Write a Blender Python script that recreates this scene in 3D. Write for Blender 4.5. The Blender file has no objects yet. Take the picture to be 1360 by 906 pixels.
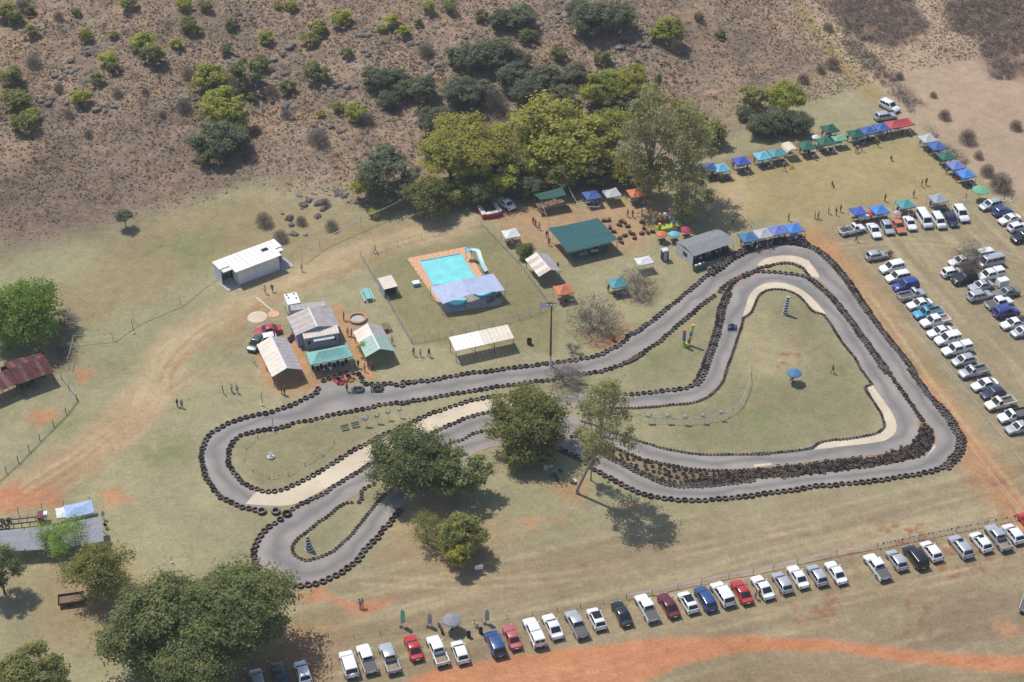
import bpy, bmesh, math, random
import numpy as np
from mathutils import Vector, Matrix
random.seed(7); np.random.seed(7)
SC = bpy.context.scene
COL = SC.collection
# ------------------------------------------------------------------ camera, sky, sun, exposure
CAM_H, CAM_F = 170.0, 2200.0              # metres above the park; focal length in pixels of a 1360 wide frame
PITCH = math.radians(36.5)
CAM_Y = -CAM_H / math.tan(PITCH)
cam_data = bpy.data.cameras.new('camera'); cam = bpy.data.objects.new('camera', cam_data); COL.objects.link(cam)
cam.location = (0, CAM_Y, CAM_H); cam.rotation_euler = (math.pi / 2 - PITCH, 0, 0)
cam_data.sensor_width = 36.0; cam_data.lens = CAM_F / 1360 * 36.0
cam_data.clip_start = 1.0; cam_data.clip_end = 9000.0
SC.camera = cam
SUN_ELEV = math.radians(60); SUN_AZ = math.atan2(0.69, -0.72)      # the sun stands behind the hill, to the left
world = bpy.data.worlds.new('World'); SC.world = world; world.use_nodes = True
wn = world.node_tree.nodes; wl = world.node_tree.links
sky_tex = wn.new('ShaderNodeTexSky'); sky_tex.sky_type = 'NISHITA'; sky_tex.sun_disc = False
sky_tex.sun_elevation = SUN_ELEV; sky_tex.sun_rotation = math.atan2(-0.72, 0.69)
sky_tex.altitude = 1300; sky_tex.dust_density = 2.5; sky_tex.air_density = 1.0
wn['Background'].inputs[1].default_value = 0.15
wl.new(sky_tex.outputs[0], wn['Background'].inputs[0])
sun_data = bpy.data.lights.new('sun', 'SUN'); sun = bpy.data.objects.new('sun', sun_data); COL.objects.link(sun)
sun_data.energy = 4.2; sun_data.angle = math.radians(0.55); sun_data.color = (1.0, 0.955, 0.89)
sd = Vector((math.cos(SUN_AZ) * math.cos(SUN_ELEV), math.sin(SUN_AZ) * math.cos(SUN_ELEV), math.sin(SUN_ELEV)))
sun.rotation_euler = sd.to_track_quat('Z', 'Y').to_euler(); sun.location = sd * 400
SC.view_settings.view_transform = 'Standard'; SC.view_settings.look = 'None'
SC.view_settings.exposure = 0.03; SC.view_settings.gamma = 1.0; SC.view_settings.use_curve_mapping = False
SC.render.engine = 'CYCLES'
SC.cycles.max_bounces = 7; SC.cycles.diffuse_bounces = 4; SC.cycles.transparent_max_bounces = 6

# ------------------------------------------------------------------ survey: picture position -> place on the ground
cp, sp = math.cos(PITCH), math.sin(PITCH)
def ray(px, py):
    u = (px - 680.0) / CAM_F; v = (453.0 - py) / CAM_F
    return u, cp + v * sp, -sp + v * cp
def flat(px, py, z=0.0):
    dx, dy, dz = ray(px, py); t = (z - CAM_H) / dz
    return dx * t, CAM_Y + dy * t
FOOT = [(-60, 345), (0, 335), (180, 300), (330, 255), (480, 282), (600, 262), (850, 243), (930, 203), (1000, 165), (1200, 100), (1400, 60)]
fx = np.array([flat(*p)[0] for p in FOOT]); fy = np.array([flat(*p)[1] for p in FOOT])
def _hash(i, j, seed):
    n = (i * 374761393 + j * 668265263 + seed * 982451653) & 0x7fffffff
    n = ((n ^ (n >> 13)) * 1274126177) & 0x7fffffff
    return ((n ^ (n >> 16)) & 0xffff) / 65535.0
def vnoise(x, y, seed=0):
    x = np.asarray(x, float); y = np.asarray(y, float)
    i = np.floor(x).astype(np.int64); j = np.floor(y).astype(np.int64)
    f = x - i; g = y - j; f = f * f * (3 - 2 * f); g = g * g * (3 - 2 * g)
    a = _hash(i, j, seed); b = _hash(i + 1, j, seed); c = _hash(i, j + 1, seed); d = _hash(i + 1, j + 1, seed)
    return (a * (1 - f) + b * f) * (1 - g) + (c * (1 - f) + d * f) * g
def fbm(x, y, seed=0, octv=4):
    s = 0; a = .5; t = 0
    for o in range(octv):
        s = s + a * vnoise(x * 2 ** o, y * 2 ** o, seed + o * 17); t += a; a *= .5
    return s / t
def foot_d(x, y): return y - np.interp(x, fx, fy)
def gz(x, y):
    """height of the ground: a level park with a stony hill rising behind it"""
    x = np.asarray(x, float); y = np.asarray(y, float)
    d = foot_d(x, y); d = np.clip(d, -400, 230)
    amp = 0.15 * (1 - 0.75 * np.clip((x - 30) / 60, 0, 1))
    soft = 0.5 * (d - 8 + np.sqrt((d - 8) ** 2 + 60)); soft = np.where(d < -10, 0, soft * np.clip((d + 10) / 20, 0, 1))
    m = np.clip(d / 12, 0, 1)
    return amp * soft + m * ((fbm(x * .09, y * .09, 3) - .5) * 2.4 + (fbm(x * .35, y * .35, 5) - .5) * 1.0)
def P(px, py, h=0.0):
    """ground point under something seen at (px, py) at height h above the ground"""
    x, y = flat(px, py, h); z = 0.0
    if foot_d(x, y) < -12: return Vector((x, y, 0.0))
    for _ in range(9):
        zn = float(gz(x, y)); z = z + (zn - z) * .8
        x, y = flat(px, py, z + h)
    return Vector((x, y, float(gz(x, y))))
def pxm(p):
    """picture pixels per metre at a place"""
    d = (p.y - CAM_Y) * cp - (p.z - CAM_H) * sp
    return CAM_F / d
AX = Vector((-.326, .946, 0)).normalized()      # the way the park is laid out: away from the dirt road ...
AY = Vector((.946, .326, 0)).normalized()       # ... and along it

# ------------------------------------------------------------------ materials
def sc(r, g, b, k=.80):
    def l(c):
        c /= 255.0
        return c / 12.92 if c <= .04045 else ((c + .055) / 1.055) ** 2.4
    return (l(r) * k, l(g) * k, l(b) * k)
MATS = {}
def mat(name, rgb, rough=.8, metal=0.0, var=.12, scale=2.0, spec=.3, coat=0.0, bump=0.0, trans=0.0):
    if name in MATS: return MATS[name]
    m = bpy.data.materials.new(name); m.use_nodes = True; MATS[name] = m
    n, l = m.node_tree.nodes, m.node_tree.links; b = n['Principled BSDF']
    b.inputs['Roughness'].default_value = rough; b.inputs['Metallic'].default_value = metal
    b.inputs['Specular IOR Level'].default_value = spec; b.inputs['Coat Weight'].default_value = coat
    b.inputs['Coat Roughness'].default_value = .08
    tc = n.new('ShaderNodeTexCoord'); ns = n.new('ShaderNodeTexNoise')
    ns.inputs['Scale'].default_value = scale; ns.inputs['Detail'].default_value = 5
    l.new(tc.outputs['Object'], ns.inputs['Vector'])
    mx = n.new('ShaderNodeMix'); mx.data_type = 'RGBA'
    mx.inputs[6].default_value = (*[max(0, c * (1 - 2 * var)) for c in rgb], 1)
    mx.inputs[7].default_value = (*[min(1, c * (1 + 2 * var)) for c in rgb], 1)
    l.new(ns.outputs['Fac'], mx.inputs[0]); l.new(mx.outputs[2], b.inputs['Base Color'])
    if bump:
        bp = n.new('ShaderNodeBump'); bp.inputs['Strength'].default_value = bump; bp.inputs['Distance'].default_value = .03
        l.new(ns.outputs['Fac'], bp.inputs['Height']); l.new(bp.outputs[0], b.inputs['Normal'])
    if trans:
        tr = n.new('ShaderNodeBsdfTranslucent'); l.new(mx.outputs[2], tr.inputs['Color'])
        ms = n.new('ShaderNodeMixShader'); ms.inputs[0].default_value = trans
        l.new(b.outputs[0], ms.inputs[1]); l.new(tr.outputs[0], ms.inputs[2]); l.new(ms.outputs[0], n['Material Output'].inputs['Surface'])
    return m
def leaf_mat(name, dark, mid, light, trans=.25):
    m = bpy.data.materials.new(name); m.use_nodes = True; MATS[name] = m
    n, l = m.node_tree.nodes, m.node_tree.links; b = n['Principled BSDF']
    b.inputs['Roughness'].default_value = .65; b.inputs['Specular IOR Level'].default_value = .25
    g = n.new('ShaderNodeNewGeometry'); oi = n.new('ShaderNodeObjectInfo')
    cr = n.new('ShaderNodeValToRGB'); e = cr.color_ramp.elements
    e[0].position = .05; e[0].color = (*dark, 1); e[1].position = .95; e[1].color = (*light, 1)
    k = cr.color_ramp.elements.new(.5); k.color = (*mid, 1)
    ns = n.new('ShaderNodeTexNoise'); ns.inputs['Scale'].default_value = .55; ns.inputs['Detail'].default_value = 3
    l.new(g.outputs['Position'], ns.inputs['Vector'])
    a = n.new('ShaderNodeMath'); a.operation = 'MULTIPLY_ADD'; a.inputs[1].default_value = .45
    l.new(g.outputs['Random Per Island'], a.inputs[0])
    s = n.new('ShaderNodeMath'); s.operation = 'MULTIPLY_ADD'; s.inputs[1].default_value = 1.1; s.inputs[2].default_value = -.28
    l.new(ns.outputs['Fac'], s.inputs[0]); l.new(s.outputs[0], a.inputs[2]); l.new(a.outputs[0], cr.inputs[0])
    hs = n.new('ShaderNodeHueSaturation')
    v = n.new('ShaderNodeMath'); v.operation = 'MULTIPLY_ADD'; v.inputs[1].default_value = .3; v.inputs[2].default_value = .85
    l.new(oi.outputs['Random'], v.inputs[0]); l.new(v.outputs[0], hs.inputs['Value']); l.new(cr.outputs[0], hs.inputs['Color'])
    l.new(hs.outputs[0], b.inputs['Base Color'])
    # light shining through a leaf comes out yellower and stronger than what it reflects
    th = n.new('ShaderNodeMix'); th.data_type = 'RGBA'; th.blend_type = 'MULTIPLY'; th.inputs[0].default_value = 1.0; th.inputs[7].default_value = (1.75, 1.65, 1.1, 1); th.clamp_result = True; l.new(hs.outputs[0], th.inputs[6])
    tr = n.new('ShaderNodeBsdfTranslucent'); l.new(th.outputs[2], tr.inputs['Color'])
    ms = n.new('ShaderNodeMixShader'); ms.inputs[0].default_value = trans
    l.new(b.outputs[0], ms.inputs[1]); l.new(tr.outputs[0], ms.inputs[2]); l.new(ms.outputs[0], n['Material Output'].inputs['Surface'])
    return m

# ------------------------------------------------------------------ mesh and object helpers
class MB:
    def __init__(s): s.v = []; s.f = []; s.m = []
    def quad(s, a, b, c, d, m=0):
        i = len(s.v); s.v += [tuple(a), tuple(b), tuple(c), tuple(d)]; s.f.append((i, i + 1, i + 2, i + 3)); s.m.append(m); return s
    def tri(s, a, b, c, m=0):
        i = len(s.v); s.v += [tuple(a), tuple(b), tuple(c)]; s.f.append((i, i + 1, i + 2)); s.m.append(m); return s
    def hexa(s, p, m=0):
        """eight corners: bottom four then top four, both counter-clockwise"""
        i = len(s.v); s.v += [tuple(q) for q in p]
        for f in ((3, 2, 1, 0), (4, 5, 6, 7), (0, 1, 5, 4), (1, 2, 6, 5), (2, 3, 7, 6), (3, 0, 4, 7)):
            s.f.append(tuple(i + k for k in f)); s.m.append(m)
        return s
    def box(s, c, d, rz=0.0, m=0, top=1.0):
        """centre of the base, full sizes, optional turn and taper"""
        x, y, z = c; a, b, h = d[0] / 2, d[1] / 2, d[2]; co, si = math.cos(rz), math.sin(rz)
        R = lambda u, v, w: (x + u * co - v * si, y + u * si + v * co, z + w)
        s.hexa([R(-a, -b, 0), R(a, -b, 0), R(a, b, 0), R(-a, b, 0), R(-a * top, -b * top, h), R(a * top, -b * top, h), R(a * top, b * top, h), R(-a * top, b * top, h)], m)
        return s
    def tube(s, pts, rad, n=6, m=0, cap=True):
        pts = [Vector(p) for p in pts]
        if not hasattr(rad, '__len__'): rad = [rad] * len(pts)
        i0 = len(s.v); side = None
        for k, p in enumerate(pts):
            t = (pts[min(k + 1, len(pts) - 1)] - pts[max(k - 1, 0)])
            if t.length < 1e-9: t = Vector((0, 0, 1))
            t.normalize()
            ref = Vector((0, 0, 1)) if abs(t.z) < .9 else Vector((1, 0, 0))
            u = t.cross(ref).normalized(); w = t.cross(u)
            for q in range(n):
                a = 2 * math.pi * q / n; s.v.append(tuple(p + (u * math.cos(a) + w * math.sin(a)) * rad[k]))
        for k in range(len(pts) - 1):
            for q in range(n):
                a = i0 + k * n + q; b = i0 + k * n + (q + 1) % n
                s.f.append((a, b, b + n, a + n)); s.m.append(m)
        if cap:
            s.f.append(tuple(i0 + q for q in range(n))[::-1]); s.m.append(m)
            e = i0 + (len(pts) - 1) * n; s.f.append(tuple(e + q for q in range(n))); s.m.append(m)
        return s
    def lathe(s, prof, n=16, c=(0, 0, 0), m=0, mats=None, closed=False):
        i0 = len(s.v); k = len(prof)
        for q in range(n):
            a = 2 * math.pi * q / n; co, si = math.cos(a), math.sin(a)
            for r, z in prof: s.v.append((c[0] + r * co, c[1] + r * si, c[2] + z))
        for q in range(n):
            for j in range(k if closed else k - 1):
                a = i0 + q * k + j; b = i0 + q * k + (j + 1) % k
                d = i0 + ((q + 1) % n) * k + j; e = i0 + ((q + 1) % n) * k + (j + 1) % k
                s.f.append((a, d, e, b)); s.m.append(mats[j] if mats else m)
        return s
    def grid(s, rows, m=0):
        i0 = len(s.v); w = len(rows[0])
        for r in rows: s.v += [tuple(p) for p in r]
        for j in range(len(rows) - 1):
            for i in range(w - 1):
                a = i0 + j * w + i; s.f.append((a, a + 1, a + w + 1, a + w)); s.m.append(m)
        return s
    def mesh(s, name, smooth=None):
        me = bpy.data.meshes.new(name); me.from_pydata(s.v, [], s.f); me.update()
        if s.m and max(s.m) > 0: me.polygons.foreach_set('material_index', s.m)
        if smooth is not None:
            me.shade_smooth(); me.set_sharp_from_angle(angle=math.radians(smooth))
        return me
def raw_mesh(name, V, Fc, smooth=False):
    """numpy verts (n,3) and equal sized faces (m,k)"""
    me = bpy.data.meshes.new(name); n, k = Fc.shape
    me.vertices.add(len(V)); me.vertices.foreach_set('co', np.ascontiguousarray(V, np.float32).ravel())
    me.loops.add(n * k); me.loops.foreach_set('vertex_index', np.ascontiguousarray(Fc, np.int32).ravel())
    me.polygons.add(n); me.polygons.foreach_set('loop_start', np.arange(0, n * k, k, dtype=np.int32))
    me.polygons.foreach_set('use_smooth', np.full(n, smooth, bool))
    me.update(calc_edges=True); return me
def obj(name, me, mats=(), parent=None, loc=(0, 0, 0), rz=0.0, scale=None):
    """one mesh object; its materials sit on the object so that alike meshes can be shared"""
    if isinstance(me, MB): me = me.mesh(name)
    if not isinstance(mats, (list, tuple)): mats = [mats]
    while len(me.materials) < len(mats): me.materials.append(None)
    o = bpy.data.objects.new(name, me); COL.objects.link(o)
    for i, mm in enumerate(mats):
        if me.materials[i] is None and me.users <= 1: me.materials[i] = mm
        if me.materials[i] != mm:
            o.material_slots[i].link = 'OBJECT'; o.material_slots[i].material = mm
    o.location = loc; o.rotation_euler = (0, 0, rz)
    if scale is not None: o.scale = scale if hasattr(scale, '__len__') else (scale,) * 3
    if parent: o.parent = parent
    return o
def tag(o, label=None, cat=None, group=None, kind=None):
    if label: o['label'] = label
    if cat: o['category'] = cat
    if group: o['group'] = group
    if kind: o['kind'] = kind
    return o
def thing(name, label, cat, loc=(0, 0, 0), rz=0.0, group=None, scale=None):
    o = bpy.data.objects.new(name, None); COL.objects.link(o); o.empty_display_size = .3
    o.location = loc; o.rotation_euler = (0, 0, rz)
    if scale is not None: o.scale = scale if hasattr(scale, '__len__') else (scale,) * 3
    return tag(o, label, cat, group)
def heading(v): return math.atan2(v[1], v[0])
def catmull(pts, n=8, closed=False):
    pts = [np.array(p, float) for p in pts]; out = []; L = len(pts)
    for i in range(L if closed else L - 1):
        p0 = pts[(i - 1) % L] if closed or i > 0 else pts[0]; p1 = pts[i]
        p2 = pts[(i + 1) % L]; p3 = pts[(i + 2) % L] if closed or i + 2 < L else pts[-1]
        for k in range(n):
            t = k / n
            out.append(.5 * ((2 * p1) + (p2 - p0) * t + (2 * p0 - 5 * p1 + 4 * p2 - p3) * t * t + (3 * p1 - p0 - 3 * p2 + p3) * t ** 3))
    if not closed: out.append(pts[-1])
    return out
# enlarged views the positions were read from: (left, top, enlargement)
def view(ox, oy, s): return lambda *pts: [(ox + x / s, oy + y / s) for x, y in pts]
R1 = view(250, 470, 4.53); R2 = view(320, 600, 4.53); R3 = view(520, 440, 4.53); R4 = view(700, 540, 4.53)
R5 = view(780, 300, 4.53); R6 = view(780, 420, 4.53); R7 = view(1000, 300, 4.53); R8 = view(1000, 480, 4.53); R9 = view(680, 380, 7.55)
# ------------------------------------------------------------------ the ground: one sheet, finest where the camera looks
def axis(lo, hi, step, far):
    a = list(np.arange(lo, hi + 1e-6, step)); s = step; x = hi
    while x < far: s *= 1.35; x += s; a.append(x)
    s = step; x = lo
    while x > -far: s *= 1.35; x -= s; a.insert(0, x)
    return np.array(a)
gxs = axis(-130, 130, .4, 3500); gys = axis(-82, 148, .4, 3500)
GX, GY = np.meshgrid(gxs, gys); gxf, gyf = GX.ravel(), GY.ravel(); GZ = gz(gxf, gyf)
NV = len(gxf); tint = np.zeros((NV, 3)); coarse = np.zeros(NV)
wob = (fbm(gxf * .25, gyf * .25, 31) - .5); wob2 = (fbm(gxf * .9, gyf * .9, 41) - .5) + .8 * (vnoise(gxf * 1.9, gyf * 1.9, 43) - .5); big = fbm(gxf * .03, gyf * .03, 51)
def seg_dist(pts, cull):
    d = np.full(NV, 1e9); p = np.array([(q[0], q[1]) for q in pts])
    sel = np.where((gxf > p[:, 0].min() - cull) & (gxf < p[:, 0].max() + cull) & (gyf > p[:, 1].min() - cull) & (gyf < p[:, 1].max() + cull))[0]
    X, Y = gxf[sel], gyf[sel]; dd = np.full(len(sel), 1e9)
    for a, b in zip(p[:-1], p[1:]):
        ab = b - a; L = (ab ** 2).sum() + 1e-9
        t = np.clip(((X - a[0]) * ab[0] + (Y - a[1]) * ab[1]) / L, 0, 1)
        dd = np.minimum(dd, np.hypot(X - a[0] - ab[0] * t, Y - a[1] - ab[1] * t))
    d[sel] = dd; return d
def inside(pts):
    r = np.zeros(NV, bool); n = len(pts)
    for i in range(n):
        x1, y1 = pts[i][0], pts[i][1]; x2, y2 = pts[(i + 1) % n][0], pts[(i + 1) % n][1]
        if y1 == y2: continue
        c = ((y1 > gyf) != (y2 > gyf)) & (gxf < (x2 - x1) * (gyf - y1) / (y2 - y1) + x1); r ^= c
    return r
def G(pts): return [P(*q) for q in pts]
def lay(mask, rgb):
    global tint
    mask = np.clip(mask, 0, 1)[:, None]; tint = tint * (1 - mask) + np.array(rgb)[None] * mask
def line_mask(px, w, soft=1.0, rough=1.0):
    d = seg_dist(G(px), w + soft + 6) + wob * 2.2 * rough + wob2 * 1.0 * rough
    return np.clip((w - d) / soft + .5, 0, 1)
def poly_mask(px, soft=1.5, rough=1.0):
    g = G(px); ins = inside(g); d = seg_dist(g + [g[0]], 14); d = np.where(ins, d, -d) + wob * 4 * rough + wob2 * 1.6 * rough
    return np.clip(d / soft + .5, 0, 1)
GRASS = sc(170, 160, 124, .72); OLIVE = sc(153, 147, 111, .72); STRAW = sc(196, 179, 139, .73); GREEN = sc(128, 138, 88, .73)
HILL = sc(157, 136, 115, .75); HILLD = sc(138, 119, 103, .75); PALE = sc(182, 158, 132, .74); RED = sc(200, 139, 100, .74); TAN = sc(196, 171, 133, .74)
BROWN = sc(152, 130, 102, .73); DRY = sc(160, 143, 114, .73)
tint[:] = GRASS
lay(np.clip((big - .42) * 5, 0, 1) * .5, OLIVE)
# long mowing and wheel streaks that run with the rows of cars
su = gxf * AY.x + gyf * AY.y; sv = gxf * AX.x + gyf * AX.y
streak = fbm(su * .03, sv * .75, 61); low = poly_mask([(330, 800), (640, 690), (700, 720), (930, 690), (1300, 610), (1400, 560), (1420, 1000), (300, 1000)], 12)
lay(low * .85, DRY); lay(low * np.clip((streak - .5) * 5, 0, 1) * .55, BROWN); lay(low * np.clip((.45 - streak) * 5, 0, 1) * .5, STRAW)
rightp = poly_mask([(1060, 300), (1290, 215), (1400, 260), (1420, 640), (1280, 560)], 8)
lay(rightp * .75, DRY); st2 = fbm(su * .6, sv * .035, 67); lay(rightp * np.clip((st2 - .52) * 6, 0, 1) * .45, STRAW)
lay(poly_mask([(930, 230), (1130, 190), (1215, 190), (1300, 250), (1090, 300), (960, 290)], 6) * .8, sc(174, 156, 110, .74))
# the hill and the rough field beyond the tents
dft = foot_d(gxf, gyf) + wob * 9 - 4; hillm = np.clip(dft / (6 + 14 * np.clip((gxf + 60) / 40, 0, 1)) + .4, 0, 1)
rightf = np.clip((gxf - 38 + wob * 14) / 14, 0, 1) * hillm
lay(hillm, HILL); lay(hillm * np.clip((fbm(gxf * .11, gyf * .11, 71) - .48) * 5, 0, 1) * .8, HILLD)
lay(hillm * np.clip((fbm(gxf * .2, gyf * .2, 77) - .54) * 6, 0, 1) * .6, sc(172, 143, 114, .74))
lay(poly_mask([(1040, -20), (1090, 60), (1150, 135), (1215, 160), (1300, 235), (1380, 290), (1440, 300), (1440, -60), (1040, -60)], 6) * .92, PALE)
lay(np.maximum(poly_mask([(1095, 0), (1200, -10), (1235, 45), (1180, 62), (1140, 52)], 4), poly_mask([(1255, 0), (1370, -10), (1370, 105), (1318, 105), (1298, 52), (1262, 40)], 4)) * .8, sc(140, 115, 98, .74))
lay(poly_mask([(0, 235), (120, 245), (180, 290), (60, 335), (0, 340)], 5) * .45, sc(120, 100, 84, .74))
lay(poly_mask([(185, 300), (330, 258), (480, 288), (590, 300), (420, 350), (290, 350), (240, 380), (120, 430), (60, 400)], 5) * .75, sc(158, 140, 104, .74))
lay(poly_mask([(225, 320), (290, 300), (300, 350), (262, 372)], 4) * .5, GREEN)
lay(poly_mask([(90, 155), (250, 150), (335, 235), (180, 292), (60, 332), (-20, 335), (-20, 250)], 9) * .45, sc(128, 110, 98, .75))
lay(line_mask([(60, 75), (90, 130), (140, 200), (215, 255), (300, 235)], .5, 1.2, .6) * .4, sc(168, 145, 122, .74)); lay(line_mask([(420, 200), (520, 110), (640, 60), (760, 30)], .6, 1.5, .8) * .35, sc(168, 142, 118, .74))
coarse = np.clip(np.maximum(hillm, 0), 0, 1) * .95 + .05
lay(poly_mask([(215, 10), (240, -5), (250, 8), (222, 16)], 1) * .5, sc(190, 140, 120, .74))
# lawns
lay(poly_mask([(480, 342), (640, 298), (742, 405), (735, 470), (550, 456)], 1.5, .4) * .75, sc(144, 135, 96, .74))
for pg in ([(855, 555), (935, 540), (975, 490), (1000, 420), (1040, 395), (1075, 405), (1160, 540), (1165, 570), (1080, 585), (930, 598)],
           [(830, 495), (915, 435), (945, 405), (940, 470), (915, 508), (850, 515)], [(312, 590), (380, 568), (500, 545), (520, 560), (480, 590), (380, 645), (340, 640)],
           [(400, 720), (440, 690), (490, 665), (450, 715), (410, 742)]):
    lay(poly_mask(pg, 3, .5) * .65, sc(145, 137, 104, .71))
lay(poly_mask([(960, 440), (1010, 410), (1090, 480), (1060, 500), (1000, 500)], 6) * .45, STRAW)
for c, s in (((150, 487), 22), ((415, 817), 22), ((215, 600), 40), ((90, 560), 26), ((300, 440), 22), ((1165, 395), 10), ((1240, 500), 8), ((330, 500), 20), ((230, 330), 16), ((870, 470), 24), ((1010, 550), 30)):
    x, y = c; lay(poly_mask([(x - s * 1.3, y), (x, y - s * .5), (x + s * 1.3, y), (x, y + s * .5)], 3, 1.6) * .5, GREEN)
# bare earth
TR = [(-60, 690), (0, 662), (60, 640), (120, 598), (180, 548), (205, 510), (225, 470), (275, 428), (335, 396), (400, 370), (470, 340), (540, 315), (610, 300)]
m_path = line_mask(TR, 3.6, 3.5, .9)
lay(m_path * .75, TAN); lay(line_mask(TR[:5], 3.2, 4, 1.2) * .75, sc(178, 146, 110, .75)); lay(line_mask([(230, 485), (300, 440), (345, 405), (420, 372), (520, 335)], 1.1, 1.5) * .55, sc(172, 136, 102, .75))
lay(line_mask([(130, 592), (180, 570), (215, 520), (300, 500), (400, 510)], 2.2, 4) * .35, TAN)
lay(poly_mask([(-30, 660), (30, 645), (80, 652), (75, 672), (-30, 690)], 2, 1.3) * .9, RED)
for pg in ([(95, 495), (120, 486), (128, 495), (105, 512)], [(130, 655), (150, 652), (170, 664), (150, 672)], [(378, 790), (420, 783), (450, 790), (445, 802), (395, 806)], [(455, 800), (490, 795), (530, 800), (480, 812)],
           [(45, 552), (70, 540), (75, 552), (52, 560)], [(1085, 310), (1110, 330), (1120, 350), (1075, 335)], [(810, 672), (850, 665), (850, 678)], [(700, 680), (740, 690), (700, 700)]):
    lay(poly_mask(pg, 1.6, 1.1) * .8, RED)
lay(poly_mask([(640, 292), (690, 268), (770, 274), (860, 262), (885, 300), (850, 335), (800, 330), (745, 345), (720, 330), (690, 330), (665, 305)], 3) * .85, sc(186, 152, 117, .74))
lay(poly_mask([(950, 240), (985, 240), (1000, 290), (955, 300)], 5) * .6, TAN); lay(line_mask([(935, 228), (1000, 208), (1060, 196)], 1.6, 2) * .7, sc(160, 112, 86, .76))
RT = [(1075, 312), (1105, 340), (1140, 385), (1175, 440), (1215, 500), (1260, 560), (1310, 622), (1365, 690), (1410, 750)]
lay(line_mask(RT, 3.6, 3.5) * .62, sc(184, 140, 98, .76)); lay(line_mask([(1225, 500), (1260, 548), (1310, 615), (1365, 685)], 1.3, 2) * .6, RED)
lay(line_mask([(1150, 415), (1210, 505), (1260, 575)], .8, 1.2) * .4, RED); lay(line_mask([(1120, 375), (1160, 440), (1230, 540)], .5, 1.0, .5) * .35, GREEN)
lay(line_mask([(1052, -10), (1085, 45), (1110, 72), (1150, 115), (1175, 140)], 1.5, 2.5) * .8, sc(164, 146, 92, .74))
lay(line_mask([(1100, 40), (1130, 68), (1165, 100)], 3.0, 3) * .4, STRAW)
for pg in ([(1160, 700), (1230, 695), (1250, 720), (1180, 740)], [(1080, 735), (1140, 730), (1150, 760)], [(1040, 800), (1110, 795), (1110, 830), (1040, 830)], [(1180, 790), (1280, 780), (1290, 830), (1200, 845)], [(1020, 470), (1090, 455), (1085, 480), (1030, 485)],
           [(1290, 640), (1330, 630), (1340, 680)], [(1230, 720), (1360, 740), (1340, 760), (1220, 750)]):
    lay(poly_mask(pg, 4, 1.5) * np.clip((fbm(gxf * .8, gyf * .8, 91) - .53) * 12, 0, 1) * .75, sc(156, 104, 76, .75))
lay(poly_mask([(500, 700), (560, 640), (660, 700), (640, 780), (520, 740)], 6) * .5, sc(176, 146, 110, .76)); lay(poly_mask([(730, 640), (780, 630), (775, 665), (745, 660)], 3) * .6, sc(186, 130, 92, .76))
lay(poly_mask([(60, 740), (180, 760), (190, 850), (40, 860)], 8) * .55, sc(160, 130, 96, .76)); lay(poly_mask([(360, 835), (440, 830), (430, 906), (340, 906)], 6) * .6, sc(168, 118, 84, .76))
lay(poly_mask([(775, 440), (840, 430), (830, 455), (790, 460)], 3) * .6, sc(178, 130, 96, .76)); lay(poly_mask([(820, 385), (860, 375), (880, 400), (830, 408)], 3) * .5, TAN)
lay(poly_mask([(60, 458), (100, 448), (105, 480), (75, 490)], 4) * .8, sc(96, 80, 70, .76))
def ruts(px, gap=1.6, w=.35, k=.5, c=TAN):
    g = catmull([np.array(flat(*q)) for q in px], 6)
    for sgn in (-1, 1):
        o = []
        for i in range(len(g)):
            d = g[min(i + 1, len(g) - 1)] - g[max(i - 1, 0)]; d = d / (np.hypot(*d) + 1e-9); o.append(g[i] + sgn * gap / 2 * np.array([-d[1], d[0]]))
        dd = seg_dist(o, 4) + wob2 * .5; lay(np.clip((w - dd) / .5 + .5, 0, 1) * np.clip((fbm(gxf * .12, gyf * .12, 113) - .25) * 3, 0, 1) * k, c)
for q, k, c in (([(30, 650), (110, 600), (170, 552), (205, 510), (215, 470), (260, 435)], .6, STRAW), ([(0, 680), (80, 640), (150, 585), (230, 520), (300, 470), (350, 410)], .5, sc(168, 136, 102, .75)), ([(60, 668), (140, 615), (215, 545), (225, 490), (290, 425), (370, 385), (480, 340), (600, 303)], .6, sc(174, 142, 108, .75)),
                ([(250, 450), (330, 402), (420, 362), (520, 328), (610, 303)], .6, STRAW), ([(1115, 345), (1170, 420), (1240, 520), (1320, 625), (1380, 700)], .6, STRAW), ([(1100, 335), (1160, 425), (1230, 528), (1310, 632), (1380, 715)], .5, RED), ([(500, 790), (650, 760), (800, 735), (1000, 715), (1200, 680), (1350, 640)], .35, BROWN), ([(480, 770), (600, 775), (760, 765), (900, 735), (1100, 690)], .35, STRAW),
                ([(1000, 820), (1100, 800), (1200, 780), (1360, 745)], .4, TAN), ([(900, 835), (1050, 830), (1180, 800), (1290, 790), (1360, 775)], .4, BROWN), ([(1180, 330), (1250, 420), (1300, 490), (1370, 570)], .45, STRAW), ([(1200, 320), (1280, 430), (1370, 540)], .4, BROWN), ([(1090, 330), (1200, 320), (1300, 330), (1370, 350)], .35, STRAW), ([(700, 720), (780, 745), (770, 775), (700, 790), (640, 770)], .35, BROWN), ([(1220, 860), (1240, 815), (1290, 790), (1360, 800)], .4, BROWN)):
    ruts(q, 1.7, .30, min(1, k * 1.35), c)
lay(poly_mask([(1220, 805), (1290, 785), (1380, 790), (1380, 852), (1250, 858)], 5) * .6, sc(138, 118, 97, .74)); lay(poly_mask([(880, 920), (960, 885), (1030, 874), (1180, 890), (1380, 902), (1380, 960), (880, 960)], 4) * .65, sc(148, 128, 98, .74)); lay(poly_mask([(1325, 832), (1340, 826), (1352, 836), (1336, 842)], 1.2) * .7, sc(186, 142, 106, .75))
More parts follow.
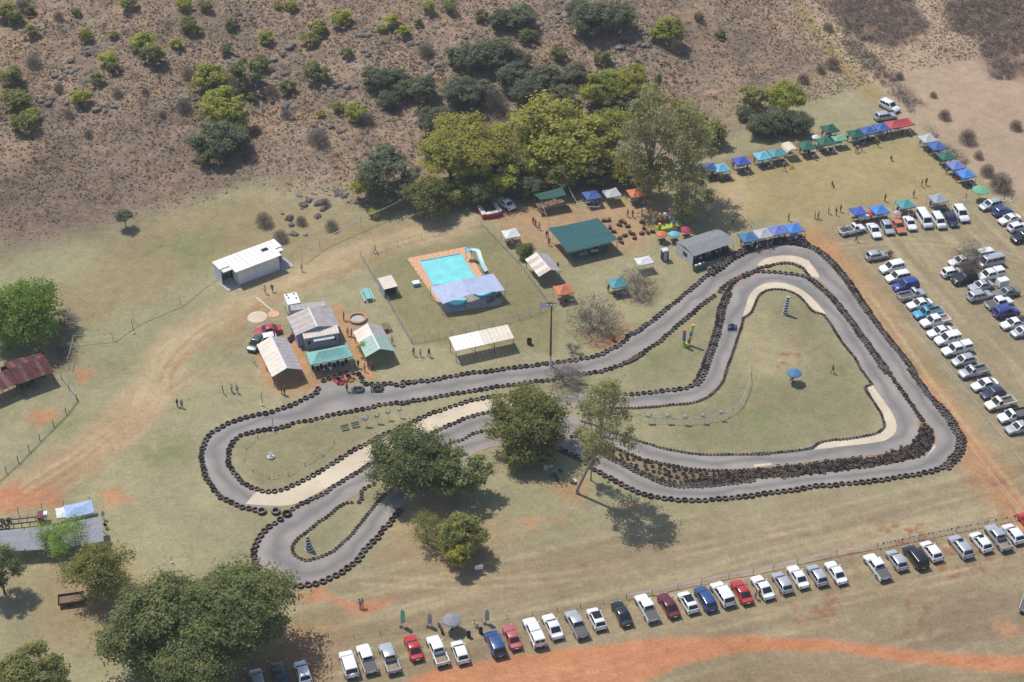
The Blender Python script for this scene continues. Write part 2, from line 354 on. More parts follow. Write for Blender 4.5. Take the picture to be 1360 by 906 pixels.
lay(poly_mask([(1000, 622), (1150, 610), (1205, 590), (1225, 560), (1242, 575), (1235, 600), (1190, 617), (1050, 634), (920, 643), (880, 636), (850, 622), (900, 622)], .8, .2) * .85, sc(96, 80, 68, .75)); lay(poly_mask([(770, 578), (850, 606), (930, 622), (990, 624), (960, 638), (900, 642), (850, 628), (800, 602)], 1.0, .4) * .7, sc(140, 120, 92, .75))
ROADPX = [(480, 960), (520, 915), (570, 893), (640, 878), (700, 867), (800, 857), (870, 848), (1000, 846), (1100, 850), (1200, 861), (1300, 870), (1440, 878), (1440, 898), (1280, 888), (1180, 877), (1100, 865), (1020, 863), (960, 869), (900, 887), (850, 910), (800, 960)]
m_road = poly_mask(ROADPX, .8, .28)
lay(poly_mask(ROADPX, 2, .6) * .2, sc(190, 138, 98, .76)); lay(m_road, RED); lay(m_road * np.clip((fbm(su * .06, sv * .9, 97) - .5) * 5, 0, 1) * .5, sc(186, 121, 84, .74)); lay(m_road * np.clip((.45 - fbm(su * .08, sv * 1.2, 99)) * 5, 0, 1) * .45, sc(208, 152, 116, .75))
m_brick = np.maximum(line_mask([(448, 408), (462, 440), (478, 470), (490, 500)], .9, .8, .4), np.maximum(line_mask([(384, 448), (402, 490)], 1.0, .8, .4), line_mask([(345, 470), (362, 500)], .7, .8, .4)))
lay(m_brick * .85, sc(205, 150, 105, .76)); lay(poly_mask([(350, 505), (430, 490), (470, 500), (428, 520), (380, 520)], 3) * .6, sc(190, 130, 92, .76))
tint *= (1 + (fbm(gxf * .13, gyf * .13, 101) - .5) * .28 + (fbm(gxf * .7, gyf * .7, 103) - .5) * .22)[:, None]
tint = np.clip(tint, .01, .9)

def ground_mat():
    m = bpy.data.materials.new('dry_grass_and_earth'); m.use_nodes = True
    n, l = m.node_tree.nodes, m.node_tree.links; b = n['Principled BSDF']; b.inputs['Roughness'].default_value = 1.0; b.inputs['Specular IOR Level'].default_value = .1
    at = n.new('ShaderNodeAttribute'); at.attribute_name = 'tint'; ac = n.new('ShaderNodeAttribute'); ac.attribute_name = 'coarse'
    g = n.new('ShaderNodeNewGeometry')
    def noise(s, d):
        t = n.new('ShaderNodeTexNoise'); t.inputs['Scale'].default_value = s; t.inputs['Detail'].default_value = d; t.inputs['Roughness'].default_value = .65
        l.new(g.outputs['Position'], t.inputs['Vector']); return t.outputs['Fac']
    def mth(op, a, b_, c=None):
        t = n.new('ShaderNodeMath'); t.operation = op
        for i, q in enumerate((a, b_, c)):
            if q is None: continue
            if isinstance(q, (int, float)): t.inputs[i].default_value = q
            else: l.new(q, t.inputs[i])
        return t.outputs[0]
    n1 = noise(1.7, 7); n2 = noise(.5, 5); n3 = noise(5.5, 4)
    k = mth('MULTIPLY_ADD', ac.outputs['Fac'], 1.1, 1.0)
    a1 = mth('MULTIPLY', mth('SUBTRACT', n1, .5), k); a2 = mth('MULTIPLY', mth('SUBTRACT', n2, .5), k); a3 = mth('SUBTRACT', n3, .5)
    f = mth('MULTIPLY_ADD', a1, .8, 1.0); f = mth('MULTIPLY_ADD', a2, .5, f); f = mth('MULTIPLY_ADD', a3, 1.0, f); f = mth('MAXIMUM', f, .25)
    vm = n.new('ShaderNodeVectorMath'); vm.operation = 'SCALE'; l.new(at.outputs['Color'], vm.inputs[0]); l.new(f, vm.inputs['Scale'])
    l.new(vm.outputs[0], b.inputs['Base Color'])
    bp = n.new('ShaderNodeBump'); bp.inputs['Strength'].default_value = .6; bp.inputs['Distance'].default_value = .12
    l.new(mth('MULTIPLY', mth('ADD', n1, mth('MULTIPLY', n3, .5)), k), bp.inputs['Height']); l.new(bp.outputs[0], b.inputs['Normal'])
    return m
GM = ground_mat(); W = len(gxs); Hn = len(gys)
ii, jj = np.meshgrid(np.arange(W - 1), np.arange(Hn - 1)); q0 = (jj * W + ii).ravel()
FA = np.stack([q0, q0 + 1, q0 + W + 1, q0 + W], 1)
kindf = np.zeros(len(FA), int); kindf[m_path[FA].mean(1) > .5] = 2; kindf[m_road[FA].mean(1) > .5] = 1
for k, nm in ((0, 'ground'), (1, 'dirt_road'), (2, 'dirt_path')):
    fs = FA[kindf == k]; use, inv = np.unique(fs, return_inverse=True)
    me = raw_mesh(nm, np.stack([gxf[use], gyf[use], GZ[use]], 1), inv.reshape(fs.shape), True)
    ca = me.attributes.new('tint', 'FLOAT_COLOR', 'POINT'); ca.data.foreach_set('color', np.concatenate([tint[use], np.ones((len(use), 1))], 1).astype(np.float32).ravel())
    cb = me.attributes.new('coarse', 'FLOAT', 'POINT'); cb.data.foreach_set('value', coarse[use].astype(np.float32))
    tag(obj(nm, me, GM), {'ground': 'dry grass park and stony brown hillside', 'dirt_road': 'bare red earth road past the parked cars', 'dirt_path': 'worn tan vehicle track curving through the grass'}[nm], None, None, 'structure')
# ------------------------------------------------------------------ the kart circuit: one closed lane, read as pairs of edge points
XS = [(694.4,487.5,694.4,508.4),(608.3,497.8,608.3,521.7),(542,507.3,544.3,532.7),(479.5,511.9,486.1,540.6),(426.6,509,437.6,551.2),(391.2,536,402.3,558.7),(338.3,551.2,355.9,569.8),(303,561.6,322.8,576.4),(276.5,580.3,309.6,584.8),(267.7,602.4,303.4,602.4),(272.1,626.7,306.3,621.2),(285.3,648.8,320.6,637.7),(309.6,667.5,338.3,647.7),(337.7,675,355.9,652.1),(375.2,672.8,375.8,650.5),(399.5,667.3,404.5,636.6),(439.2,646.3,433.2,620.5),(472.3,626.5,472.9,595.4),(496.6,611,501.6,580.4),(535,592,520,572),(575.2,573.5,545,560),(603.9,560.9,578.5,546.4),(630.3,550.8,608.3,536.4),(656.8,545.9,640.3,528.3),(690,543,674.5,524.7),(730,541,718,523),(780,543,778,523),(838.5,541.4,841.8,522.6),(890.3,537.4,885.9,517.6),(921.2,534.1,912.4,514.2),(945.5,523.1,925.7,507.2),(961,505,935.6,490.6),(968.7,480.7,944.4,466.3),(978.6,450.9,954.4,437.7),(986.4,425.8,956.6,417),(1002.9,403.7,966.5,394.9),(1008.4,392.7,976.4,377.2),(1019.5,385,1000.7,364.4),(1033.8,383.4,1029.4,360.7),(1049.3,385.6,1060.3,364.4),(1064.7,396,1075,369.5),(1081.7,413.7,1094.9,385),(1101.5,428,1114.8,406.4),(1119.2,454.5,1132.4,428),(1141.2,486.5,1158.9,465.5),(1157.8,509.8,1195.3,515.3),(1164.4,538.5,1214,541.8),(1175.5,563.9,1220.7,568.3),(1163.3,576,1211.9,588.1),(1123.6,583.7,1176.6,602.5),(1088.3,588.1,1105.9,609.8),(1044.1,600.3,1044.1,617.9),(1000,601.8,1000,622.4),(947.7,603.6,942.8,623.9),(901.4,599.2,898.6,619),(861.7,589.5,858.9,610.6),(841.2,581.9,832.4,600.7),(794.9,566.5,788.3,585.2),(760,553,750,573),(705,548,700,568),(643.6,549,643.6,571.3),(617.1,555.2,619.3,580.8),(577.4,573,597.2,588.3),(537,593,548,613),(496.6,612.8,496.6,642),(472.3,628.2,478.9,654),(439.2,648.6,454.6,669.5),(406.1,667.3,423.7,692.7),(373,688.3,403.9,709.2),(346.5,709.2,388.4,724.7),(337.2,736.8,388.9,733.5),(353.1,763.3,396.1,740.1),(391.7,777.7,408.3,744.6),(423.7,774.4,430.3,737.3),(456.8,757.1,452.4,721.8),(481.1,734.2,474.5,699.8),(507.6,703.3,494.4,673.9),(525,682,509.8,657.4),(560,655,543,630),(600,622,590,597),(643.6,597,639,573.5),(690,590,690,572),(733,591,745,575),(755.2,601.4,772.8,581),(785,619.9,805.9,605.1),(814.8,636.7,832.4,617.2),(850,653.7,858.9,631),(887.6,662,892,643.3),(925,664,920.7,644.2),(964.8,661,960.4,640.9),(1013.2,654.8,1000,636),(1066.2,648.2,1053,632.7),(1121.4,641.6,1110.4,626.1),(1174.4,636,1154.5,620.8),(1227.3,627.4,1198.6,613.5),(1258.2,617.3,1225.1,604.7),(1274.8,599.2,1240.6,588.1),(1277,583.7,1240.1,574.9),(1268.2,566.1,1229.5,559.5),(1245,535.2,1211.9,536.9),(1214,492.5,1180,490),(1183.2,452.3,1150,452.3),(1152.3,412.6,1123.6,417),(1128,375,1097,381),(1110.4,353,1077,367),(1092.7,336.4,1061.8,353),(1068.4,324.7,1041.9,348.1),(1036,321.4,1018.4,353),(1000.7,328.2,987.5,364),(969.8,343.7,967.6,373.9),(943.3,362.2,947.7,392.3),(912.4,387.6,921.2,414.3),(872.7,419.6,890.4,439.7),(833,447.4,855,465.5),(802.1,467.3,824.1,483.6),(770,476.4,795.2,492.8),(733,482,736.3,503.3)]
pairs = [(*flat(a, b), *flat(c, d)) for a, b, c, d in XS]
sm = catmull(pairs, 6, True); NS = len(sm)
V = []; U = []
for i, q in enumerate(sm):
    q = np.array(q); a, b = q[:2], q[2:]; z = .012 + .00005 * i
    for t in (0, .125, .25, .375, .5, .625, .75, .875, 1): V.append((*(a * (1 - t) + b * t), z)); U.append(t)
Fq = [(i * 9 + j, i * 9 + j + 1, ((i + 1) % NS) * 9 + j + 1, ((i + 1) % NS) * 9 + j) for i in range(NS) for j in range(8)]
def asphalt_mat(name, c1, c2, c3, dust=.35, line=False):
    m = bpy.data.materials.new(name); m.use_nodes = True; n, l = m.node_tree.nodes, m.node_tree.links; b = n['Principled BSDF']
    b.inputs['Roughness'].default_value = .9; b.inputs['Specular IOR Level'].default_value = .25
    g = n.new('ShaderNodeNewGeometry')
    def nz(s, d):
        t = n.new('ShaderNodeTexNoise'); t.inputs['Scale'].default_value = s; t.inputs['Detail'].default_value = d; t.inputs['Roughness'].default_value = .6
        l.new(g.outputs['Position'], t.inputs['Vector']); return t
    a = nz(.18, 5); r = n.new('ShaderNodeValToRGB'); r.color_ramp.elements[0].position = .35; r.color_ramp.elements[1].position = .65
    r.color_ramp.elements[0].color = (*c1, 1); r.color_ramp.elements[1].color = (*c2, 1); l.new(a.outputs['Fac'], r.inputs[0])
    d = nz(.55, 6); r2 = n.new('ShaderNodeValToRGB'); r2.color_ramp.elements[0].position = .56; r2.color_ramp.elements[1].position = .78
    r2.color_ramp.elements[0].color = (0, 0, 0, 1); r2.color_ramp.elements[1].color = (dust, dust, dust, 1); l.new(d.outputs['Fac'], r2.inputs[0])
    mx = n.new('ShaderNodeMix'); mx.data_type = 'RGBA'; l.new(r2.outputs[0], mx.inputs[0]); l.new(r.outputs[0], mx.inputs[6]); mx.inputs[7].default_value = (*c3, 1)
    base = mx.outputs[2]
    if line:   # rubber laid down on the driving line, earth swept to the edges
        at = n.new('ShaderNodeAttribute'); at.attribute_name = 'across'; w = nz(.12, 3); w2 = nz(1.4, 6)
        def M(op, a_, b_, c_=None):
            t = n.new('ShaderNodeMath'); t.operation = op
            for i, q in enumerate((a_, b_, c_)):
                if q is None: continue
                if isinstance(q, (int, float)): t.inputs[i].default_value = q
                else: l.new(q, t.inputs[i])
            return t.outputs[0]
        cen = M('MULTIPLY_ADD', w.outputs['Fac'], .9, .05); dist = M('ABSOLUTE', M('SUBTRACT', at.outputs['Fac'], cen), 0); rub = M('MULTIPLY', M('MAXIMUM', M('MULTIPLY_ADD', dist, -3.6, 1.0), 0.0), .62)
        mr = n.new('ShaderNodeMix'); mr.data_type = 'RGBA'; l.new(rub, mr.inputs[0]); l.new(base, mr.inputs[6]); mr.inputs[7].default_value = (*[q * .55 for q in c1], 1)
        ed = M('ABSOLUTE', M('SUBTRACT', at.outputs['Fac'], .5), 0); ed = M('MULTIPLY_ADD', M('ADD', ed, M('MULTIPLY_ADD', w2.outputs['Fac'], .30, -.15)), 7.0, -2.75); ed = M('MULTIPLY', M('MINIMUM', M('MAXIMUM', ed, 0.0), 1.0), .75)
        me_ = n.new('ShaderNodeMix'); me_.data_type = 'RGBA'; l.new(ed, me_.inputs[0]); l.new(mr.outputs[2], me_.inputs[6]); me_.inputs[7].default_value = (*sc(190, 138, 108, .78), 1); base = me_.outputs[2]
    f = nz(9, 4); mp = n.new('ShaderNodeMapRange'); mp.inputs[3].default_value = .8; mp.inputs[4].default_value = 1.2; l.new(f.outputs['Fac'], mp.inputs[0])
    vm = n.new('ShaderNodeVectorMath'); vm.operation = 'SCALE'; l.new(base, vm.inputs[0]); l.new(mp.outputs[0], vm.inputs['Scale']); l.new(vm.outputs[0], b.inputs['Base Color'])
    return m
TARMAC = asphalt_mat('weathered_tarmac', sc(150, 145, 140, .76), sc(170, 162, 154, .76), sc(196, 164, 136, .76), .35, True)
CONC = asphalt_mat('pale_concrete', sc(206, 190, 164, .80), sc(226, 209, 182, .80), sc(196, 156, 124, .8), .6)
tr = raw_mesh('kart_track', np.array(V), np.array(Fq))
tr.attributes.new('across', 'FLOAT', 'POINT').data.foreach_set('value', np.array(U, np.float32))
tag(obj('kart_track', tr, TARMAC), 'winding grey tarmac kart circuit between tyre walls', None, None, 'structure')
# laid concrete: the pale return lane and the run-off strips on the inside of the bends
def strip(pairs_px, name, label, mtl, z=.045):
    q = catmull([(*flat(a, b), *flat(c, d)) for a, b, c, d in pairs_px], 6); mb = MB()
    mb.grid([[(p[0], p[1], z), ((p[0] + p[2]) / 2, (p[1] + p[3]) / 2, z), (p[2], p[3], z)] for p in q])
    return tag(obj(name, mb, mtl), label, None, None, 'structure')
L = [(q[0] * .97 + q[2] * .03, q[1] * .97 + q[3] * .03, q[2] * .97 + q[0] * .03, q[3] * .97 + q[1] * .03) for q in XS[13:26]]
L[0] = (326, 670, 343, 650)
strip(L, 'concrete_lane', 'pale concrete stretch of kart lane beside the sandy hairpin', CONC)
def rp(R, *q): return [R(a, b)[0] + R(a, b)[1] for a, b in q]
strip(rp(R5, ((935, 545), (945, 548)), ((955, 480), (990, 505)), ((975, 420), (1022, 440)), ((1015, 375), (1055, 398)), ((1075, 347), (1100, 382)), ((1140, 342), (1150, 378)), ((1210, 352), (1210, 385)), ((1290, 385), (1270, 415))) +
      rp(R7, ((345, 425), (325, 470)), ((390, 470), (368, 505)), ((440, 530), (425, 530))), 'concrete_run_off', 'curved pale concrete strip inside the top infield bend', CONC)
strip(rp(R5, ((1020, 235), (1050, 245)), ((1080, 195), (1110, 228)), ((1170, 180), (1180, 214)), ((1260, 185), (1255, 222)), ((1330, 210), (1310, 250))) + rp(R7, ((345, 225), (310, 262)), ((380, 270), (345, 300)), ((400, 305), (390, 315))), 'concrete_run_off', 'pale concrete arc beside the small grass island at the top bend', CONC)
strip(rp(R8, ((715, 140), (690, 160)), ((770, 215), (730, 240)), ((830, 300), (775, 310)), ((862, 370), (795, 372)), ((855, 430), (780, 412)), ((800, 475), (730, 445)), ((700, 495), (640, 460)), ((560, 510), (540, 472)), ((440, 525), (430, 490)), ((365, 532), (375, 520))), 'concrete_run_off', 'pale concrete strip inside the sharp lower right bend', CONC)
for q in (R8((5, 622), (110, 612), (112, 625), (10, 638)), R8((1050, 565), (1095, 500), (1098, 520), (1040, 585))):
    c = [flat(*p) for p in q]; mb = MB(); mb.quad(*[(x, y, .05) for x, y in c]); tag(obj('concrete_patch', mb, CONC), 'small pale concrete patch on the tarmac lane', None, 'concrete patches on the track', 'structure')

# ------------------------------------------------------------------ tyres
def tyre_mesh(seed, R=.5, H=.34, n=16):
    rnd = random.Random(seed); mb = MB()
    pr = [(.30, .05), (.30, .27), (.335, .315), (.44, .325), (.495, .27), (.505, .17), (.495, .06), (.44, .012), (.335, .02)]
    pr = [(r * R / .5, z * H / .34) for r, z in pr]
    mb.lathe(pr, n, mats=[0, 1, 1, 1, 0, 0, 0, 0, 0], closed=True)
    sx = 1 + rnd.uniform(-.05, .05); mb.v = [(x * sx, y / sx, z + .012 * math.sin(3 * math.atan2(y, x) + seed)) for x, y, z in mb.v]
    return mb.mesh('tyre', 40)
RUBBER = mat('black_rubber', (.020, .019, .019), .85, var=.25, spec=.2)
DUSTS = [mat('dusty_sidewall_%d' % i, c, .95, var=.2, spec=.15) for i, c in enumerate([sc(118, 110, 106, .7), sc(92, 86, 84, .7), sc(140, 130, 124, .7), sc(70, 64, 62, .7), sc(128, 106, 92, .7)])]
WHITEPAINT = mat('white_paint', (.72, .72, .70), .6, var=.06)
ROWS = []   # (points, diameter, spacing factor, rows deep, label, stacked)
def row(pts, d, label, deep=1, stack=1, jit=.09, side=1, nz=.3): ROWS.append((pts, d, label, deep, stack, jit, side, nz))
row(R1((778, 205), (762, 232), (700, 265), (630, 298), (560, 325), (480, 348), (400, 365), (320, 385), (240, 412), (170, 450), (110, 498), (85, 560), (75, 610), (85, 660), (95, 700), (115, 750), (150, 805), (200, 860), (270, 893)) + R2((0, 325), (40, 335), (85, 345)), 1.0, 'worn truck tyre in the outer wall round the sandy left hairpin')
row(R2((125, 355), (190, 357), (240, 350), (275, 372)), 1.45, 'oversized tractor tyre lying where the two left hairpins meet')
row(R2((235, 402), (195, 430), (155, 457), (120, 497), (97, 537), (80, 577), (75, 620), (82, 655), (100, 700), (150, 760), (200, 785), (240, 795), (280, 800), (325, 800), (375, 798), (420, 795), (465, 785), (510, 768), (550, 748), (585, 732), (620, 710), (655, 685), (685, 660), (710, 635), (730, 605), (750, 580), (775, 555), (795, 530), (820, 508), (850, 465), (880, 438), (905, 408), (950, 350)), 1.04, 'big truck tyre in the outer wall of the small lower hairpin', nz=.33)
row(R1((1355, 275), (1300, 290), (1220, 292), (1150, 303), (1070, 322), (990, 338), (910, 352), (830, 370), (760, 388), (690, 402), (640, 410), (570, 435), (480, 450), (405, 462), (330, 480), (275, 515), (255, 550), (240, 590), (240, 640), (250, 675), (290, 728), (330, 770), (390, 800), (460, 822), (510, 822), (560, 815), (630, 785), (700, 750), (770, 715), (830, 678), (890, 640), (950, 600), (1010, 565), (1080, 530), (1140, 498), (1200, 470)) + R3((20, 590), (80, 560), (140, 535), (200, 505), (265, 480), (330, 458), (400, 435), (470, 412), (545, 398), (620, 385), (700, 382), (790, 378)), .93, 'truck tyre edging the long grass island with the chain fence')
row(R3((60, 428), (160, 410), (240, 395), (300, 382), (380, 370), (460, 358), (540, 345), (610, 330), (690, 320), (760, 312), (840, 300), (900, 293), (980, 285)) + R9((520, 880), (700, 868), (870, 850), (935, 830), (1040, 800), (1140, 760), (1230, 715), (1300, 670)) + R5((240, 815), (300, 785), (380, 725), (440, 685), (500, 630), (590, 555), (640, 515), (700, 460), (760, 415)), .92, 'truck tyre in the inner wall of the long top straight')
row(R5((800, 390), (820, 362), (850, 335), (880, 320), (940, 290), (1000, 270), (1070, 270), (1130, 272), (1200, 280), (1270, 290), (1330, 300)), .95, 'truck tyre between the two lanes of the top bend', 1)
row(R5((845, 385), (870, 350), (905, 312), (950, 300), (1040, 250), (1080, 238)), .9, 'truck tyre heaped where the lanes part at the top bend')
row(R5((1080, 240), (1150, 222), (1220, 220), (1290, 245), (1330, 290)), .7, 'small tyre round the grass island in the top bend')
row(R1((812, 155), (850, 140), (900, 125), (960, 108), (1000, 112), (1035, 125), (1045, 160), (1075, 180), (1130, 172), (1180, 178), (1215, 172), (1250, 182), (1290, 185), (1325, 168), (1355, 165)), 1.0, 'truck tyre in the wall round the kart pit bay')
row(R3((70, 300), (175, 295), (250, 288), (330, 270), (400, 258), (470, 245), (550, 240), (630, 228), (710, 215), (790, 208), (860, 203), (900, 192), (950, 190)) + R9((340, 775), (500, 750), (680, 725), (740, 712), (810, 700), (870, 685), (930, 655), (1020, 610), (1070, 590), (1130, 540), (1190, 470), (1280, 430), (1350, 370)) + R5((280, 645), (320, 620), (370, 580), (420, 540), (480, 490), (540, 445), (600, 395), (650, 355), (700, 310), (740, 280)), .97, 'truck tyre in the outer wall of the long top straight')
row(R5((740, 280), (800, 240), (860, 195), (920, 160), (1000, 125), (1080, 105), (1160, 95), (1240, 95), (1310, 110)), .92, 'stacked truck tyre in the wall below the row of gazebos', 2, 2)
row(R7((240, 97), (310, 110), (370, 130), (420, 165), (460, 200), (500, 240), (540, 290), (580, 340), (610, 385), (640, 430), (670, 475), (690, 505)), .84, 'truck tyre in the double outer wall of the right lane', 2)
row(R7((690, 510), (730, 560), (780, 625), (830, 690), (880, 750), (920, 800), (970, 870)) + R8((945, 40), (1000, 115), (1040, 170), (1070, 210), (1110, 250)), .66, 'small tyre in the outer wall of the right lane', 2)
row(R8((1110, 250), (1150, 300), (1190, 345), (1215, 390), (1240, 430), (1255, 470), (1250, 500), (1240, 540), (1210, 580), (1170, 620)), .9, 'truck tyre in the outer wall round the lower right corner', 2)
row(R8((1135, 632), (1100, 645), (1030, 665), (950, 680), (870, 690), (790, 705), (710, 715), (630, 722), (550, 730), (470, 740), (380, 745), (300, 760), (220, 768), (140, 778), (60, 790), (0, 800)) + R4((1340, 530), (1260, 540), (1180, 548), (1100, 555), (1020, 560), (940, 558), (850, 550), (760, 535), (680, 512), (590, 475), (520, 435), (450, 398), (385, 360), (320, 310), (250, 275), (190, 245), (150, 230), (90, 222)), 1.0, 'truck tyre in the outer wall of the bottom straight', nz=.33)
row(R2((310, 340), (360, 310), (390, 300), (430, 275), (470, 262), (510, 237), (540, 215), (600, 175), (640, 150), (690, 125), (740, 90), (800, 55), (850, 25)) + R3((60, 690), (160, 645), (260, 600), (320, 570), (380, 545), (440, 520), (500, 500), (560, 488), (620, 478), (720, 470), (840, 462)), .84, 'tyre in the wall between the concrete lane and tarmac lane')
row(R6((190, 462), (280, 462), (350, 455), (420, 447), (480, 440), (540, 435), (600, 425), (650, 400)), .97, 'truck tyre along the inner grass triangle, lower side')
row(R6((650, 400), (680, 365), (700, 320), (720, 270), (740, 210), (760, 150), (780, 90), (800, 20)) + R5((800, 540), (810, 490), (830, 440), (845, 400)), .86, 'tyre in the double wall beside the lane where the blue kart runs', 2)
row(R7((330, 305), (380, 340), (430, 385), (480, 430), (520, 480), (560, 530), (600, 580), (640, 640), (680, 690), (720, 750), (760, 805), (800, 855)) + R8((775, 20), (810, 60)), .74, 'tyre in the divider between the two right lanes', 2)
row(R8((810, 60), (840, 95), (880, 150), (920, 205), (960, 260), (990, 305), (1020, 345)), .9, 'truck tyre in the divider above the tyre heap', 1)
row(R6((140, 545), (265, 550), (340, 545), (420, 540), (500, 530), (570, 525), (640, 515), (700, 495), (750, 465), (790, 425), (820, 380), (835, 330), (855, 270), (880, 200), (900, 140), (930, 50)) + R5((935, 575), (940, 550), (980, 525), (1010, 470), (1030, 420), (1080, 385), (1140, 378), (1200, 385), (1260, 410), (1310, 455), (1340, 495)) + R7((370, 515), (420, 530), (460, 575), (500, 640), (540, 700), (580, 750), (620, 800), (650, 860)) + R8((650, 45), (700, 110), (715, 135), (675, 155), (700, 200), (740, 260), (770, 310), (790, 370), (785, 400), (740, 430), (650, 450), (560, 465), (480, 470), (400, 485), (360, 515), (320, 525), (200, 540), (80, 548), (0, 550)) + R6((1100, 825), (1000, 828), (880, 828), (760, 830), (650, 825), (550, 810), (450, 790), (370, 765), (300, 745)) + R4((560, 165), (430, 118), (330, 85)), .56, 'small half buried tyre edging the big infield', 1, 1, .04, 1, .2)
row(R2((800, 190), (740, 215), (720, 245), (730, 270), (710, 297)), .75, 'tyre loosely piled at the tip of the small island')
row(R2((665, 300), (620, 310), (570, 340), (520, 385), (470, 415), (430, 450), (380, 490), (340, 520), (312, 560), (312, 600), (340, 630), (390, 650), (440, 640), (500, 620), (560, 590), (610, 545), (660, 500), (700, 450), (740, 400), (780, 350), (820, 300), (850, 270), (900, 225)), .62, 'small tyre edging the island with the striped tyre cone', 1, 1, .04, 1, .22)
row(R3((250, 705), (350, 670), (400, 655), (450, 635), (490, 610), (550, 595), (650, 590)), .7, 'tyre between lanes under the spreading green tree')
row(R4((270, 168), (330, 180), (430, 250), (480, 290), (580, 340), (640, 370), (700, 400), (780, 435), (870, 465), (1000, 470), (1180, 455), (1360, 432)), .66, 'tyre along the lower edge of the rubble divider', 2)
row(R4((340, 165), (400, 200), (500, 235), (640, 290), (690, 310), (760, 325), (850, 345), (940, 360), (1050, 375), (1200, 380), (1360, 375)), .66, 'tyre along the upper edge of the rubble divider', 1)
TY = []; trnd = random.Random(5)
for pts, d, label, deep, stack, jit, side, nz in ROWS:
    g = [np.array(flat(a, b, nz)) for a, b in pts]; g = catmull(g, 10)
    seg = [np.hypot(*(g[i + 1] - g[i])) for i in range(len(g) - 1)]; tot = sum(seg); n = max(2, int(tot / (d * 1.03)))
    cum = np.concatenate([[0], np.cumsum(seg)])
    for k in range(n + 1):
        t = tot * k / n; i = min(np.searchsorted(cum, t, 'right') - 1, len(seg) - 1); f = (t - cum[i]) / max(seg[i], 1e-6)
        p = g[i] + (g[i + 1] - g[i]) * f; tg = (g[i + 1] - g[i]) / max(seg[i], 1e-6); nm = np.array([-tg[1], tg[0]])
        for r in range(deep):
            off = (r - (deep - 1) / 2) * d * .92
            q = p + nm * (off + trnd.uniform(-jit, jit)) + tg * (.5 * d if r % 2 else 0)
            for s in range(stack): TY.append((q[0], q[1], .03 + s * .34 * d * .98, d * trnd.choice((.88, .95, 1.0, 1.0, 1.04)), label, trnd.randrange(100), trnd.random()))
# the heap of loose tyres on the inside of the lower right corner
HEAP = R8((1050, 375), (1085, 430), (1085, 490), (1040, 545), (1000, 570), (850, 605), (700, 632), (500, 658), (240, 688), (0, 703)) + R4((1180, 450), (1050, 464), (960, 462), (900, 450), (1040, 432), (1120, 405), (1200, 392), (1340, 385)) + R8((0, 650), (200, 630), (400, 600), (600, 585), (700, 580), (800, 560), (880, 525), (960, 495), (985, 440), (1000, 400))
hp = [flat(a, b, .2) for a, b in HEAP]
def in_poly(x, y, pg):
    r = False
    for i in range(len(pg)):
        x1, y1 = pg[i]; x2, y2 = pg[(i + 1) % len(pg)]
        if (y1 > y) != (y2 > y) and x < (x2 - x1) * (y - y1) / (y2 - y1) + x1: r = not r
    return r
hx = [p[0] for p in hp]; hy = [p[1] for p in hp]; acc = []
for _ in range(16000):
    x = trnd.uniform(min(hx), max(hx)); y = trnd.uniform(min(hy), max(hy))
    if in_poly(x, y, hp) and all((x - a) ** 2 + (y - b) ** 2 > .2 for a, b in acc): acc.append((x, y))
rub = [flat(a, b, .2) for a, b in R4((420, 235), (520, 300), (640, 365), (780, 430), (900, 455), (1000, 455), (1120, 410), (1200, 392), (1050, 385), (850, 355), (690, 318), (560, 275))]
rx = [p[0] for p in rub]; ry = [p[1] for p in rub]
for _ in range(2500):
    x = trnd.uniform(min(rx), max(rx)); y = trnd.uniform(min(ry), max(ry))
    if in_poly(x, y, rub) and all((x - a) ** 2 + (y - b) ** 2 > .62 for a, b in acc): acc.append((x, y))
for x, y in acc: TY.append((x, y, .03, .62, 'loose black tyre in the heap at the lower right corner', trnd.randrange(100), trnd.random()))
for x, y in acc[::3]: TY.append((x + trnd.uniform(-.3, .3), y + trnd.uniform(-.3, .3), .24, .62, 'loose black tyre in the heap at the lower right corner', trnd.randrange(100), trnd.random()))
def shown(t): return t[3] / math.hypot(t[1] - CAM_Y, CAM_H) * (1.0 if 'heap' not in t[4] else .6)
hid = [(565, 625, 60), (700, 570, 52), (225, 815, 100), (340, 800, 45)]
def hidden(t):
    dz = CAM_H - t[2]; k = (t[1] - CAM_Y) * cp + dz * sp
    X = 680 + CAM_F * t[0] / k; Y = 453 - CAM_F * ((t[1] - CAM_Y) * sp - dz * cp) / k
    return any((X - a) ** 2 + (Y - b) ** 2 < r * r for a, b, r in hid)
TY.sort(key=lambda t: -shown(t) * (.3 if hidden(t) else 1))
tms = [tyre_mesh(s) for s in range(5)]
for k, (x, y, z, d, label, s, rn) in enumerate(TY[:300]):
    o = obj('tyre', tms[s % 5], [RUBBER, DUSTS[int(rn * 4.99)]], None, (x, y, max(.02, z)), rn * 6.28, d)
    o.rotation_euler = (trnd.uniform(-.07, .07), trnd.uniform(-.07, .07), rn * 6.28); tag(o, label, 'tyre', label.replace(' tyre ', ' tyres ', 1))
rest = TY[300:]; base = [np.array([v for v in MB().lathe([(.30, .03), (.30, .29), (.40, .325), (.5, .25), (.5, .05), (.42, .01)], 12, closed=True).v])][0]
bf = np.array(MB().lathe([(.30, .03), (.30, .29), (.40, .325), (.5, .25), (.5, .05), (.42, .01)], 12, closed=True).f); allv = []; allf = []; alm = []
bm_ = np.tile(np.array([0, 1, 1, 0, 0, 0]), 12)
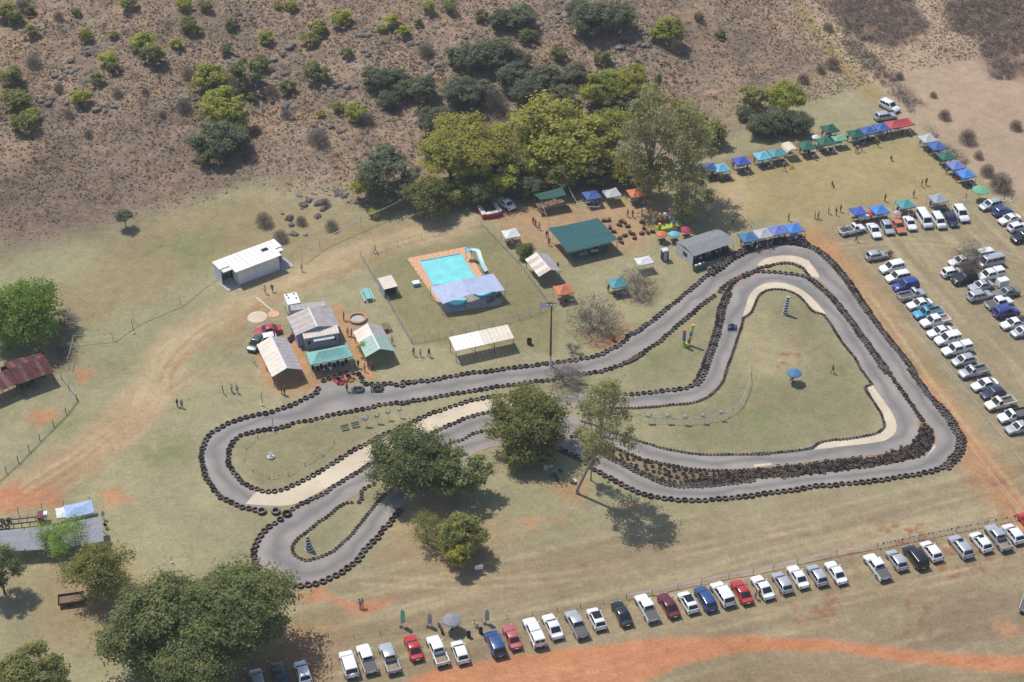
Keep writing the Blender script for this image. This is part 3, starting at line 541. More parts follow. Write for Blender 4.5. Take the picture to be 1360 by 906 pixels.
for k, (x, y, z, d, label, s, rn) in enumerate(rest):
    a = rn * 6.28; tl = .10 if 'heap' in label or 'rubble' in label else .05
    M = Matrix.Translation((x, y, max(.02, z))) @ Matrix.Rotation(trnd.uniform(-tl, tl), 4, 'X') @ Matrix.Rotation(trnd.uniform(-tl, tl), 4, 'Y') @ Matrix.Rotation(a, 4, 'Z') @ Matrix.Scale(d, 4)
    M = np.array(M); allv.append(base @ M[:3, :3].T + M[:3, 3]); allf.append(bf + len(base) * k); alm.append(np.where(bm_ == 1, (2, 5, 4)[s % 3] if 'heap' in label else 1 + s % 5, 0))
me = raw_mesh('tyre_walls', np.concatenate(allv), np.concatenate(allf), True); me.polygons.foreach_set('material_index', np.concatenate(alm).astype(np.int32))
me.set_sharp_from_angle(angle=math.radians(45))
tag(obj('tyre_walls', me, [RUBBER] + DUSTS), 'rest of the old black tyres lining and dividing the kart lanes', None, None, 'stuff')
# ------------------------------------------------------------------ leaves, crowns and bare twigs
LM = {'dark': leaf_mat('leaves_dark_green', (.080, .100, .040), (.185, .212, .080), (.325, .340, .135), .48),
      'deep': leaf_mat('leaves_grey_green', (.078, .092, .058), (.165, .182, .110), (.265, .276, .165), .44),
      'yellow': leaf_mat('leaves_yellow_green', (.140, .168, .028), (.330, .350, .066), (.540, .540, .120), .48),
      'gold': leaf_mat('leaves_golden_green', (.150, .152, .030), (.345, .335, .072), (.550, .510, .130), .48),
      'olive': leaf_mat('leaves_olive', (.100, .112, .034), (.235, .245, .080), (.380, .375, .140), .46),
      'gum': leaf_mat('leaves_gum', (.125, .135, .072), (.285, .282, .145), (.440, .415, .230), .48),
      'bright': leaf_mat('leaves_fresh_green', (.090, .145, .028), (.215, .320, .060), (.360, .470, .110), .48),
      'dry': leaf_mat('dry_twig_haze', (.110, .096, .086), (.205, .178, .156), (.310, .275, .242), .2),
      'brown': leaf_mat('dry_brown_brush', (.090, .070, .060), (.172, .138, .114), (.270, .220, .180), .3),
      'thicket': leaf_mat('dead_thicket', (.060, .046, .042), (.128, .102, .090), (.210, .172, .148), .25), 'weed': leaf_mat('hill_weed_green', (.075, .075, .045), (.150, .150, .085), (.230, .225, .130), .3),
      'straw': leaf_mat('dry_grass_tufts', (.180, .140, .105), (.300, .240, .180), (.430, .350, .260), .4)}
BARK = mat('bark_grey_brown', (.16, .125, .095), .95, var=.25, scale=4, bump=.4); PALEBARK = mat('bark_pale', (.30, .26, .21), .9, var=.25, scale=3, bump=.3)
DARKBARK = mat('bark_dark', (.085, .066, .054), .95, var=.25, scale=4, bump=.4)
def quads_from(c, nrm, size, rng, aspect=.7):
    n = len(c); r = rng.normal(size=(n, 3)); u = np.cross(nrm, r); u /= np.linalg.norm(u, axis=1)[:, None] + 1e-9
    w = np.cross(nrm, u); s = (size * rng.uniform(.65, 1.35, n))[:, None]
    V = np.stack([c - u * s - w * s * aspect, c + u * s - w * s * aspect, c + u * s * .8 + w * s * aspect, c - u * s * .8 + w * s * aspect], 1).reshape(-1, 3)
    return V, np.arange(n * 4).reshape(n, 4)
def lobes_for(rng, kind, n):
    """centres and radii of leaf clumps inside a crown of unit radius, crown centre at the origin"""
    out = []
    for i in range(n):
        a = i * 2.39996 + rng.uniform(-.5, .5)
        if kind == 'umbrella': r = math.sqrt((i + .5) / n) * .80; z = .34 * math.sqrt(max(0, 1 - r * r)) + rng.uniform(-.12, .12); q = rng.uniform(.16, .32)
        elif kind == 'gum':
            z = 1 - 1.9 * (i + .5) / n; r = (1 - abs(z) ** 2.4) * rng.uniform(.25, .80); z *= .85; q = rng.uniform(.13, .27)
        elif kind == 'tall':
            z = rng.uniform(-.95, .95); r = (1 - abs(z) ** 2.2) * rng.uniform(.15, .5); q = rng.uniform(.2, .3)
        else:
            z = 1 - 1.7 * (i + .5) / n; r = math.sqrt(max(0, 1 - z * z)) * rng.uniform(.45, .80); z *= .62; q = rng.uniform(.17, .40)
        out.append((np.array([r * math.cos(a), r * math.sin(a), z]), q))
    return out
def crown(name, seed, kind='round', nl=16, leaves=7000, size=.05, droop=0.0, sparse=0.0, sub=14, spread=.30):
    """clumps made of sprays, sprays made of single leaves"""
    rng = np.random.default_rng(seed); lb = lobes_for(rng, kind, nl); C = []; N = []
    wts = np.array([q ** 1.8 for _, q in lb]); wts /= wts.sum()
    for (c, q), w in zip(lb, wts):
        ns = max(4, int(sub * nl * w)); per = max(3, int(leaves * w / ns))
        d = rng.normal(size=(ns, 3)); d[:, 2] = np.abs(d[:, 2]) * 1.0 - .35 * rng.uniform(0, 1, ns); d /= np.linalg.norm(d, axis=1)[:, None]
        cen = c + d * (q * rng.uniform(.55 - .3 * sparse, 1.12, ns))[:, None] * np.array([1, 1, .85])
        for k in range(ns):
            o = rng.normal(size=(per, 3)) * q * spread * rng.uniform(.6, 1.25) * np.array([1, 1, .62]); o[:, 2] -= droop * np.abs(o[:, 2]) + droop * rng.uniform(0, .3, per) * q
            C.append(cen[k] + o); N.append(o / (q * spread) * .35 + d[k] * .45 + rng.normal(size=(per, 3)) * .38 + np.array([-.12, .12, .55]))
    C = np.concatenate(C); N = np.concatenate(N); N /= np.linalg.norm(N, axis=1)[:, None]
    V, Fq = quads_from(C, N, size, rng, .6); return raw_mesh(name, V, Fq), lb
def twigs(name, seed, depth=5, spread=.55, up=.35, start=.28, kids=3, droop=0):
    """bare branching shrub of unit height"""
    rnd = random.Random(seed); mb = MB()
    def grow(p, d, L, r, k):
        q = p + d * L; mb.tube([p, p.lerp(q, .5) + Vector((rnd.uniform(-.03, .03), rnd.uniform(-.03, .03), 0)) * L * 3, q], [r, r * .8, r * .6], 3 if k > 1 else 5, cap=False)
        if k >= depth: return
        for _ in range(kids + (1 if rnd.random() < .4 else 0)):
            n = (d + Vector((rnd.gauss(0, spread), rnd.gauss(0, spread), rnd.gauss(0, spread * .6) + up * .4 - droop))).normalized()
            grow(p.lerp(q, rnd.uniform(.55, 1)), n, L * rnd.uniform(.62, .85), r * .58, k + 1)
    for i in range(4):
        a = i * 1.57 + rnd.uniform(-.5, .5); grow(Vector((0, 0, -.02)), Vector((math.cos(a) * .55, math.sin(a) * .55, .85)).normalized(), start, .024, 1)
    return mb.mesh(name)
CR = {}
for kind, args in {'round': dict(kind='round', nl=20, leaves=9000, size=.034), 'big': dict(kind='round', nl=34, leaves=24000, size=.0215, sub=18, spread=.26), 'umbrella': dict(kind='umbrella', nl=34, leaves=18000, size=.0235, sub=16),
                   'gum': dict(kind='gum', nl=26, leaves=9000, size=.0205, droop=.7, sparse=.6, sub=11, spread=.36), 'tall': dict(kind='tall', nl=20, leaves=6000, size=.035), 'sparse': dict(kind='round', nl=18, leaves=3600, size=.026, sparse=.9, sub=9, spread=.4), 'bush': dict(kind='round', nl=12, leaves=2300, size=.060, sub=10, spread=.34),
                   'willow': dict(kind='round', nl=28, leaves=14000, size=.024, droop=.9, sparse=.4, spread=.36)}.items():
    CR[kind] = [crown('crown', 100 + 7 * s + len(kind), **args) for s in range(5 if kind in ('bush', 'round') else 3)]
def tree(px, py, r_px, kind, leaf, label, ry=None, H=None, hc=None, bark=None, group=None, squash=1.0, lean=(0, 0), seed=None, tr=.055, name='tree', part='crown'):
    """crown seen centred on (px, py), r_px wide either way; hc = height of the crown's centre"""
    seed = int(px * 7 + py) if seed is None else seed
    r0 = r_px / pxm(P(px, py)); hc = hc if hc is not None else r0 * .62
    p = P(px, py, hc); r = r_px / pxm(p + Vector((0, 0, hc)))
    me, lb = CR[kind][seed % len(CR[kind])]
    root = thing(name, label, 'tree' if name.endswith('tree') else 'bush', p - Vector((lean[0] * r, lean[1] * r, 0)), 0, group)
    root.location.z = float(gz(root.location.x, root.location.y))
    c = obj(part, me, LM[leaf], root, (lean[0] * r, lean[1] * r, hc), (seed * 1.7) % 6.28, (r, r, r * squash * (ry / r_px if ry else 1)))
    ang = (seed * 1.7) % 6.28
    tmesh = MB()
    rnd = random.Random(seed); zs = squash * (ry / r_px if ry else 1); R_ = Matrix.Rotation(ang, 3, 'Z'); top = Vector((lean[0] * r, lean[1] * r, hc * .98)); rb = r * tr
    b0 = Vector((0, 0, -.1)); mid = b0.lerp(top, .55) + Vector((rnd.uniform(-.05, .05) * r, rnd.uniform(-.05, .05) * r, 0))
    tmesh.tube([b0, b0 + Vector((0, 0, .25 + hc * .04)), mid, top], [rb * 1.5, rb * 1.1, rb * .8, rb * .45], 8)
    for cc, q in lb[:(14 if r > 2 else 5)]:
        f = rnd.uniform(.4, .95); s = b0.lerp(mid, f / .55) if f < .55 else mid.lerp(top, (f - .55) / .45)
        e = R_ @ Vector((cc[0] * r, cc[1] * r, cc[2] * r * zs)) * .9 + Vector((lean[0] * r, lean[1] * r, hc)); e.z = max(e.z, .1)
        tmesh.tube([s, s.lerp(e, .5) + Vector((0, 0, -.04 * r)), e], [rb * .42, rb * .28, rb * .09], 4, cap=False)
    obj('trunk' if name.endswith('tree') else 'stem', tmesh.mesh('trunk', 50), bark or BARK, root)
    return root
TW = [twigs('twigs', s) for s in range(4)]; TWB = [twigs('branches', 20 + s, 6, .5, .3, .30, 3) for s in range(3)]
TWL = []
for s in range(6):   # fine twig haze: short thin slivers around the branch ends
    rng = np.random.default_rng(300 + s); n = 2600 if s < 3 else 1100; d = rng.normal(size=(n, 3)); d /= np.linalg.norm(d, axis=1)[:, None]; d[:, 2] = np.abs(d[:, 2])
    c = d * (rng.uniform(.25, 1.0, n) ** .6)[:, None] * np.array([.85, .85, .95]) + np.array([0, 0, .12])
    t = d * .6 + rng.normal(size=(n, 3)) * .5; t /= np.linalg.norm(t, axis=1)[:, None]; w = np.cross(t, rng.normal(size=(n, 3))); w /= np.linalg.norm(w, axis=1)[:, None]
    Ls = rng.uniform(.05, .13, n)[:, None]; ws = .0075
    V = np.stack([c - t * Ls - w * ws, c + t * Ls, c - t * Ls + w * ws], 1).reshape(-1, 3); TWL.append(raw_mesh('fine_twigs', V, np.arange(n * 3).reshape(n, 3)))
def bare(px, py, r_px, label, group=None, m='dry', big=False, name='bare_shrub', hk=1.0, fine=True):
    p = P(px, py, 0.0); r = r_px / pxm(p); p = P(px, py, r * .75 * hk); s = int(px + py)
    root = thing(name, label, 'tree' if 'tree' in name else 'bush', p, s % 6, group)
    ms = (TWB if big else TW); k = r * (1.0 if big else 1.15)
    obj('branches', ms[s % len(ms)], PALEBARK if big else DARKBARK, root, (0, 0, 0), 0, (k, k, k * 1.1 * hk))
    if fine: obj('fine_twigs', TWL[s % 3 + (3 if big else 0)], LM[m], root, (0, 0, 0), 0, (r * 1.1, r * 1.1, r * 1.35 * hk))
    return root
HL = {'y': ('bush', 'yellow', 'yellow green bush on the stony hillside', 'yellow green bushes on the hill'), 'd': ('bush', 'dark', 'dark green bush on the stony hillside', 'dark green bushes on the hill'),
      'o': ('bush', 'olive', 'dull olive bush on the stony hillside', 'olive bushes on the hill'), 'b': ('round', 'deep', 'grey green tree in the thicket on the hill', 'grey green trees of the hill thicket')}
HB = [(8,15,14,'y'),(18,24,13,'d'),(40,41,11,'o'),(113,47,11,'y'),(150,46,7,'y'),(190,56,17,'y'),(201,73,17,'d'),(143,78,11,'y'),(150,90,10,'d'),(128,105,11,'o'),(107,130,13,'y'),(15,105,19,'d'),(20,132,19,'o'),(42,152,12,'y'),(30,162,17,'o'),(234,58,9,'y'),(250,32,12,'o'),(263,40,7,'y'),(244,4,12,'y'),(272,8,10,'o'),(170,4,12,'o'),(282,106,25,'y'),(326,98,24,'d'),(295,142,32,'y'),(312,156,20,'y'),(286,186,30,'b'),(313,188,20,'b'),(275,211,13,'o'),(308,32,10,'d'),
      (454,24,15,'y'),(422,38,14,'o'),(412,52,13,'o'),(354,50,11,'y'),(347,85,11,'d'),(415,87,8,'y'),(422,98,16,'d'),(382,116,12,'d'),(386,8,9,'y'),(369,8,6,'y'),(569,10,10,'y'),(597,8,10,'o'),(521,28,11,'y'),(535,41,10,'y'),(507,37,7,'y'),(567,70,6,'y'),(500,104,20,'b'),(530,108,18,'b'),(557,120,23,'b'),(515,132,15,'b'),(472,148,16,'y'),(450,142,9,'y'),(426,152,6,'y'),(617,74,22,'b'),(662,72,27,'b'),(615,122,25,'b'),(580,162,24,'b'),(665,25,16,'b'),(682,100,20,'b'),(640,118,18,'b'),
      (692,22,19,'b'),(702,48,12,'d'),(785,26,26,'b'),(815,20,24,'b'),(770,12,16,'b'),(888,42,22,'y'),(928,22,7,'o'),(957,46,8,'o'),(742,68,13,'o'),(725,105,23,'b'),(700,122,21,'b'),(762,100,19,'b'),(688,80,16,'b'),(800,77,12,'d'),(842,97,17,'y'),(745,128,18,'b'),(900,140,12,'y'),(945,178,22,'o'),(930,165,16,'o'),(1002,130,19,'o'),(1035,162,20,'b'),(1058,166,17,'b'),(1012,168,18,'b'),(990,150,12,'b'),(496,283,9,'y'),(40,15,9,'d'),(100,15,7,'o'),(300,66,9,'d'),(460,70,9,'d'),(335,130,8,'d'),(555,30,7,'o'),(640,20,10,'o')]
HNAME = {'y': 'yellow green bush', 'd': 'dark green bush', 'o': 'olive bush', 'b': 'grey green tree'}
def hill_label(x, y, r, own, skip):
    size = 'very small' if r < 8 else 'small' if r < 11 else 'medium' if r < 15 else 'large' if r < 22 else 'very large'
    nb = sorted(((math.hypot(x - a, (y - b) * 1.7) - q - r, HNAME[t], q) for a, b, q, t in HB if (a, b) != skip))[:2]
    rel = 'touching' if nb[0][0] < 2 else 'near' if nb[0][0] < 14 else 'standing clear of'
    ns = lambda q: 'small' if q < 11 else 'large' if q > 18 else 'medium'
    lab = '%s %s on the hill %s a %s %s and %s' % (size, own, rel, ns(nb[0][2]), nb[0][1], nb[1][1])
    return lab if len(lab.split()) <= 16 else lab.rsplit(' and ', 1)[0]
for x, y, r, k in HB:
    kd, lf, lab, grp = HL[k]; lab = hill_label(x, y, r, HNAME[k], (x, y))
    tree(x, y, r * (1.2 if k == 'b' else 1.1), kd, lf, lab, group=grp, squash=.85 if k != 'b' else .75, hc=None, name='hill_tree' if k == 'b' else 'hill_bush', part='crown' if k == 'b' else 'foliage', tr=.04)
for x, y, r in [(77,20,9),(30,4,12),(77,114,8),(44,80,12),(117,176,7),(192,120,7),(250,95,11),(243,137,12),(303,112,20),(565,64,13),(487,156,13),(422,180,16),(657,132,22),(897,60,14),(350,290,14),(372,312,12),(400,292,9),(440,298,11),(432,268,8),(155,122,9),(215,150,6),(90,150,8),(360,120,12),(380,150,10),(340,170,9),(1290,178,0)]:
    if r: bare(x, y, r, hill_label(x, y, r, 'leafless shrub', None), 'leafless shrubs on the hill')
for x, y, r in [(1101,35,8),(1286,180,14),(1255,151,10),(1195,100,7),(1106,83,12),(1067,103,10),(1330,240,18),(1312,225,12),(1350,165,10),(1240,125,6),(1090,90,8),(1300,205,8)]:
    bare(x, y, r, 'dry dark brown shrub in the rough field beyond the tents', 'dry shrubs in the rough field', 'brown')
tree(165, 287, 13, 'round', 'deep', 'small lone round tree on the slope left of the white hall', hc=2.6, squash=.8, name='lone_tree')
tree(874, 108, 9, 'tall', 'dark', 'small dark conifer above the golden green grove', hc=3.0, squash=1.3, name='conifer_tree')
tree(1046, 130, 28, 'round', 'yellow', 'round yellow green tree behind the row of gazebos', hc=4.2, squash=.85, name='broadleaf_tree')
# the grove behind the shelters
for x, y, r, k, lf, hc, lab in [(622, 196, 66, 'umbrella', 'gold', 6.5, 'golden flat crowned tree beside the red counter'), (657, 224, 42, 'round', 'yellow', 4.6, 'yellow green tree leaning over the white sedan'), (598, 218, 42, 'umbrella', 'gold', 5.0, 'golden tree at the left end of the grove'),
                                (570, 262, 34, 'round', 'olive', 4.0, 'olive tree hanging over the dirt path'), (512, 230, 46, 'round', 'deep', 5.0, 'grey green tree at the foot of the hill near the path'), (490, 246, 24, 'round', 'yellow', 3.0, 'yellow green low tree below the grey green one'),
                                (735, 172, 58, 'round', 'gold', 6.5, 'golden tree behind the dark green stage shelter'), (775, 195, 56, 'round', 'gold', 6.0, 'olive tree above the blue and grey gazebos'), (722, 206, 44, 'round', 'yellow', 5.0, 'yellow green tree behind the stage roof'), (806, 172, 38, 'round', 'yellow', 6.0, 'bright yellow green tree between grove and gum tree'),
                                (805, 118, 34, 'round', 'yellow', 4.0, 'yellow tinged tree on the slope above the grove'), (840, 118, 32, 'round', 'gold', 4.0, 'golden tree on the slope beside the conifer'), (818, 142, 20, 'round', 'dark', 3.0, 'dark green tree below the golden slope trees'), (690, 215, 36, 'round', 'olive', 4.5, 'dark shady tree behind the parked white sedan'), (640, 255, 22, 'round', 'dark', 3.0, 'low dark tree beside the red counter'), (612, 254, 26, 'round', 'olive', 2.6, 'low olive tree under the golden flat crown'), (702, 246, 24, 'round', 'deep', 2.4, 'low grey green tree left of the stage shelter'), (742, 232, 28, 'round', 'olive', 3.4, 'olive tree right behind the stage shelter'), (788, 228, 30, 'round', 'olive', 3.4, 'olive tree right behind the blue grove gazebo'), (832, 222, 32, 'round', 'gold', 3.6, 'golden tree at the foot of the gum trunks')]:
    tree(x, y, r, k, lf, lab, hc=hc, squash=.8 if k == 'round' else .75, name='grove_tree', group=None)
tree(866, 186, 66, 'gum', 'gum', 'tall drooping gum tree behind the inflatable castle', hc=12.5, squash=1.25, name='gum_tree', bark=PALEBARK, tr=.05)
tree(912, 196, 56, 'gum', 'gum', 'second drooping gum tree nearest the cyan gazebo', hc=12.5, squash=1.25, name='gum_tree', bark=PALEBARK, tr=.05)
tree(914, 256, 44, 'gum', 'gum', 'low gum branches hanging over the big white marquee', hc=6.5, squash=1.0, name='gum_tree', bark=PALEBARK, tr=.05)
# trees in the park
tree(28, 415, 54, 'willow', 'bright', 'fresh green tree over the rusty roofed shed', hc=6.0, squash=1.0, name='pepper_tree', tr=.07)
tree(85, 425, 22, 'sparse', 'dry', 'thin grey bush behind the rusty shed', hc=2.0, squash=.8, name='grey_bush', part='foliage')
tree(5, 440, 26, 'willow', 'bright', 'fresh green lower tree left of the rusty shed', hc=3.5, squash=1.0, name='pepper_tree', tr=.07)
tree(210, 828, 82, 'big', 'dark', 'huge dark green tree with dense clumped crown, left of the pair', hc=6.5, squash=.8, name='shade_tree')
tree(312, 814, 80, 'big', 'dark', 'huge dark green tree close to the green sedan and lower hairpin', hc=7.5, squash=.85, name='shade_tree')
tree(258, 884, 66, 'big', 'dark', 'dark green tree in front of the two huge ones', hc=5.0, squash=.8, name='shade_tree')
tree(130, 752, 44, 'willow', 'olive', 'loose olive tree standing over a wooden flat trailer', hc=5.0, squash=.9, name='olive_tree')
tree(78, 712, 36, 'sparse', 'bright', 'thin fresh green shrub growing through the shade net', hc=3.0, squash=.7, name='young_tree')
tree(-2, 755, 30, 'round', 'dark', 'dark green tree at the shade net corner', hc=5.0, squash=1.0, name='shade_tree')
tree(45, 895, 50, 'round', 'olive', 'olive green tree beside the mown track', hc=4.0, squash=.8, name='olive_tree')
tree(5, 905, 34, 'round', 'olive', 'low olive tree behind the wider olive one', hc=3.5, squash=.8, name='olive_tree')
tree(546, 614, 60, 'big', 'dark', 'spreading green tree between the concrete lane and the hairpin', hc=5.2, squash=.8, name='shade_tree')
tree(606, 626, 44, 'round', 'dark', 'smaller green tree joined to the spreading one', hc=4.5, squash=.85, name='shade_tree')
tree(702, 560, 57, 'big', 'olive', 'round green tree over the kart lanes beside the gum', hc=5.5, squash=.85, name='shade_tree')
tree(690, 602, 26, 'round', 'olive', 'low bright bush in front of the round green tree', hc=2.5, squash=.85, name='park_bush', part='foliage')
tree(722, 605, 20, 'round', 'olive', 'small bright bush beside the picnic chairs', hc=2.2, squash=.85, name='park_bush', part='foliage')
tree(802, 558, 58, 'gum', 'gum', 'tall leaning gum tree casting a shadow over the grass', hc=15.0, squash=1.15, name='gum_tree', bark=PALEBARK, tr=.038, lean=(.55, -.1))
tree(786, 602, 20, 'gum', 'gum', 'young gum shoots beside the leaning gum trunk', hc=5.5, squash=1.2, name='gum_tree', bark=PALEBARK)
tree(614, 712, 34, 'round', 'olive', 'olive tree with a white sign at its foot', hc=3.4, squash=1.1, name='olive_tree')
tree(608, 738, 22, 'round', 'gold', 'golden tinged low tree above the white sign', hc=2.6, squash=1.0, name='olive_tree')
tree(566, 702, 28, 'sparse', 'olive', 'sparse brownish tree beside the lower hairpin', hc=3.0, squash=1.0, name='olive_tree')
tree(697, 333, 14, 'round', 'dark', 'dark leafy bush behind the small tin roofed bar', hc=1.4, squash=.8, name='park_bush', part='foliage')
tree(482, 462, 10, 'sparse', 'bright', 'thin sapling beside the teal canopy', hc=1.6, squash=1.2, name='young_tree')
bare(790, 415, 44, 'wide leafless tree beside the top straight', None, 'dry', True, 'bare_tree', .8)
bare(846, 372, 32, 'leafless tree beside the teal gazebo', None, 'dry', True, 'bare_tree', .85)
bare(752, 495, 34, 'leafless shrub hanging over the tarmac of the top straight', None, 'dry', True, 'bare_tree', .75)
bare(762, 458, 22, 'small leafless tree beside the tall lamp pole', None, 'dry', True, 'bare_tree', .8, fine=False)
bare(1290, 334, 30, 'purplish leafless tree among the parked cars', None, 'dry', True, 'bare_tree', .8)
bare(1287, 358, 18, 'dark twiggy shrub between the black car and the vans', None, 'brown')
bare(1182, 334, 16, 'thin leafless sapling behind the silver hatchback', None, 'dry', False, 'bare_tree', 1.0, fine=False)
# ------------------------------------------------------------------ uncounted growth: tufts, brush and rubble
def scatter_blades(name, label, leaf, n, test, hgt, wid, seed, rect, lean=.9):
    rng = np.random.default_rng(seed); x = rng.uniform(rect[0], rect[1], n); y = rng.uniform(rect[2], rect[3], n); k = test(x, y, rng); x, y = x[k], y[k]; n = len(x); z = gz(x, y)
    a = rng.uniform(0, 6.28, n); h = hgt * rng.uniform(.5, 1.5, n); w = wid * rng.uniform(.5, 1.5, n); ox = rng.normal(0, lean, n) * h; oy = rng.normal(0, lean, n) * h; V = []
    for b in range(2):
        aa = a + b * 1.6; dx, dy = np.cos(aa) * w, np.sin(aa) * w
        V.append(np.stack([np.stack([x - dx, y - dy, z - .03], 1), np.stack([x + dx, y + dy, z - .03], 1), np.stack([x + dx * 1.2 + ox, y + dy * 1.2 + oy, z + h], 1), np.stack([x - dx * 1.2 + ox, y - dy * 1.2 + oy, z + h * .8], 1)], 1).reshape(-1, 3))
    V = np.concatenate(V); return tag(obj(name, raw_mesh(name, V, np.arange(len(V)).reshape(-1, 4)), LM[leaf]), label, None, None, 'stuff')
hillrect = (-128, 125, 20, 150)
scatter_blades('dry_grass', 'rough dry grass tufts over the stony hill and field', 'straw', 130000, lambda x, y, r: (foot_d(x, y) > 1 + 34 * r.uniform(0, 1, len(x)) ** 2 * (x < 60)) & (fbm(x * .12, y * .12, 7) + r.uniform(-.3, .3, len(x)) > .47), .17, .15, 11, hillrect)
scatter_blades('brown_weeds', 'dark brown dead weeds over the stony hill', 'brown', 34000, lambda x, y, r: (foot_d(x, y) > 4 + 40 * r.uniform(0, 1, len(x))) & (fbm(x * .10, y * .10, 8) + r.uniform(-.25, .25, len(x)) > .55), .18, .17, 12, hillrect)
def px_of(x, y, z=0):
    k = (y - CAM_Y) * cp + (CAM_H - z) * sp; return 680 + CAM_F * x / k, 453 - CAM_F * ((y - CAM_Y) * sp - (CAM_H - z) * cp) / k
THK = [[(1090, 5), (1200, -10), (1235, 40), (1180, 62), (1140, 52), (1112, 30)], [(1255, 5), (1370, -10), (1375, 105), (1318, 105), (1300, 52), (1262, 40)], [(1118, 40), (1140, 58), (1185, 100), (1225, 140), (1212, 150), (1170, 112), (1125, 66)], [(1300, 232), (1330, 222), (1362, 250), (1362, 268), (1330, 262)], [(1225, 165), (1262, 195), (1320, 250), (1300, 236), (1240, 188)]]
def in_thk(x, y, r):
    X, Y = px_of(x, y, gz(x, y)); res = np.zeros(len(x), bool)
    for pg in THK:
        ins = np.zeros(len(x), bool)
        for i in range(len(pg)):
            x1, y1 = pg[i]; x2, y2 = pg[(i + 1) % len(pg)]
            if y1 != y2: ins ^= ((y1 > Y) != (y2 > Y)) & (X < (x2 - x1) * (Y - y1) / (y2 - y1) + x1)
        res |= ins
    return res & (fbm(x * .16, y * .16, 19) + r.uniform(-.2, .2, len(x)) > .40)
def brush_mass(name, label, leaf, pts, rlo, rhi, nq, seed, zk=.62, blow=2.6):
    rng = np.random.default_rng(seed); src = np.array([v.co[:] for v in CR['sparse'][0][0].vertices]).reshape(-1, 4, 3); av = []
    for x, y in pts:
        r = rng.uniform(rlo, rhi); a = rng.uniform(0, 6.28); q = src[rng.choice(len(src), nq, False)]; ce = q.mean(1, keepdims=True); q = ce + (q - ce) * blow / r
        R_ = np.array([[math.cos(a) * rng.uniform(.8, 1.5), -math.sin(a), 0], [math.sin(a), math.cos(a), 0], [0, 0, zk]]); av.append((q.reshape(-1, 3) @ R_.T) * r + np.array([x, y, float(gz(x, y)) + r * zk * .5]))
    V = np.concatenate(av); return tag(obj(name, raw_mesh(name, V, np.arange(len(V)).reshape(-1, 4)), LM[leaf]), label, None, None, 'stuff')
def spaced(x, y, dmin, nmax):
    pts = []; cell = {}
    for a, b in zip(x, y):
        k = (int(a / dmin), int(b / dmin))
        if any((a - c) ** 2 + (b - d) ** 2 < dmin * dmin for i in (-1, 0, 1) for j in (-1, 0, 1) for c, d in cell.get((k[0] + i, k[1] + j), ())): continue
        cell.setdefault(k, []).append((a, b)); pts.append((a, b))
        if len(pts) >= nmax: break
    return pts
rng = np.random.default_rng(41); bx = rng.uniform(25, 135, 30000); by = rng.uniform(60, 155, 30000); kk = in_thk(bx, by, rng)
brush_mass('dry_brush', 'dead brown brush massed at the rough field edge', 'thicket', spaced(bx[kk], by[kk], 1.05, 1100), .8, 1.9, 190, 42)
bx = rng.uniform(-128, 40, 40000); by = rng.uniform(25, 150, 40000); kk = (foot_d(bx, by) > 10) & (fbm(bx * .07, by * .07, 29) * .6 + fbm(bx * .3, by * .3, 30) * .4 + rng.uniform(-.12, .12, len(bx)) > .56)
brush_mass('hill_scrub', 'low dry scrub in patches over the stony hill', 'thicket', spaced(bx[kk], by[kk], .9, 1100), .3, .85, 46, 43, .5, 3.2)
bx = rng.uniform(-128, 60, 40000); by = rng.uniform(25, 150, 40000); kk = (foot_d(bx, by) > 6) & (fbm(bx * .09, by * .09, 39) + rng.uniform(-.2, .2, len(bx)) > .6)
brush_mass('hill_weeds', 'low grey green weeds in patches over the stony hill', 'weed', spaced(bx[kk], by[kk], .9, 500), .25, .7, 40, 44, .5, 3.2)
# rocks
def rock_mesh(seed):
    bm = bmesh.new(); bmesh.ops.create_icosphere(bm, subdivisions=2, radius=.5); rnd = random.Random(seed); o = Vector((rnd.random() * 9, rnd.random() * 9, 0))
    for v in bm.verts:
        n = vnoise(np.array([v.co.x * 3 + o.x + v.co.z]), np.array([v.co.y * 3 + o.y - v.co.z]), seed)[0]; v.co *= .62 + .75 * n; v.co.z *= .7
    me = bpy.data.meshes.new('rock'); bm.to_mesh(me); bm.free(); return me
RK = [rock_mesh(s) for s in range(5)]; ROCK = [mat('grey_rock_%d' % i, c, .95, var=.3, scale=1.5, bump=.5) for i, c in enumerate([(.155, .130, .112), (.115, .095, .082), (.20, .17, .145)])]
rr = random.Random(9)
CL = [(75, 105, 26), (120, 138, 26), (60, 135, 14), (330, 25, 26), (310, 70, 30), (350, 120, 34), (375, 70, 24), (480, 60, 40), (500, 40, 26), (545, 55, 22), (390, 160, 30), (300, 130, 16), (745, 12, 16), (740, 30, 14), (850, 40, 14), (850, 62, 18), (830, 65, 16), (410, 270, 22), (390, 300, 26), (455, 260, 16), (440, 170, 30), (620, 60, 30), (580, 90, 24), (130, 60, 40), (95, 95, 24), (250, 130, 20), (700, 95, 30), (445, 120, 30), (370, 100, 20)]
for x, y, s in CL:
    for _ in range(9):
        p = P(x + rr.gauss(0, s * .5), y + rr.gauss(0, s * .28)); d = rr.uniform(.5, 1.7); k = rr.randrange(5)
        o = obj('rock', RK[k], ROCK[rr.randrange(3)], None, p + Vector((0, 0, d * .06)), rr.uniform(0, 6), (d * rr.uniform(.8, 1.5), d, d * rr.uniform(.6, 1.0)))
        lab = '%s grey boulder in the outcrop by a ' % ('big' if d > 1.3 else 'mid sized' if d > .9 else 'small') + hill_label(x, y, 12, 'b', None).split(' a ', 1)[1]
        tag(o, lab if len(lab.split()) <= 16 else lab.rsplit(' and ', 1)[0], 'rock', 'boulders on the hillside')
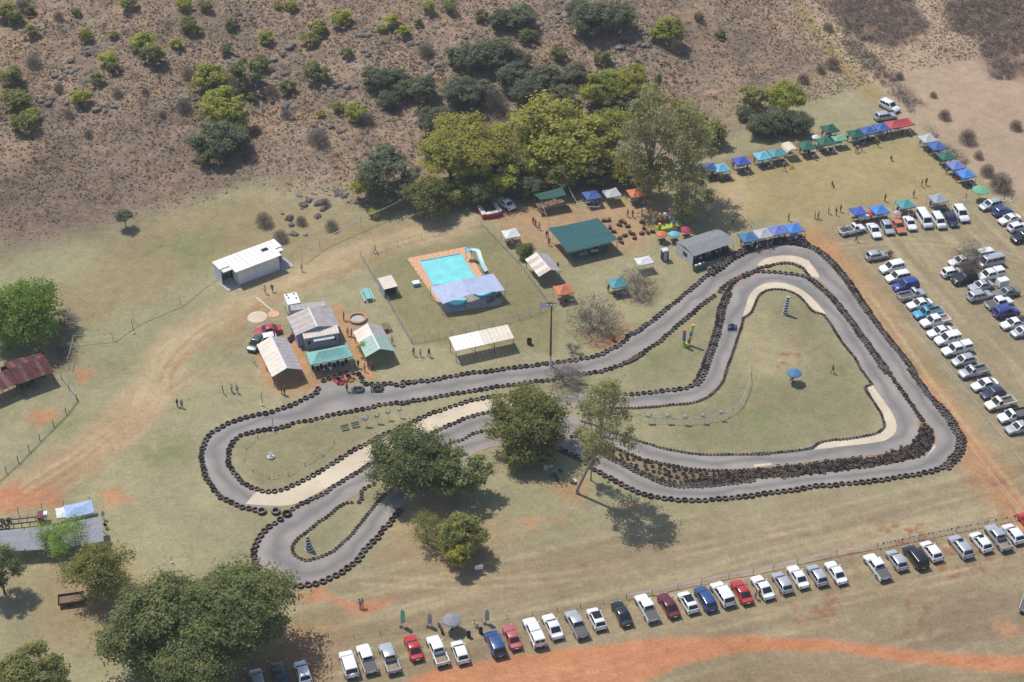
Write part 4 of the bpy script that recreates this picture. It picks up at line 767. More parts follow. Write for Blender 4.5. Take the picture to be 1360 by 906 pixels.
base = np.array([v.co[:] for v in RK[0].vertices]); bf = np.array([p.vertices[:] for p in RK[0].polygons]); av = []; af = []
rng = np.random.default_rng(77); n = 0
while n < 900:
    x, y, s = CL[rng.integers(len(CL))]; q = P(x + rng.normal(0, s * 1.1), y + rng.normal(0, s * .6)) if n % 3 else P(rng.uniform(0, 900), rng.uniform(-5, 230))
    if foot_d(q.x, q.y) < 2: continue
    d = rng.uniform(.2, .6); a = rng.uniform(0, 6.28); R_ = np.array([[math.cos(a), -math.sin(a), 0], [math.sin(a), math.cos(a), 0], [0, 0, .8]]); av.append(base @ R_.T * d + np.array(q)); af.append(bf + len(base) * n); n += 1
tag(obj('loose_stones', raw_mesh('loose_stones', np.concatenate(av), np.concatenate(af)), ROCK[0]), 'small loose stones strewn over the hillside', None, None, 'stuff')
# ------------------------------------------------------------------ vehicles
GLASS = mat('tinted_glass', (.018, .022, .026), .06, var=.02, spec=.6); WTYRE = mat('car_tyre', (.022, .021, .021), .85, var=.1); RIM = mat('alloy_rim', (.42, .42, .43), .35, .7, var=.05)
LAMP = mat('clear_lamp', (.62, .63, .64), .15, .3, var=.03); TAIL = mat('red_lamp', (.30, .012, .010), .25, var=.03); TRIM = mat('black_trim', (.03, .03, .032), .6, var=.1); BEDM = mat('load_bed_grey', (.11, .105, .10), .85, var=.3, scale=5)
DIRTY = mat('load_bed_earth', (.26, .20, .15), .95, var=.3, scale=4); SUNROOF = mat('dark_roof_glass', (.012, .013, .015), .05, var=.02, spec=.7)
def paint(n, rgb, rough=.28, metal=0.0): return mat('paint_' + n, rgb, rough, metal, var=.07, scale=1.1, spec=.5, coat=.6)
PAINT = {'white': paint('white', (.74, .74, .73)), 'silver': paint('silver', (.46, .48, .50), .32, .35), 'grey': paint('grey', (.20, .21, .22), .3, .35), 'black': paint('black', (.013, .014, .016)), 'navy': paint('navy', (.022, .032, .065)), 'blue': paint('blue', (.030, .075, .22), .3, .2), 'sky blue': paint('sky_blue', (.075, .32, .46)), 'royal blue': paint('royal_blue', (.025, .045, .25)),
         'red': paint('red', (.44, .030, .030)), 'faded red': paint('faded_red', (.42, .085, .085), .45), 'maroon': paint('maroon', (.13, .015, .024)), 'orange': paint('orange', (.52, .16, .07)), 'green': paint('green', (.020, .070, .055)), 'dark green': paint('dark_green', (.014, .028, .024)), 'cream': paint('cream', (.68, .66, .56))}
def hull(st, W, mb):
    """st: stations along x (front to rear): (x, top z, width factor, low z)"""
    rows = []
    for x, zt, wf, zl in st:
        w = W / 2 * wf; zm = zl + (zt - zl) * .42
        rows.append([(x, -w * .5, zl), (x, -w * .94, zl + .03), (x, -w, zm), (x, -w * .985, zt - .10), (x, -w * .90, zt - .015), (x, -w * .45, zt + .012), (x, 0, zt + .018), (x, w * .45, zt + .012), (x, w * .90, zt - .015), (x, w * .985, zt - .10), (x, w, zm), (x, w * .94, zl + .03), (x, w * .5, zl)])
    i0 = len(mb.v); mb.grid(rows); n = len(rows[0])
    mb.f.append(tuple(i0 + k for k in range(n))); mb.m.append(0); e = i0 + (len(rows) - 1) * n; mb.f.append(tuple(e + k for k in range(n))[::-1]); mb.m.append(0)
def cabin(mb, W, xb0, xb1, xr0, xr1, zb, zr, wr=.80):
    """front and rear of the cabin at belt and roof; returns the four glazed faces"""
    a, b = W / 2 * .94, W / 2 * wr
    B = [(xb0, -a, zb), (xb0, a, zb), (xb1, a, zb), (xb1, -a, zb)]; T = [(xr0, -b, zr - .05), (xr0, b, zr - .05), (xr1, b, zr - .05), (xr1, -b, zr - .05)]
    c = b * .88; U = [(xr0 - .09, -c, zr), (xr0 - .09, c, zr), (xr1 + .09, c, zr), (xr1 + .09, -c, zr)]; i = len(mb.v); mb.v += B + T + U
    for k in range(4):
        q = (k + 1) % 4
        mb.f.append((i + k, i + 4 + k, i + 4 + q, i + q)); mb.f.append((i + 4 + k, i + 8 + k, i + 8 + q, i + 4 + q)); mb.m += [0, 0]
    mb.f.append((i + 8, i + 11, i + 10, i + 9)); mb.m.append(0)
    return [(B[0], B[1], T[1], T[0]), (B[1], B[2], T[2], T[1]), (B[2], B[3], T[3], T[2]), (B[3], B[0], T[0], T[3])]
def pane(face, u0, u1, v0, v1, off=.014):
    A, Bq, C, D = [Vector(q) for q in face]; n = (Bq - A).cross(D - A).normalized()
    c = (A + Bq + C + D) / 4
    if n.dot(c - Vector((c.x * .9, 0, c.z - .3))) < 0: n = -n
    if abs(A.x - Bq.x) < .02 and n.x * (1 if A.x > 0 else -1) < 0 and abs(n.x) > .3: n = -n
    f = lambda u, v: (A.lerp(Bq, u)).lerp(D.lerp(C, u), v) + n * off
    mb = MB(); p = [f(u0, v0), f(u1, v0), f(u1, v1), f(u0, v1)]; q = [x - n * (off + .004) for x in p]
    mb.hexa([q[0], q[1], q[2], q[3], p[0], p[1], p[2], p[3]]); return mb
def wheel_mesh():
    t = MB().lathe([(.19, -.09), (.19, .09), (.30, .10), (.325, .06), (.325, -.06), (.30, -.10)], 14, closed=True); t.v = [(x, z, y) for x, y, z in t.v]; t.f = [f[::-1] for f in t.f]
    r = MB().lathe([(0.001, .075), (.07, .085), (.19, .07), (.19, -.07)], 12); r.v = [(x, z, y) for x, y, z in r.v]; r.f = [f[::-1] for f in r.f]
    r2 = MB().lathe([(0.001, -.075), (.07, -.085), (.19, -.07)], 12); r2.v = [(x, z, y) for x, y, z in r2.v]
    k = len(r.v); r.v += r2.v; r.f += [tuple(i + k for i in f) for f in r2.f]; r.m += r2.m
    return t.mesh('tyre', 40), r.mesh('rim', 40)
WT, WR = wheel_mesh()
def spec(kind):
    S = []   # (name, mesh, default material key or object)
    body = MB(); lid = None
    if kind in ('sedan', 'old_sedan', 'hatch', 'suv', 'wagon'):
        L, W, zr, zb, hood = {'sedan': (4.5, 1.74, 1.43, .90, .80), 'old_sedan': (4.35, 1.66, 1.39, .88, .84), 'hatch': (3.95, 1.70, 1.48, .92, .84), 'suv': (4.6, 1.85, 1.76, 1.06, 1.0), 'wagon': (4.6, 1.78, 1.56, .96, .86)}[kind]
        h = L / 2; f0 = h - {'sedan': 1.25, 'old_sedan': 1.22, 'hatch': .95, 'suv': 1.15, 'wagon': 1.15}[kind]; lo = .30 if kind == 'suv' else .24
        tr = {'sedan': .62, 'old_sedan': .72, 'hatch': .12, 'suv': .08, 'wagon': .10}[kind]; r1 = -h + tr
        tail = zb + .02 if kind in ('hatch', 'suv', 'wagon') else zb - .04
        hull([(h, .52, .80, lo + .08), (h - .07, .66, .90, lo), (h - .35, hood - .06, .965, lo), (f0 + .1, zb - .03, .99, lo), (f0 - .5, zb, 1.0, lo), (0, zb, 1.0, lo), (r1 + .5, zb, 1.0, lo), (r1, tail, .985, lo), (-h + .10, tail - .04, .94, lo), (-h, .58, .84, lo + .08)], W, body)
        rl = {'sedan': .85, 'old_sedan': .70, 'hatch': .42, 'suv': .30, 'wagon': .40}[kind]
        F_ = cabin(body, W, f0, r1 + (0 if tr > .3 else .05), f0 - (.78 if kind != 'old_sedan' else .62), r1 + rl, zb - .02, zr, .80 if kind != 'suv' else .84)
        sidep = [(.09, .47), (.51, .80)] if tr > .3 else [(.09, .40), (.44, .70), (.735, .90)]
        S += [('windscreen', pane(F_[0], .06, .94, .08, .93), GLASS), ('rear_window', pane(F_[2], .08, .92, .12, .92), GLASS)]
        for fc in (1, 3):
            for a, b in sidep: S.append(('side_window', pane(F_[fc], *( (a, b) if fc == 1 else (1 - b, 1 - a)), .14, .90), GLASS))
        wx = (h - .80, -h + .78); wr = .325 if kind != 'suv' else .36
    elif kind in ('pickup', 'double_cab', 'canopy_pickup', 'loaded_pickup', 'covered_pickup', 'flatbed'):
        L, W, zr, zb = 5.0, 1.78, 1.70, 1.02; h = L / 2; lo = .36; f0 = h - 1.25; cl = 1.25 if kind in ('pickup', 'loaded_pickup', 'flatbed') else 2.05
        if kind == 'double_cab' or kind == 'canopy_pickup': L = 5.2; h = L / 2; f0 = h - 1.3
        r1 = f0 - cl
        hull([(h, .60, .84, lo + .06), (h - .08, .76, .93, lo), (h - .4, .94, .98, lo), (f0 + .05, zb - .02, 1.0, lo), (f0 - .4, zb, 1.0, lo), (r1, zb, 1.0, lo)], W, body)
        F_ = cabin(body, W, f0, r1 + .02, f0 - .60, r1 + .12, zb - .02, zr, .80)
        S += [('windscreen', pane(F_[0], .06, .94, .08, .93), GLASS), ('rear_window', pane(F_[2], .12, .88, .2, .88), GLASS)]
        for fc in (1, 3):
            for a, b in ([(.2, .90)] if cl < 1.5 else [(.14, .52), (.56, .92)]): S.append(('side_window', pane(F_[fc], *((a, b) if fc == 1 else (1 - b, 1 - a)), .14, .90), GLASS))
        bl = r1 + h; bx = (r1 - h) / 2 - .01
        if kind == 'flatbed':
            S.append(('load_bed', MB().box((bx - .1, 0, .78), (bl + .3, W + .12, .12)).box((r1 - .06, 0, .9), (.06, W + .1, .55)).box((bx - .1, W / 2 + .03, .9), (bl + .2, .05, .3)).box((bx - .1, -W / 2 - .03, .9), (bl + .2, .05, .3)), BEDM)); body.box((bx, 0, .5), (bl, .8, .27))
        else:
            for s in (-1, 1): body.box((bx, s * (W / 2 - .06), lo), (bl - .03, .12, zb - lo - .01))
            body.box((-h + .05, 0, lo + .05), (.07, W - .26, zb - lo - .06)); S.append(('load_bed', MB().box((bx, 0, .55), (bl - .14, W - .25, .06)), DIRTY if kind == 'double_cab' else BEDM))
        if kind == 'loaded_pickup': S.append(('load', MB().box((bx, 0, .62), (bl - .3, W - .35, .5), 0, 0, .85).box((bx - .3, .1, 1.1), (.7, .8, .25), .3), BEDM))
        if kind == 'covered_pickup': S.append(('bed_cover', MB().box((bx, 0, zb - .005), (bl - .06, W - .1, .05)), BEDM))
        if kind == 'canopy_pickup':
            can = MB(); fq = cabin(can, W * .985, r1 - .05, -h + .03, r1 - .08, -h + .14, zb + .004, zr + .06, .84); S.append(('canopy', can, 'PAINT'))
            S.append(('canopy_window', pane(fq[2], .1, .47, .25, .85), GLASS)); S.append(('canopy_window', pane(fq[2], .53, .9, .25, .85), GLASS))
            for fc in (1, 3): S.append(('canopy_window', pane(fq[fc], .12, .88, .3, .8), GLASS))
        wx = (h - .88, -h + .98); wr = .37
    else:
        L, W, zr, zb, lo = {'minibus': (4.9, 1.75, 2.05, 1.12, .28), 'van': (4.2, 1.66, 1.75, 1.02, .26)}[kind]; h = L / 2; f0 = h - {'minibus': .55, 'van': .8}[kind]
        hull([(h, .62, .84, lo + .06), (h - .07, .80, .93, lo), (h - .25, .98, .97, lo), (f0 + .05, zb, .99, lo), (0, zb, 1, lo), (-h + .2, zb, 1, lo), (-h + .05, zb, .95, lo), (-h, .62, .9, lo + .06)], W, body)
        F_ = cabin(body, W, f0, -h + .06, f0 - .55, -h + .22, zb - .02, zr, .86); S += [('windscreen', pane(F_[0], .06, .94, .06, .9), GLASS), ('rear_window', pane(F_[2], .08, .92, .2, .9), GLASS)]
        for fc in (1, 3):
            for a, b in [(.10, .30), (.34, .62), (.65, .93)]: S.append(('side_window', pane(F_[fc], *((a, b) if fc == 1 else (1 - b, 1 - a)), .2, .88), GLASS))
        wx = (h - .82, -h + .95); wr = .34
    me = body.mesh('body', 38); out = {'body': me, 'parts': [(n, m if not isinstance(m, MB) else m.mesh(n), mt) for n, m, mt in S], 'wx': wx, 'wr': wr, 'W': W, 'h': h, 'lo': lo}
    hl = lambda x, y, z: MB().box((x, y, z), (.10, .32, .13), 0, 0, .85)
    out['lamps'] = [('headlight', hl(h - .09, s * W * .34, .60).mesh('headlight'), LAMP) for s in (-1, 1)] + [('tail_light', MB().box((-h + (.04 if 'pickup' in kind or kind in ('double_cab', 'flatbed') else .06), s * W * .40, .66 if 'cab' not in kind else .72), (.09, .16, .22)).mesh('tail_light'), TAIL) for s in (-1, 1)]
    out['trim'] = [('bumper', MB().box((h - .07, 0, lo + .02), (.16, W * .72, .20), 0, 0, .96).mesh('bumper'), TRIM), ('bumper', MB().box((-h + .07, 0, lo + .02), (.16, W * .74, .20), 0, 0, .96).mesh('bumper'), TRIM)]
    out['trim'] += [('number_plate', MB().box((-h - .02, 0, .52), (.03, .46, .11)).mesh('number_plate'), PAINT['cream'])]
    mr = MB(); zmr = 1.0 if kind in ('sedan', 'old_sedan', 'hatch', 'wagon') else 1.16; out['trim'] += [('mirror', MB().box((f0 - .28, s * (W / 2 + .08), zmr), (.12, .18, .13)).mesh('mirror'), 'PAINT') for s in (-1, 1)]
    return out
CARS = {}; KN = {'sedan': 'sedan', 'old_sedan': 'boxy old sedan', 'hatch': 'hatchback', 'suv': 'sport utility', 'wagon': 'station wagon', 'pickup': 'single cab pickup', 'double_cab': 'double cab pickup', 'canopy_pickup': 'pickup with canopy', 'loaded_pickup': 'loaded pickup', 'covered_pickup': 'pickup with covered bed', 'flatbed': 'flatbed truck', 'minibus': 'minibus', 'van': 'small van'}
CCAT = {'pickup': 'pickup', 'double_cab': 'pickup', 'canopy_pickup': 'pickup', 'loaded_pickup': 'pickup', 'covered_pickup': 'pickup', 'flatbed': 'truck', 'minibus': 'minibus', 'van': 'van'}
def car(px, py, kind, colour, head, label, group, extra=None, zc=.75):
    if kind not in CARS: CARS[kind] = spec(kind)
    s = CARS[kind]; p = P(px, py, zc); root = thing(('parked_' if group else '') + (CCAT.get(kind, 'car')), label, CCAT.get(kind, 'car'), p, heading(head) + random.uniform(-.03, .03), group, 1.06)
    pm = PAINT[colour]; obj('body', s['body'], pm, root)
    for n, m, mt in s['parts'] + s['lamps'] + s['trim']: obj(n, m, pm if mt == 'PAINT' else mt, root)
    for wx in s['wx']:
        for sd_ in (-1, 1):
            w = obj('wheel', WT, WTYRE, root, (wx, sd_ * (s['W'] / 2 - .085), s['wr']), 0, s['wr'] / .325); obj('rim', WR, RIM, w)
    h = s['h']
    if extra == 'black_roof': obj('roof_panel', MB().box((-.15, 0, 1.484), (1.35, 1.16, .012)).mesh('roof_panel'), SUNROOF, root)
    if extra == 'sunroof': obj('sunroof', MB().box((.25, 0, {'suv': 1.762, 'wagon': 1.562, 'hatch': 1.482}.get(kind, 1.5)), (.62, .78, .012)).mesh('sunroof'), SUNROOF, root)
    if extra == 'spare': obj('spare_wheel', MB().tube([(-h - .02, 0, .95), (-h - .2, 0, .95)], .33, 14).mesh('spare_wheel', 40), pm, root)
    if extra == 'rails':
        for sd_ in (-1, 1): obj('roof_rail', MB().tube([(.75, sd_ * .58, 1.775), (.7, sd_ * .58, 1.80), (-1.1, sd_ * .58, 1.80), (-1.2, sd_ * .58, 1.775)], .022, 5).mesh('roof_rail'), RIM, root)
    return root
G1 = 'cars parked along the dirt road'; G2 = 'cars parked in the column beside the right lane'; G3 = 'cars parked in the inner field column'; G4 = 'cars parked below the gazebos'; G5 = 'cars parked at the far field edge'
BOT = [(342,903,'hatch','silver',0),(372,896,'sedan','green',0),(402,892,'hatch','white',0),(463,881,'suv','white','spare'),(487,874,'covered_pickup','white',0),(517,873,'double_cab','silver',0),(549,859,'sedan','red',0),(581,863,'double_cab','white',0),(611,865,'hatch','white',0),(657.5,854,'suv','blue','rails'),(680,845,'old_sedan','faded red',0),(709.5,839,'canopy_pickup','white',0),(734,831,'sedan','white',0),(765.5,828,'covered_pickup','silver',0),(792,821,'hatch','white','black_roof'),(826,814,'sedan','dark green',0),(859,806.5,'covered_pickup','white',0),(888,803,'sedan','maroon',0),(914,799,'hatch','white','black_roof'),(937,794,'wagon','blue',0),(959.5,788,'suv','white',0),(985.5,785,'sedan','red',0),(1013,779,'sedan','white',0),(1039,773,'hatch','silver',0),(1060,765,'old_sedan','white',0),(1085.5,763,'hatch','silver',0),(1110.5,759.5,'old_sedan','white',0),(1164.5,752,'covered_pickup','white',0),(1191,743,'hatch','silver',0),(1216,739,'suv','black',0),(1237,731,'hatch','white',0),(1276,725,'wagon','silver','sunroof'),(1303,719,'hatch','white','sunroof'),(1325.5,713,'double_cab','silver',0),(1346,708,'hatch','white',0)]
COLM = [(1163.6,339,'hatch','silver',1),(1185,355,'suv','white',0),(1193,367,'wagon','white',0),(1203,379,'suv','royal blue',0),(1211.5,390.8,'pickup','silver',1),(1221.5,403,'sedan','white',0),(1232,415,'pickup','sky blue',0),(1242,426,'double_cab','white',0),(1248.5,440,'sedan','white',0),(1259.5,450,'suv','white',0),(1271,463.5,'canopy_pickup','white',0),(1280,478,'hatch','silver',0),(1293,493,'pickup','silver',0),(1308,510,'sedan','white',0),(1319,522,'hatch','navy',0),(1328.5,535,'pickup','cream',0),(1346,552,'flatbed','white',0),(1354,567,'sedan','silver',0)]
INN = [(1276,346,'sedan','white',0),(1264.5,361,'hatch','white',1),(1281,370,'suv','black',0),(1304,339,'van','white',0),(1316,347,'minibus','silver',0),(1315,365,'canopy_pickup','white',0),(1303,379,'sedan','silver',0),(1301.5,392,'wagon','silver',1),(1337,388,'sedan','grey',0),(1327.5,402,'covered_pickup','white',1),(1336.5,414,'suv','royal blue',1),(1346,429,'sedan','white',0),(1362,425,'hatch','red',0),(1358,440,'hatch','silver',0)]
MID = [(1161,305.5,'sedan','white',0),(1178.5,301.5,'hatch','silver',0),(1193.5,299.5,'sedan','orange',0),(1208.5,295.5,'old_sedan','white',0),(1227.5,290,'minibus','white',0),(1246.5,293.5,'van','white',0),(1263.5,291.5,'hatch','navy',0),(1276.5,284,'suv','white',0)]
FAR = [(1316,271.5,'wagon','silver',0),(1331.5,280,'hatch','blue',1),(1341,290.5,'sedan','white',0),(1352,301,'hatch','white',1),(1360,314,'double_cab','black',0)]
def desc(c): return c[3] + ' ' + KN[c[2]]
def rowcars(lst, hd, group, place, flip=False):
    for i, c in enumerate(lst):
        x = ''
        if c[4] == 'spare': x = ' with spare wheel on its back'
        if c[4] == 'black_roof': x = ' with black roof'
        if c[4] == 'sunroof': x = ' with sunroof'
        if c[4] == 'rails': x = ' with roof rails'
        nb = [desc(lst[j]) for j in (i - 1, i + 1) if 0 <= j < len(lst)]
        lab = desc(c) + x + (' between a %s and a %s' % tuple(nb) if len(nb) == 2 else ' beside a %s at the end of the row' % nb[0])
        if len(lab.split()) > 16: lab = desc(c) + x + ' next to a %s' % nb[0]
        d = hd
        if flip and c[4] == 1: d = -hd
        car(c[0], c[1], c[2], c[3], d, lab, group, c[4] if isinstance(c[4], str) else None, 1.0 if c[2] == 'minibus' else .75)
H19 = Vector((-.326, .946, 0)); rowcars(BOT, H19, G1, 'dirt road'); HC = Vector((-.946, -.326, 0)); rowcars(COLM, HC, G2, 'column', True); rowcars(INN, HC, G3, 'inner', True); rowcars(MID, Vector((.13, -.99, 0)), G4, 'mid'); rowcars(FAR, Vector((-.9, -.42, 0)), G5, 'far', True)
car(1132, 304.5, 'loaded_pickup', 'white', Vector((.93, .36, 0)), 'white pickup with loaded bed at the end of the car row', G4)
car(1367, 796, 'covered_pickup', 'white', Vector((.4, .9, 0)), 'white pickup alone on the brown grass by the red road', None); car(1366, 692, 'hatch', 'red', H19, 'red hatchback parked alone above the bunting line', None)
car(1181.5, 141, 'suv', 'white', Vector((.62, -.78, 0)), 'white sport utility alone on the grass track behind the red gazebo', None); car(1176, 154, 'wagon', 'silver', Vector((.9, .3, 0)), 'silver station wagon half hidden behind the blue gazebos', None)
car(671.5, 269.5, 'sedan', 'white', Vector((-.62, .78, 0)), 'white sedan parked in the shade beside the red counter', None); car(355.5, 438, 'sedan', 'red', Vector((-.96, -.27, 0)), 'red sedan parked beside the round pale slab', None)
car(352, 450, 'hatch', 'white', Vector((-.96, -.27, 0)), 'white hatchback half under the long tin shed', None); car(340, 455.5, 'hatch', 'green', Vector((-.3, -.95, 0)), 'green hatchback at the end of the long tin shed', None)
# small trailers
def trailer(px, py, label, size=(2.0, 1.4, 1.3), hd=HC, m=None):
    p = P(px, py, .7); r = thing('trailer', label, 'trailer', p, heading(hd)); m = m or PAINT['white']
    obj('box', MB().box((0, 0, .45), size, 0, 0, .97).mesh('box'), m, r); obj('drawbar', MB().tube([(size[0] / 2, 0, .45), (size[0] / 2 + .9, 0, .42)], .05, 5), TRIM, r)
    for s in (-1, 1): w = obj('wheel', WT, WTYRE, r, (-.1, s * (size[1] / 2 + .02), .3), 0, .9); obj('rim', WR, RIM, w)
trailer(1331, 377, 'small white box trailer behind the silver sedan'); trailer(1147, 288, 'white trailer opened beside the vivid blue gazebo', (2.2, 1.5, .8), Vector((.93, .3, 0)))
# karts
def kart(px, py, colour, hd, label):
    p = P(px, py, .3); r = thing('go_kart', label, 'go-kart', p, heading(hd), 'go-karts on the circuit', 1.15); m = PAINT[colour]
    obj('floor_pan', MB().box((0, 0, .09), (1.5, .62, .05)), TRIM, r)
    obj('nose_cone', MB().hexa([(.55, -.45, .1), (.95, -.3, .1), (.95, .3, .1), (.55, .45, .1), (.6, -.3, .34), (.85, -.2, .24), (.85, .2, .24), (.6, .3, .34)]), m, r)
    for s in (-1, 1): obj('side_pod', MB().box((0, s * .5, .1), (.95, .3, .26), 0, 0, .85), m, r)
    obj('seat', MB().box((-.25, 0, .13), (.5, .42, .1)).box((-.48, 0, .2), (.1, .42, .42)), TRIM, r); obj('engine', MB().box((-.5, .42, .12), (.35, .3, .34)), BEDM, r)
    obj('rear_bumper', MB().tube([(-.95, -.6, .22), (-.95, .6, .22)], .06, 6), m, r); obj('steering_wheel', MB().tube([(.3, 0, .15), (.12, 0, .5)], .025, 5).box((.1, 0, .48), (.04, .3, .06)), TRIM, r)
    for x in (.62, -.68):
        for s in (-1, 1): obj('wheel', WT, WTYRE, r, (x, s * .62, .14), 0, .43)
    return r
kart(972.5, 434, 'royal blue', Vector((.15, .99, 0)), 'blue go-kart driving alone on the infield lane')
for x, y, c, hd in [(451, 505.5, 'red', Vector((.5, -.8, 0))), (463.5, 501.5, 'orange', Vector((.5, -.8, 0))), (476, 517, 'green', Vector((1, .1, 0))), (501.5, 516, 'black', Vector((1, .1, 0)))]: kart(x, y, c, hd, c + ' go-kart parked in the pit bay')
# quad bike, motorbike
def quad_bike(px, py, colour, label, name='quad_bike'):
    p = P(px, py, .5); r = thing(name, label, 'quad bike', p, 1.0); obj('body', MB().box((0, 0, .4), (1.5, .5, .3), 0, 0, .8).box((.55, 0, .62), (.3, .6, .2)), PAINT[colour], r); obj('seat', MB().box((-.25, 0, .68), (.7, .34, .12)), TRIM, r); obj('handlebar', MB().tube([(.35, -.38, .95), (.45, 0, .85), (.35, .38, .95)], .025, 5), TRIM, r)
    for x in (.55, -.55):
        for s in (-1, 1): obj('wheel', WT, WTYRE, r, (x, s * .42, .28), 0, .85)
quad_bike(386, 448.5, 'maroon', 'dark red quad bike between the long shed and the club house')
def motorbike(px, py, label):
    p = P(px, py, .6); r = thing('motorbike', label, 'motorbike', p, 1.9); obj('frame', MB().box((0, 0, .45), (.9, .25, .35), 0, 0, .8).box((-.3, 0, .78), (.6, .25, .1)), TRIM, r); obj('tank', MB().box((.2, 0, .75), (.45, .3, .22), 0, 0, .7), PAINT['blue'], r); obj('handlebar', MB().tube([(.5, -.35, 1.05), (.55, 0, 1.0), (.5, .35, 1.05)], .025, 5).tube([(.55, 0, 1.0), (.75, 0, .35)], .03, 5), RIM, r)
    for x in (.75, -.7): obj('wheel', WT, WTYRE, r, (x, 0, .32), 0, 1.0)
motorbike(585, 833, 'dark motorbike standing beside the grey blue parasol'); motorbike(738, 632, 'motorbike standing in the shade beside the leaning gum')
# ------------------------------------------------------------------ people: one grown body per pose, clothing by colour
def body_mesh(pose):
    J = {}; E = []
    def add(k, p, r, par=None):
        J[k] = (Vector(p), r); 
        if par: E.append((par, k))
    sit = pose == 'sit'; w = {'stand': 0, 'walk': .30, 'sit': 0}[pose]; hz = .92 if not sit else .50
    add('pel', (0, 0, hz), .135); add('waist', (.01, 0, hz + .17), .125, 'pel'); add('chest', (.02, 0, hz + .37), .155, 'waist'); add('neck', (.0, 0, hz + .55), .058, 'chest'); add('jaw', (.03, 0, hz + .64), .072, 'neck'); add('head', (.02, 0, hz + .74), .098, 'jaw'); add('crown', (.0, 0, hz + .82), .072, 'head')
    add('nose', (.12, 0, hz + .69), .016, 'jaw')
    for s, n in ((1, 'l'), (-1, 'r')):
        f = w * s
        if sit: hip, kn, an = (.05, .10 * s, hz - .02), (.46, .12 * s, hz - .02), (.48, .12 * s, .09)
        else: hip, kn, an = (0, .095 * s, hz - .07), (.04 + f * .55, .10 * s, .50), (f - (.06 if f < 0 else 0), .10 * s, .09 + (.05 if f < 0 else 0))
        add('hip' + n, hip, .098, 'pel'); add('kn' + n, kn, .062, 'hip' + n); add('an' + n, an, .045, 'kn' + n); add('toe' + n, (an[0] + .17, an[1] + .02 * s, an[2] - .045), .04, 'an' + n)
        sh = (0, .19 * s, hz + .47); el = (-f * .45 + (.12 if sit else -.02), .25 * s, hz + .20); wr = (-f * .75 + (.32 if sit else .06), .24 * s, hz - .04 + (.10 if sit else 0))
        add('sh' + n, sh, .068, 'chest'); add('el' + n, el, .046, 'sh' + n); add('wr' + n, wr, .03, 'el' + n); pm = Vector(wr) + Vector((.03, 0, -.07)); add('pm' + n, pm, .033, 'wr' + n)
        for q in range(4): add('f%d' % q + n, pm + Vector((.035 - q * .022, -.005 * s, -.095 + (.012 * abs(q - 1)))), .010, 'pm' + n)
        add('th' + n, pm + Vector((.06, -.015 * s, -.03)), .011, 'pm' + n)
    names = list(J); me = bpy.data.meshes.new('person'); me.from_pydata([J[k][0] for k in names], [(names.index(a), names.index(b)) for a, b in E], []); o = bpy.data.objects.new('person_tmp', me); COL.objects.link(o)
    o.modifiers.new('s', 'SKIN'); sv = me.skin_vertices[0].data
    for i, k in enumerate(names): sv[i].radius = (J[k][1], J[k][1] * (1.0 if k not in ('chest', 'pel', 'waist') else 1.15)); sv[i].use_root = (k == 'pel')
    ss = o.modifiers.new('d', 'SUBSURF'); ss.levels = 1; ss.render_levels = 1
    bpy.context.view_layer.update(); dg = bpy.context.evaluated_depsgraph_get(); out = bpy.data.meshes.new_from_object(o.evaluated_get(dg)); out.name = 'person_' + pose; bpy.data.objects.remove(o)
    zmin = min(v.co.z for v in out.vertices)
    for v in out.vertices: v.co.z -= zmin
    mi = []
    for p in out.polygons:
        c = p.center; z = c.z; arm = abs(c.y) > .205 and z < hz + .42
        if z > hz + .52 - zmin: m = 0
        elif arm and z < hz + .22 - zmin: m = 0
        elif z > hz + .02 - zmin or (arm): m = 1
        elif (z < .09 if not sit else z < .1): m = 3
        else: m = 2
        mi.append(m)
    for _ in range(4): out.materials.append(None)
    out.polygons.foreach_set('material_index', mi); out.shade_smooth(); hb = MB()
    hp = [(.001, .115), (.05, .108), (.088, .07), (.102, .02), (.10, -.035), (.09, -.06)]; hb.lathe(hp, 10, (-.005, 0, hz + .765 - zmin)); return out, hb.mesh('hair', 80)
POSE = {k: body_mesh(k) for k in ('stand', 'walk', 'sit')}
SKIN = [mat('skin_%d' % i, c, .6, var=.04) for i, c in enumerate([(.42, .24, .16), (.30, .16, .10), (.13, .07, .045), (.36, .20, .13)])]; HAIR = [mat('hair_%d' % i, c, .8, var=.1) for i, c in enumerate([(.02, .015, .012), (.10, .06, .03), (.28, .20, .10)])]
def cloth(n, c): return mat('cloth_' + n.replace(' ', '_'), c, .9, var=.1, scale=6)
CLO = {n: cloth(n, c) for n, c in {'white': (.68, .68, .67), 'black': (.018, .018, .02), 'navy': (.03, .04, .08), 'blue': (.06, .13, .36), 'red': (.42, .04, .04), 'grey': (.22, .22, .23), 'khaki': (.32, .26, .17), 'pink': (.58, .25, .32), 'denim': (.09, .13, .21), 'orange': (.58, .18, .06), 'green': (.05, .18, .11), 'light blue': (.32, .45, .62), 'yellow': (.60, .50, .12), 'brown': (.14, .09, .06), 'maroon': (.16, .03, .04)}.items()}
pk = 0
def person(px, py, top, low, where, pose='stand', rz=None, z0=0.0):
    global pk; pk += 1; p = P(px, py, z0); rnd = random.Random(pk * 13); rz = rnd.uniform(0, 6.28) if rz is None else rz; b, hr = POSE[pose]; s = rnd.uniform(.94, 1.04)
    root = thing('person', 'person in %s top and %s trousers %s' % (top, low, where), 'person', (p.x, p.y, p.z + .012 + z0), rz, 'people around the kart track', s)
    obj('body', b, [SKIN[pk % 4], CLO[top], CLO[low], CLO['black']], root); obj('hair', hr, HAIR[pk % 3], root); return root
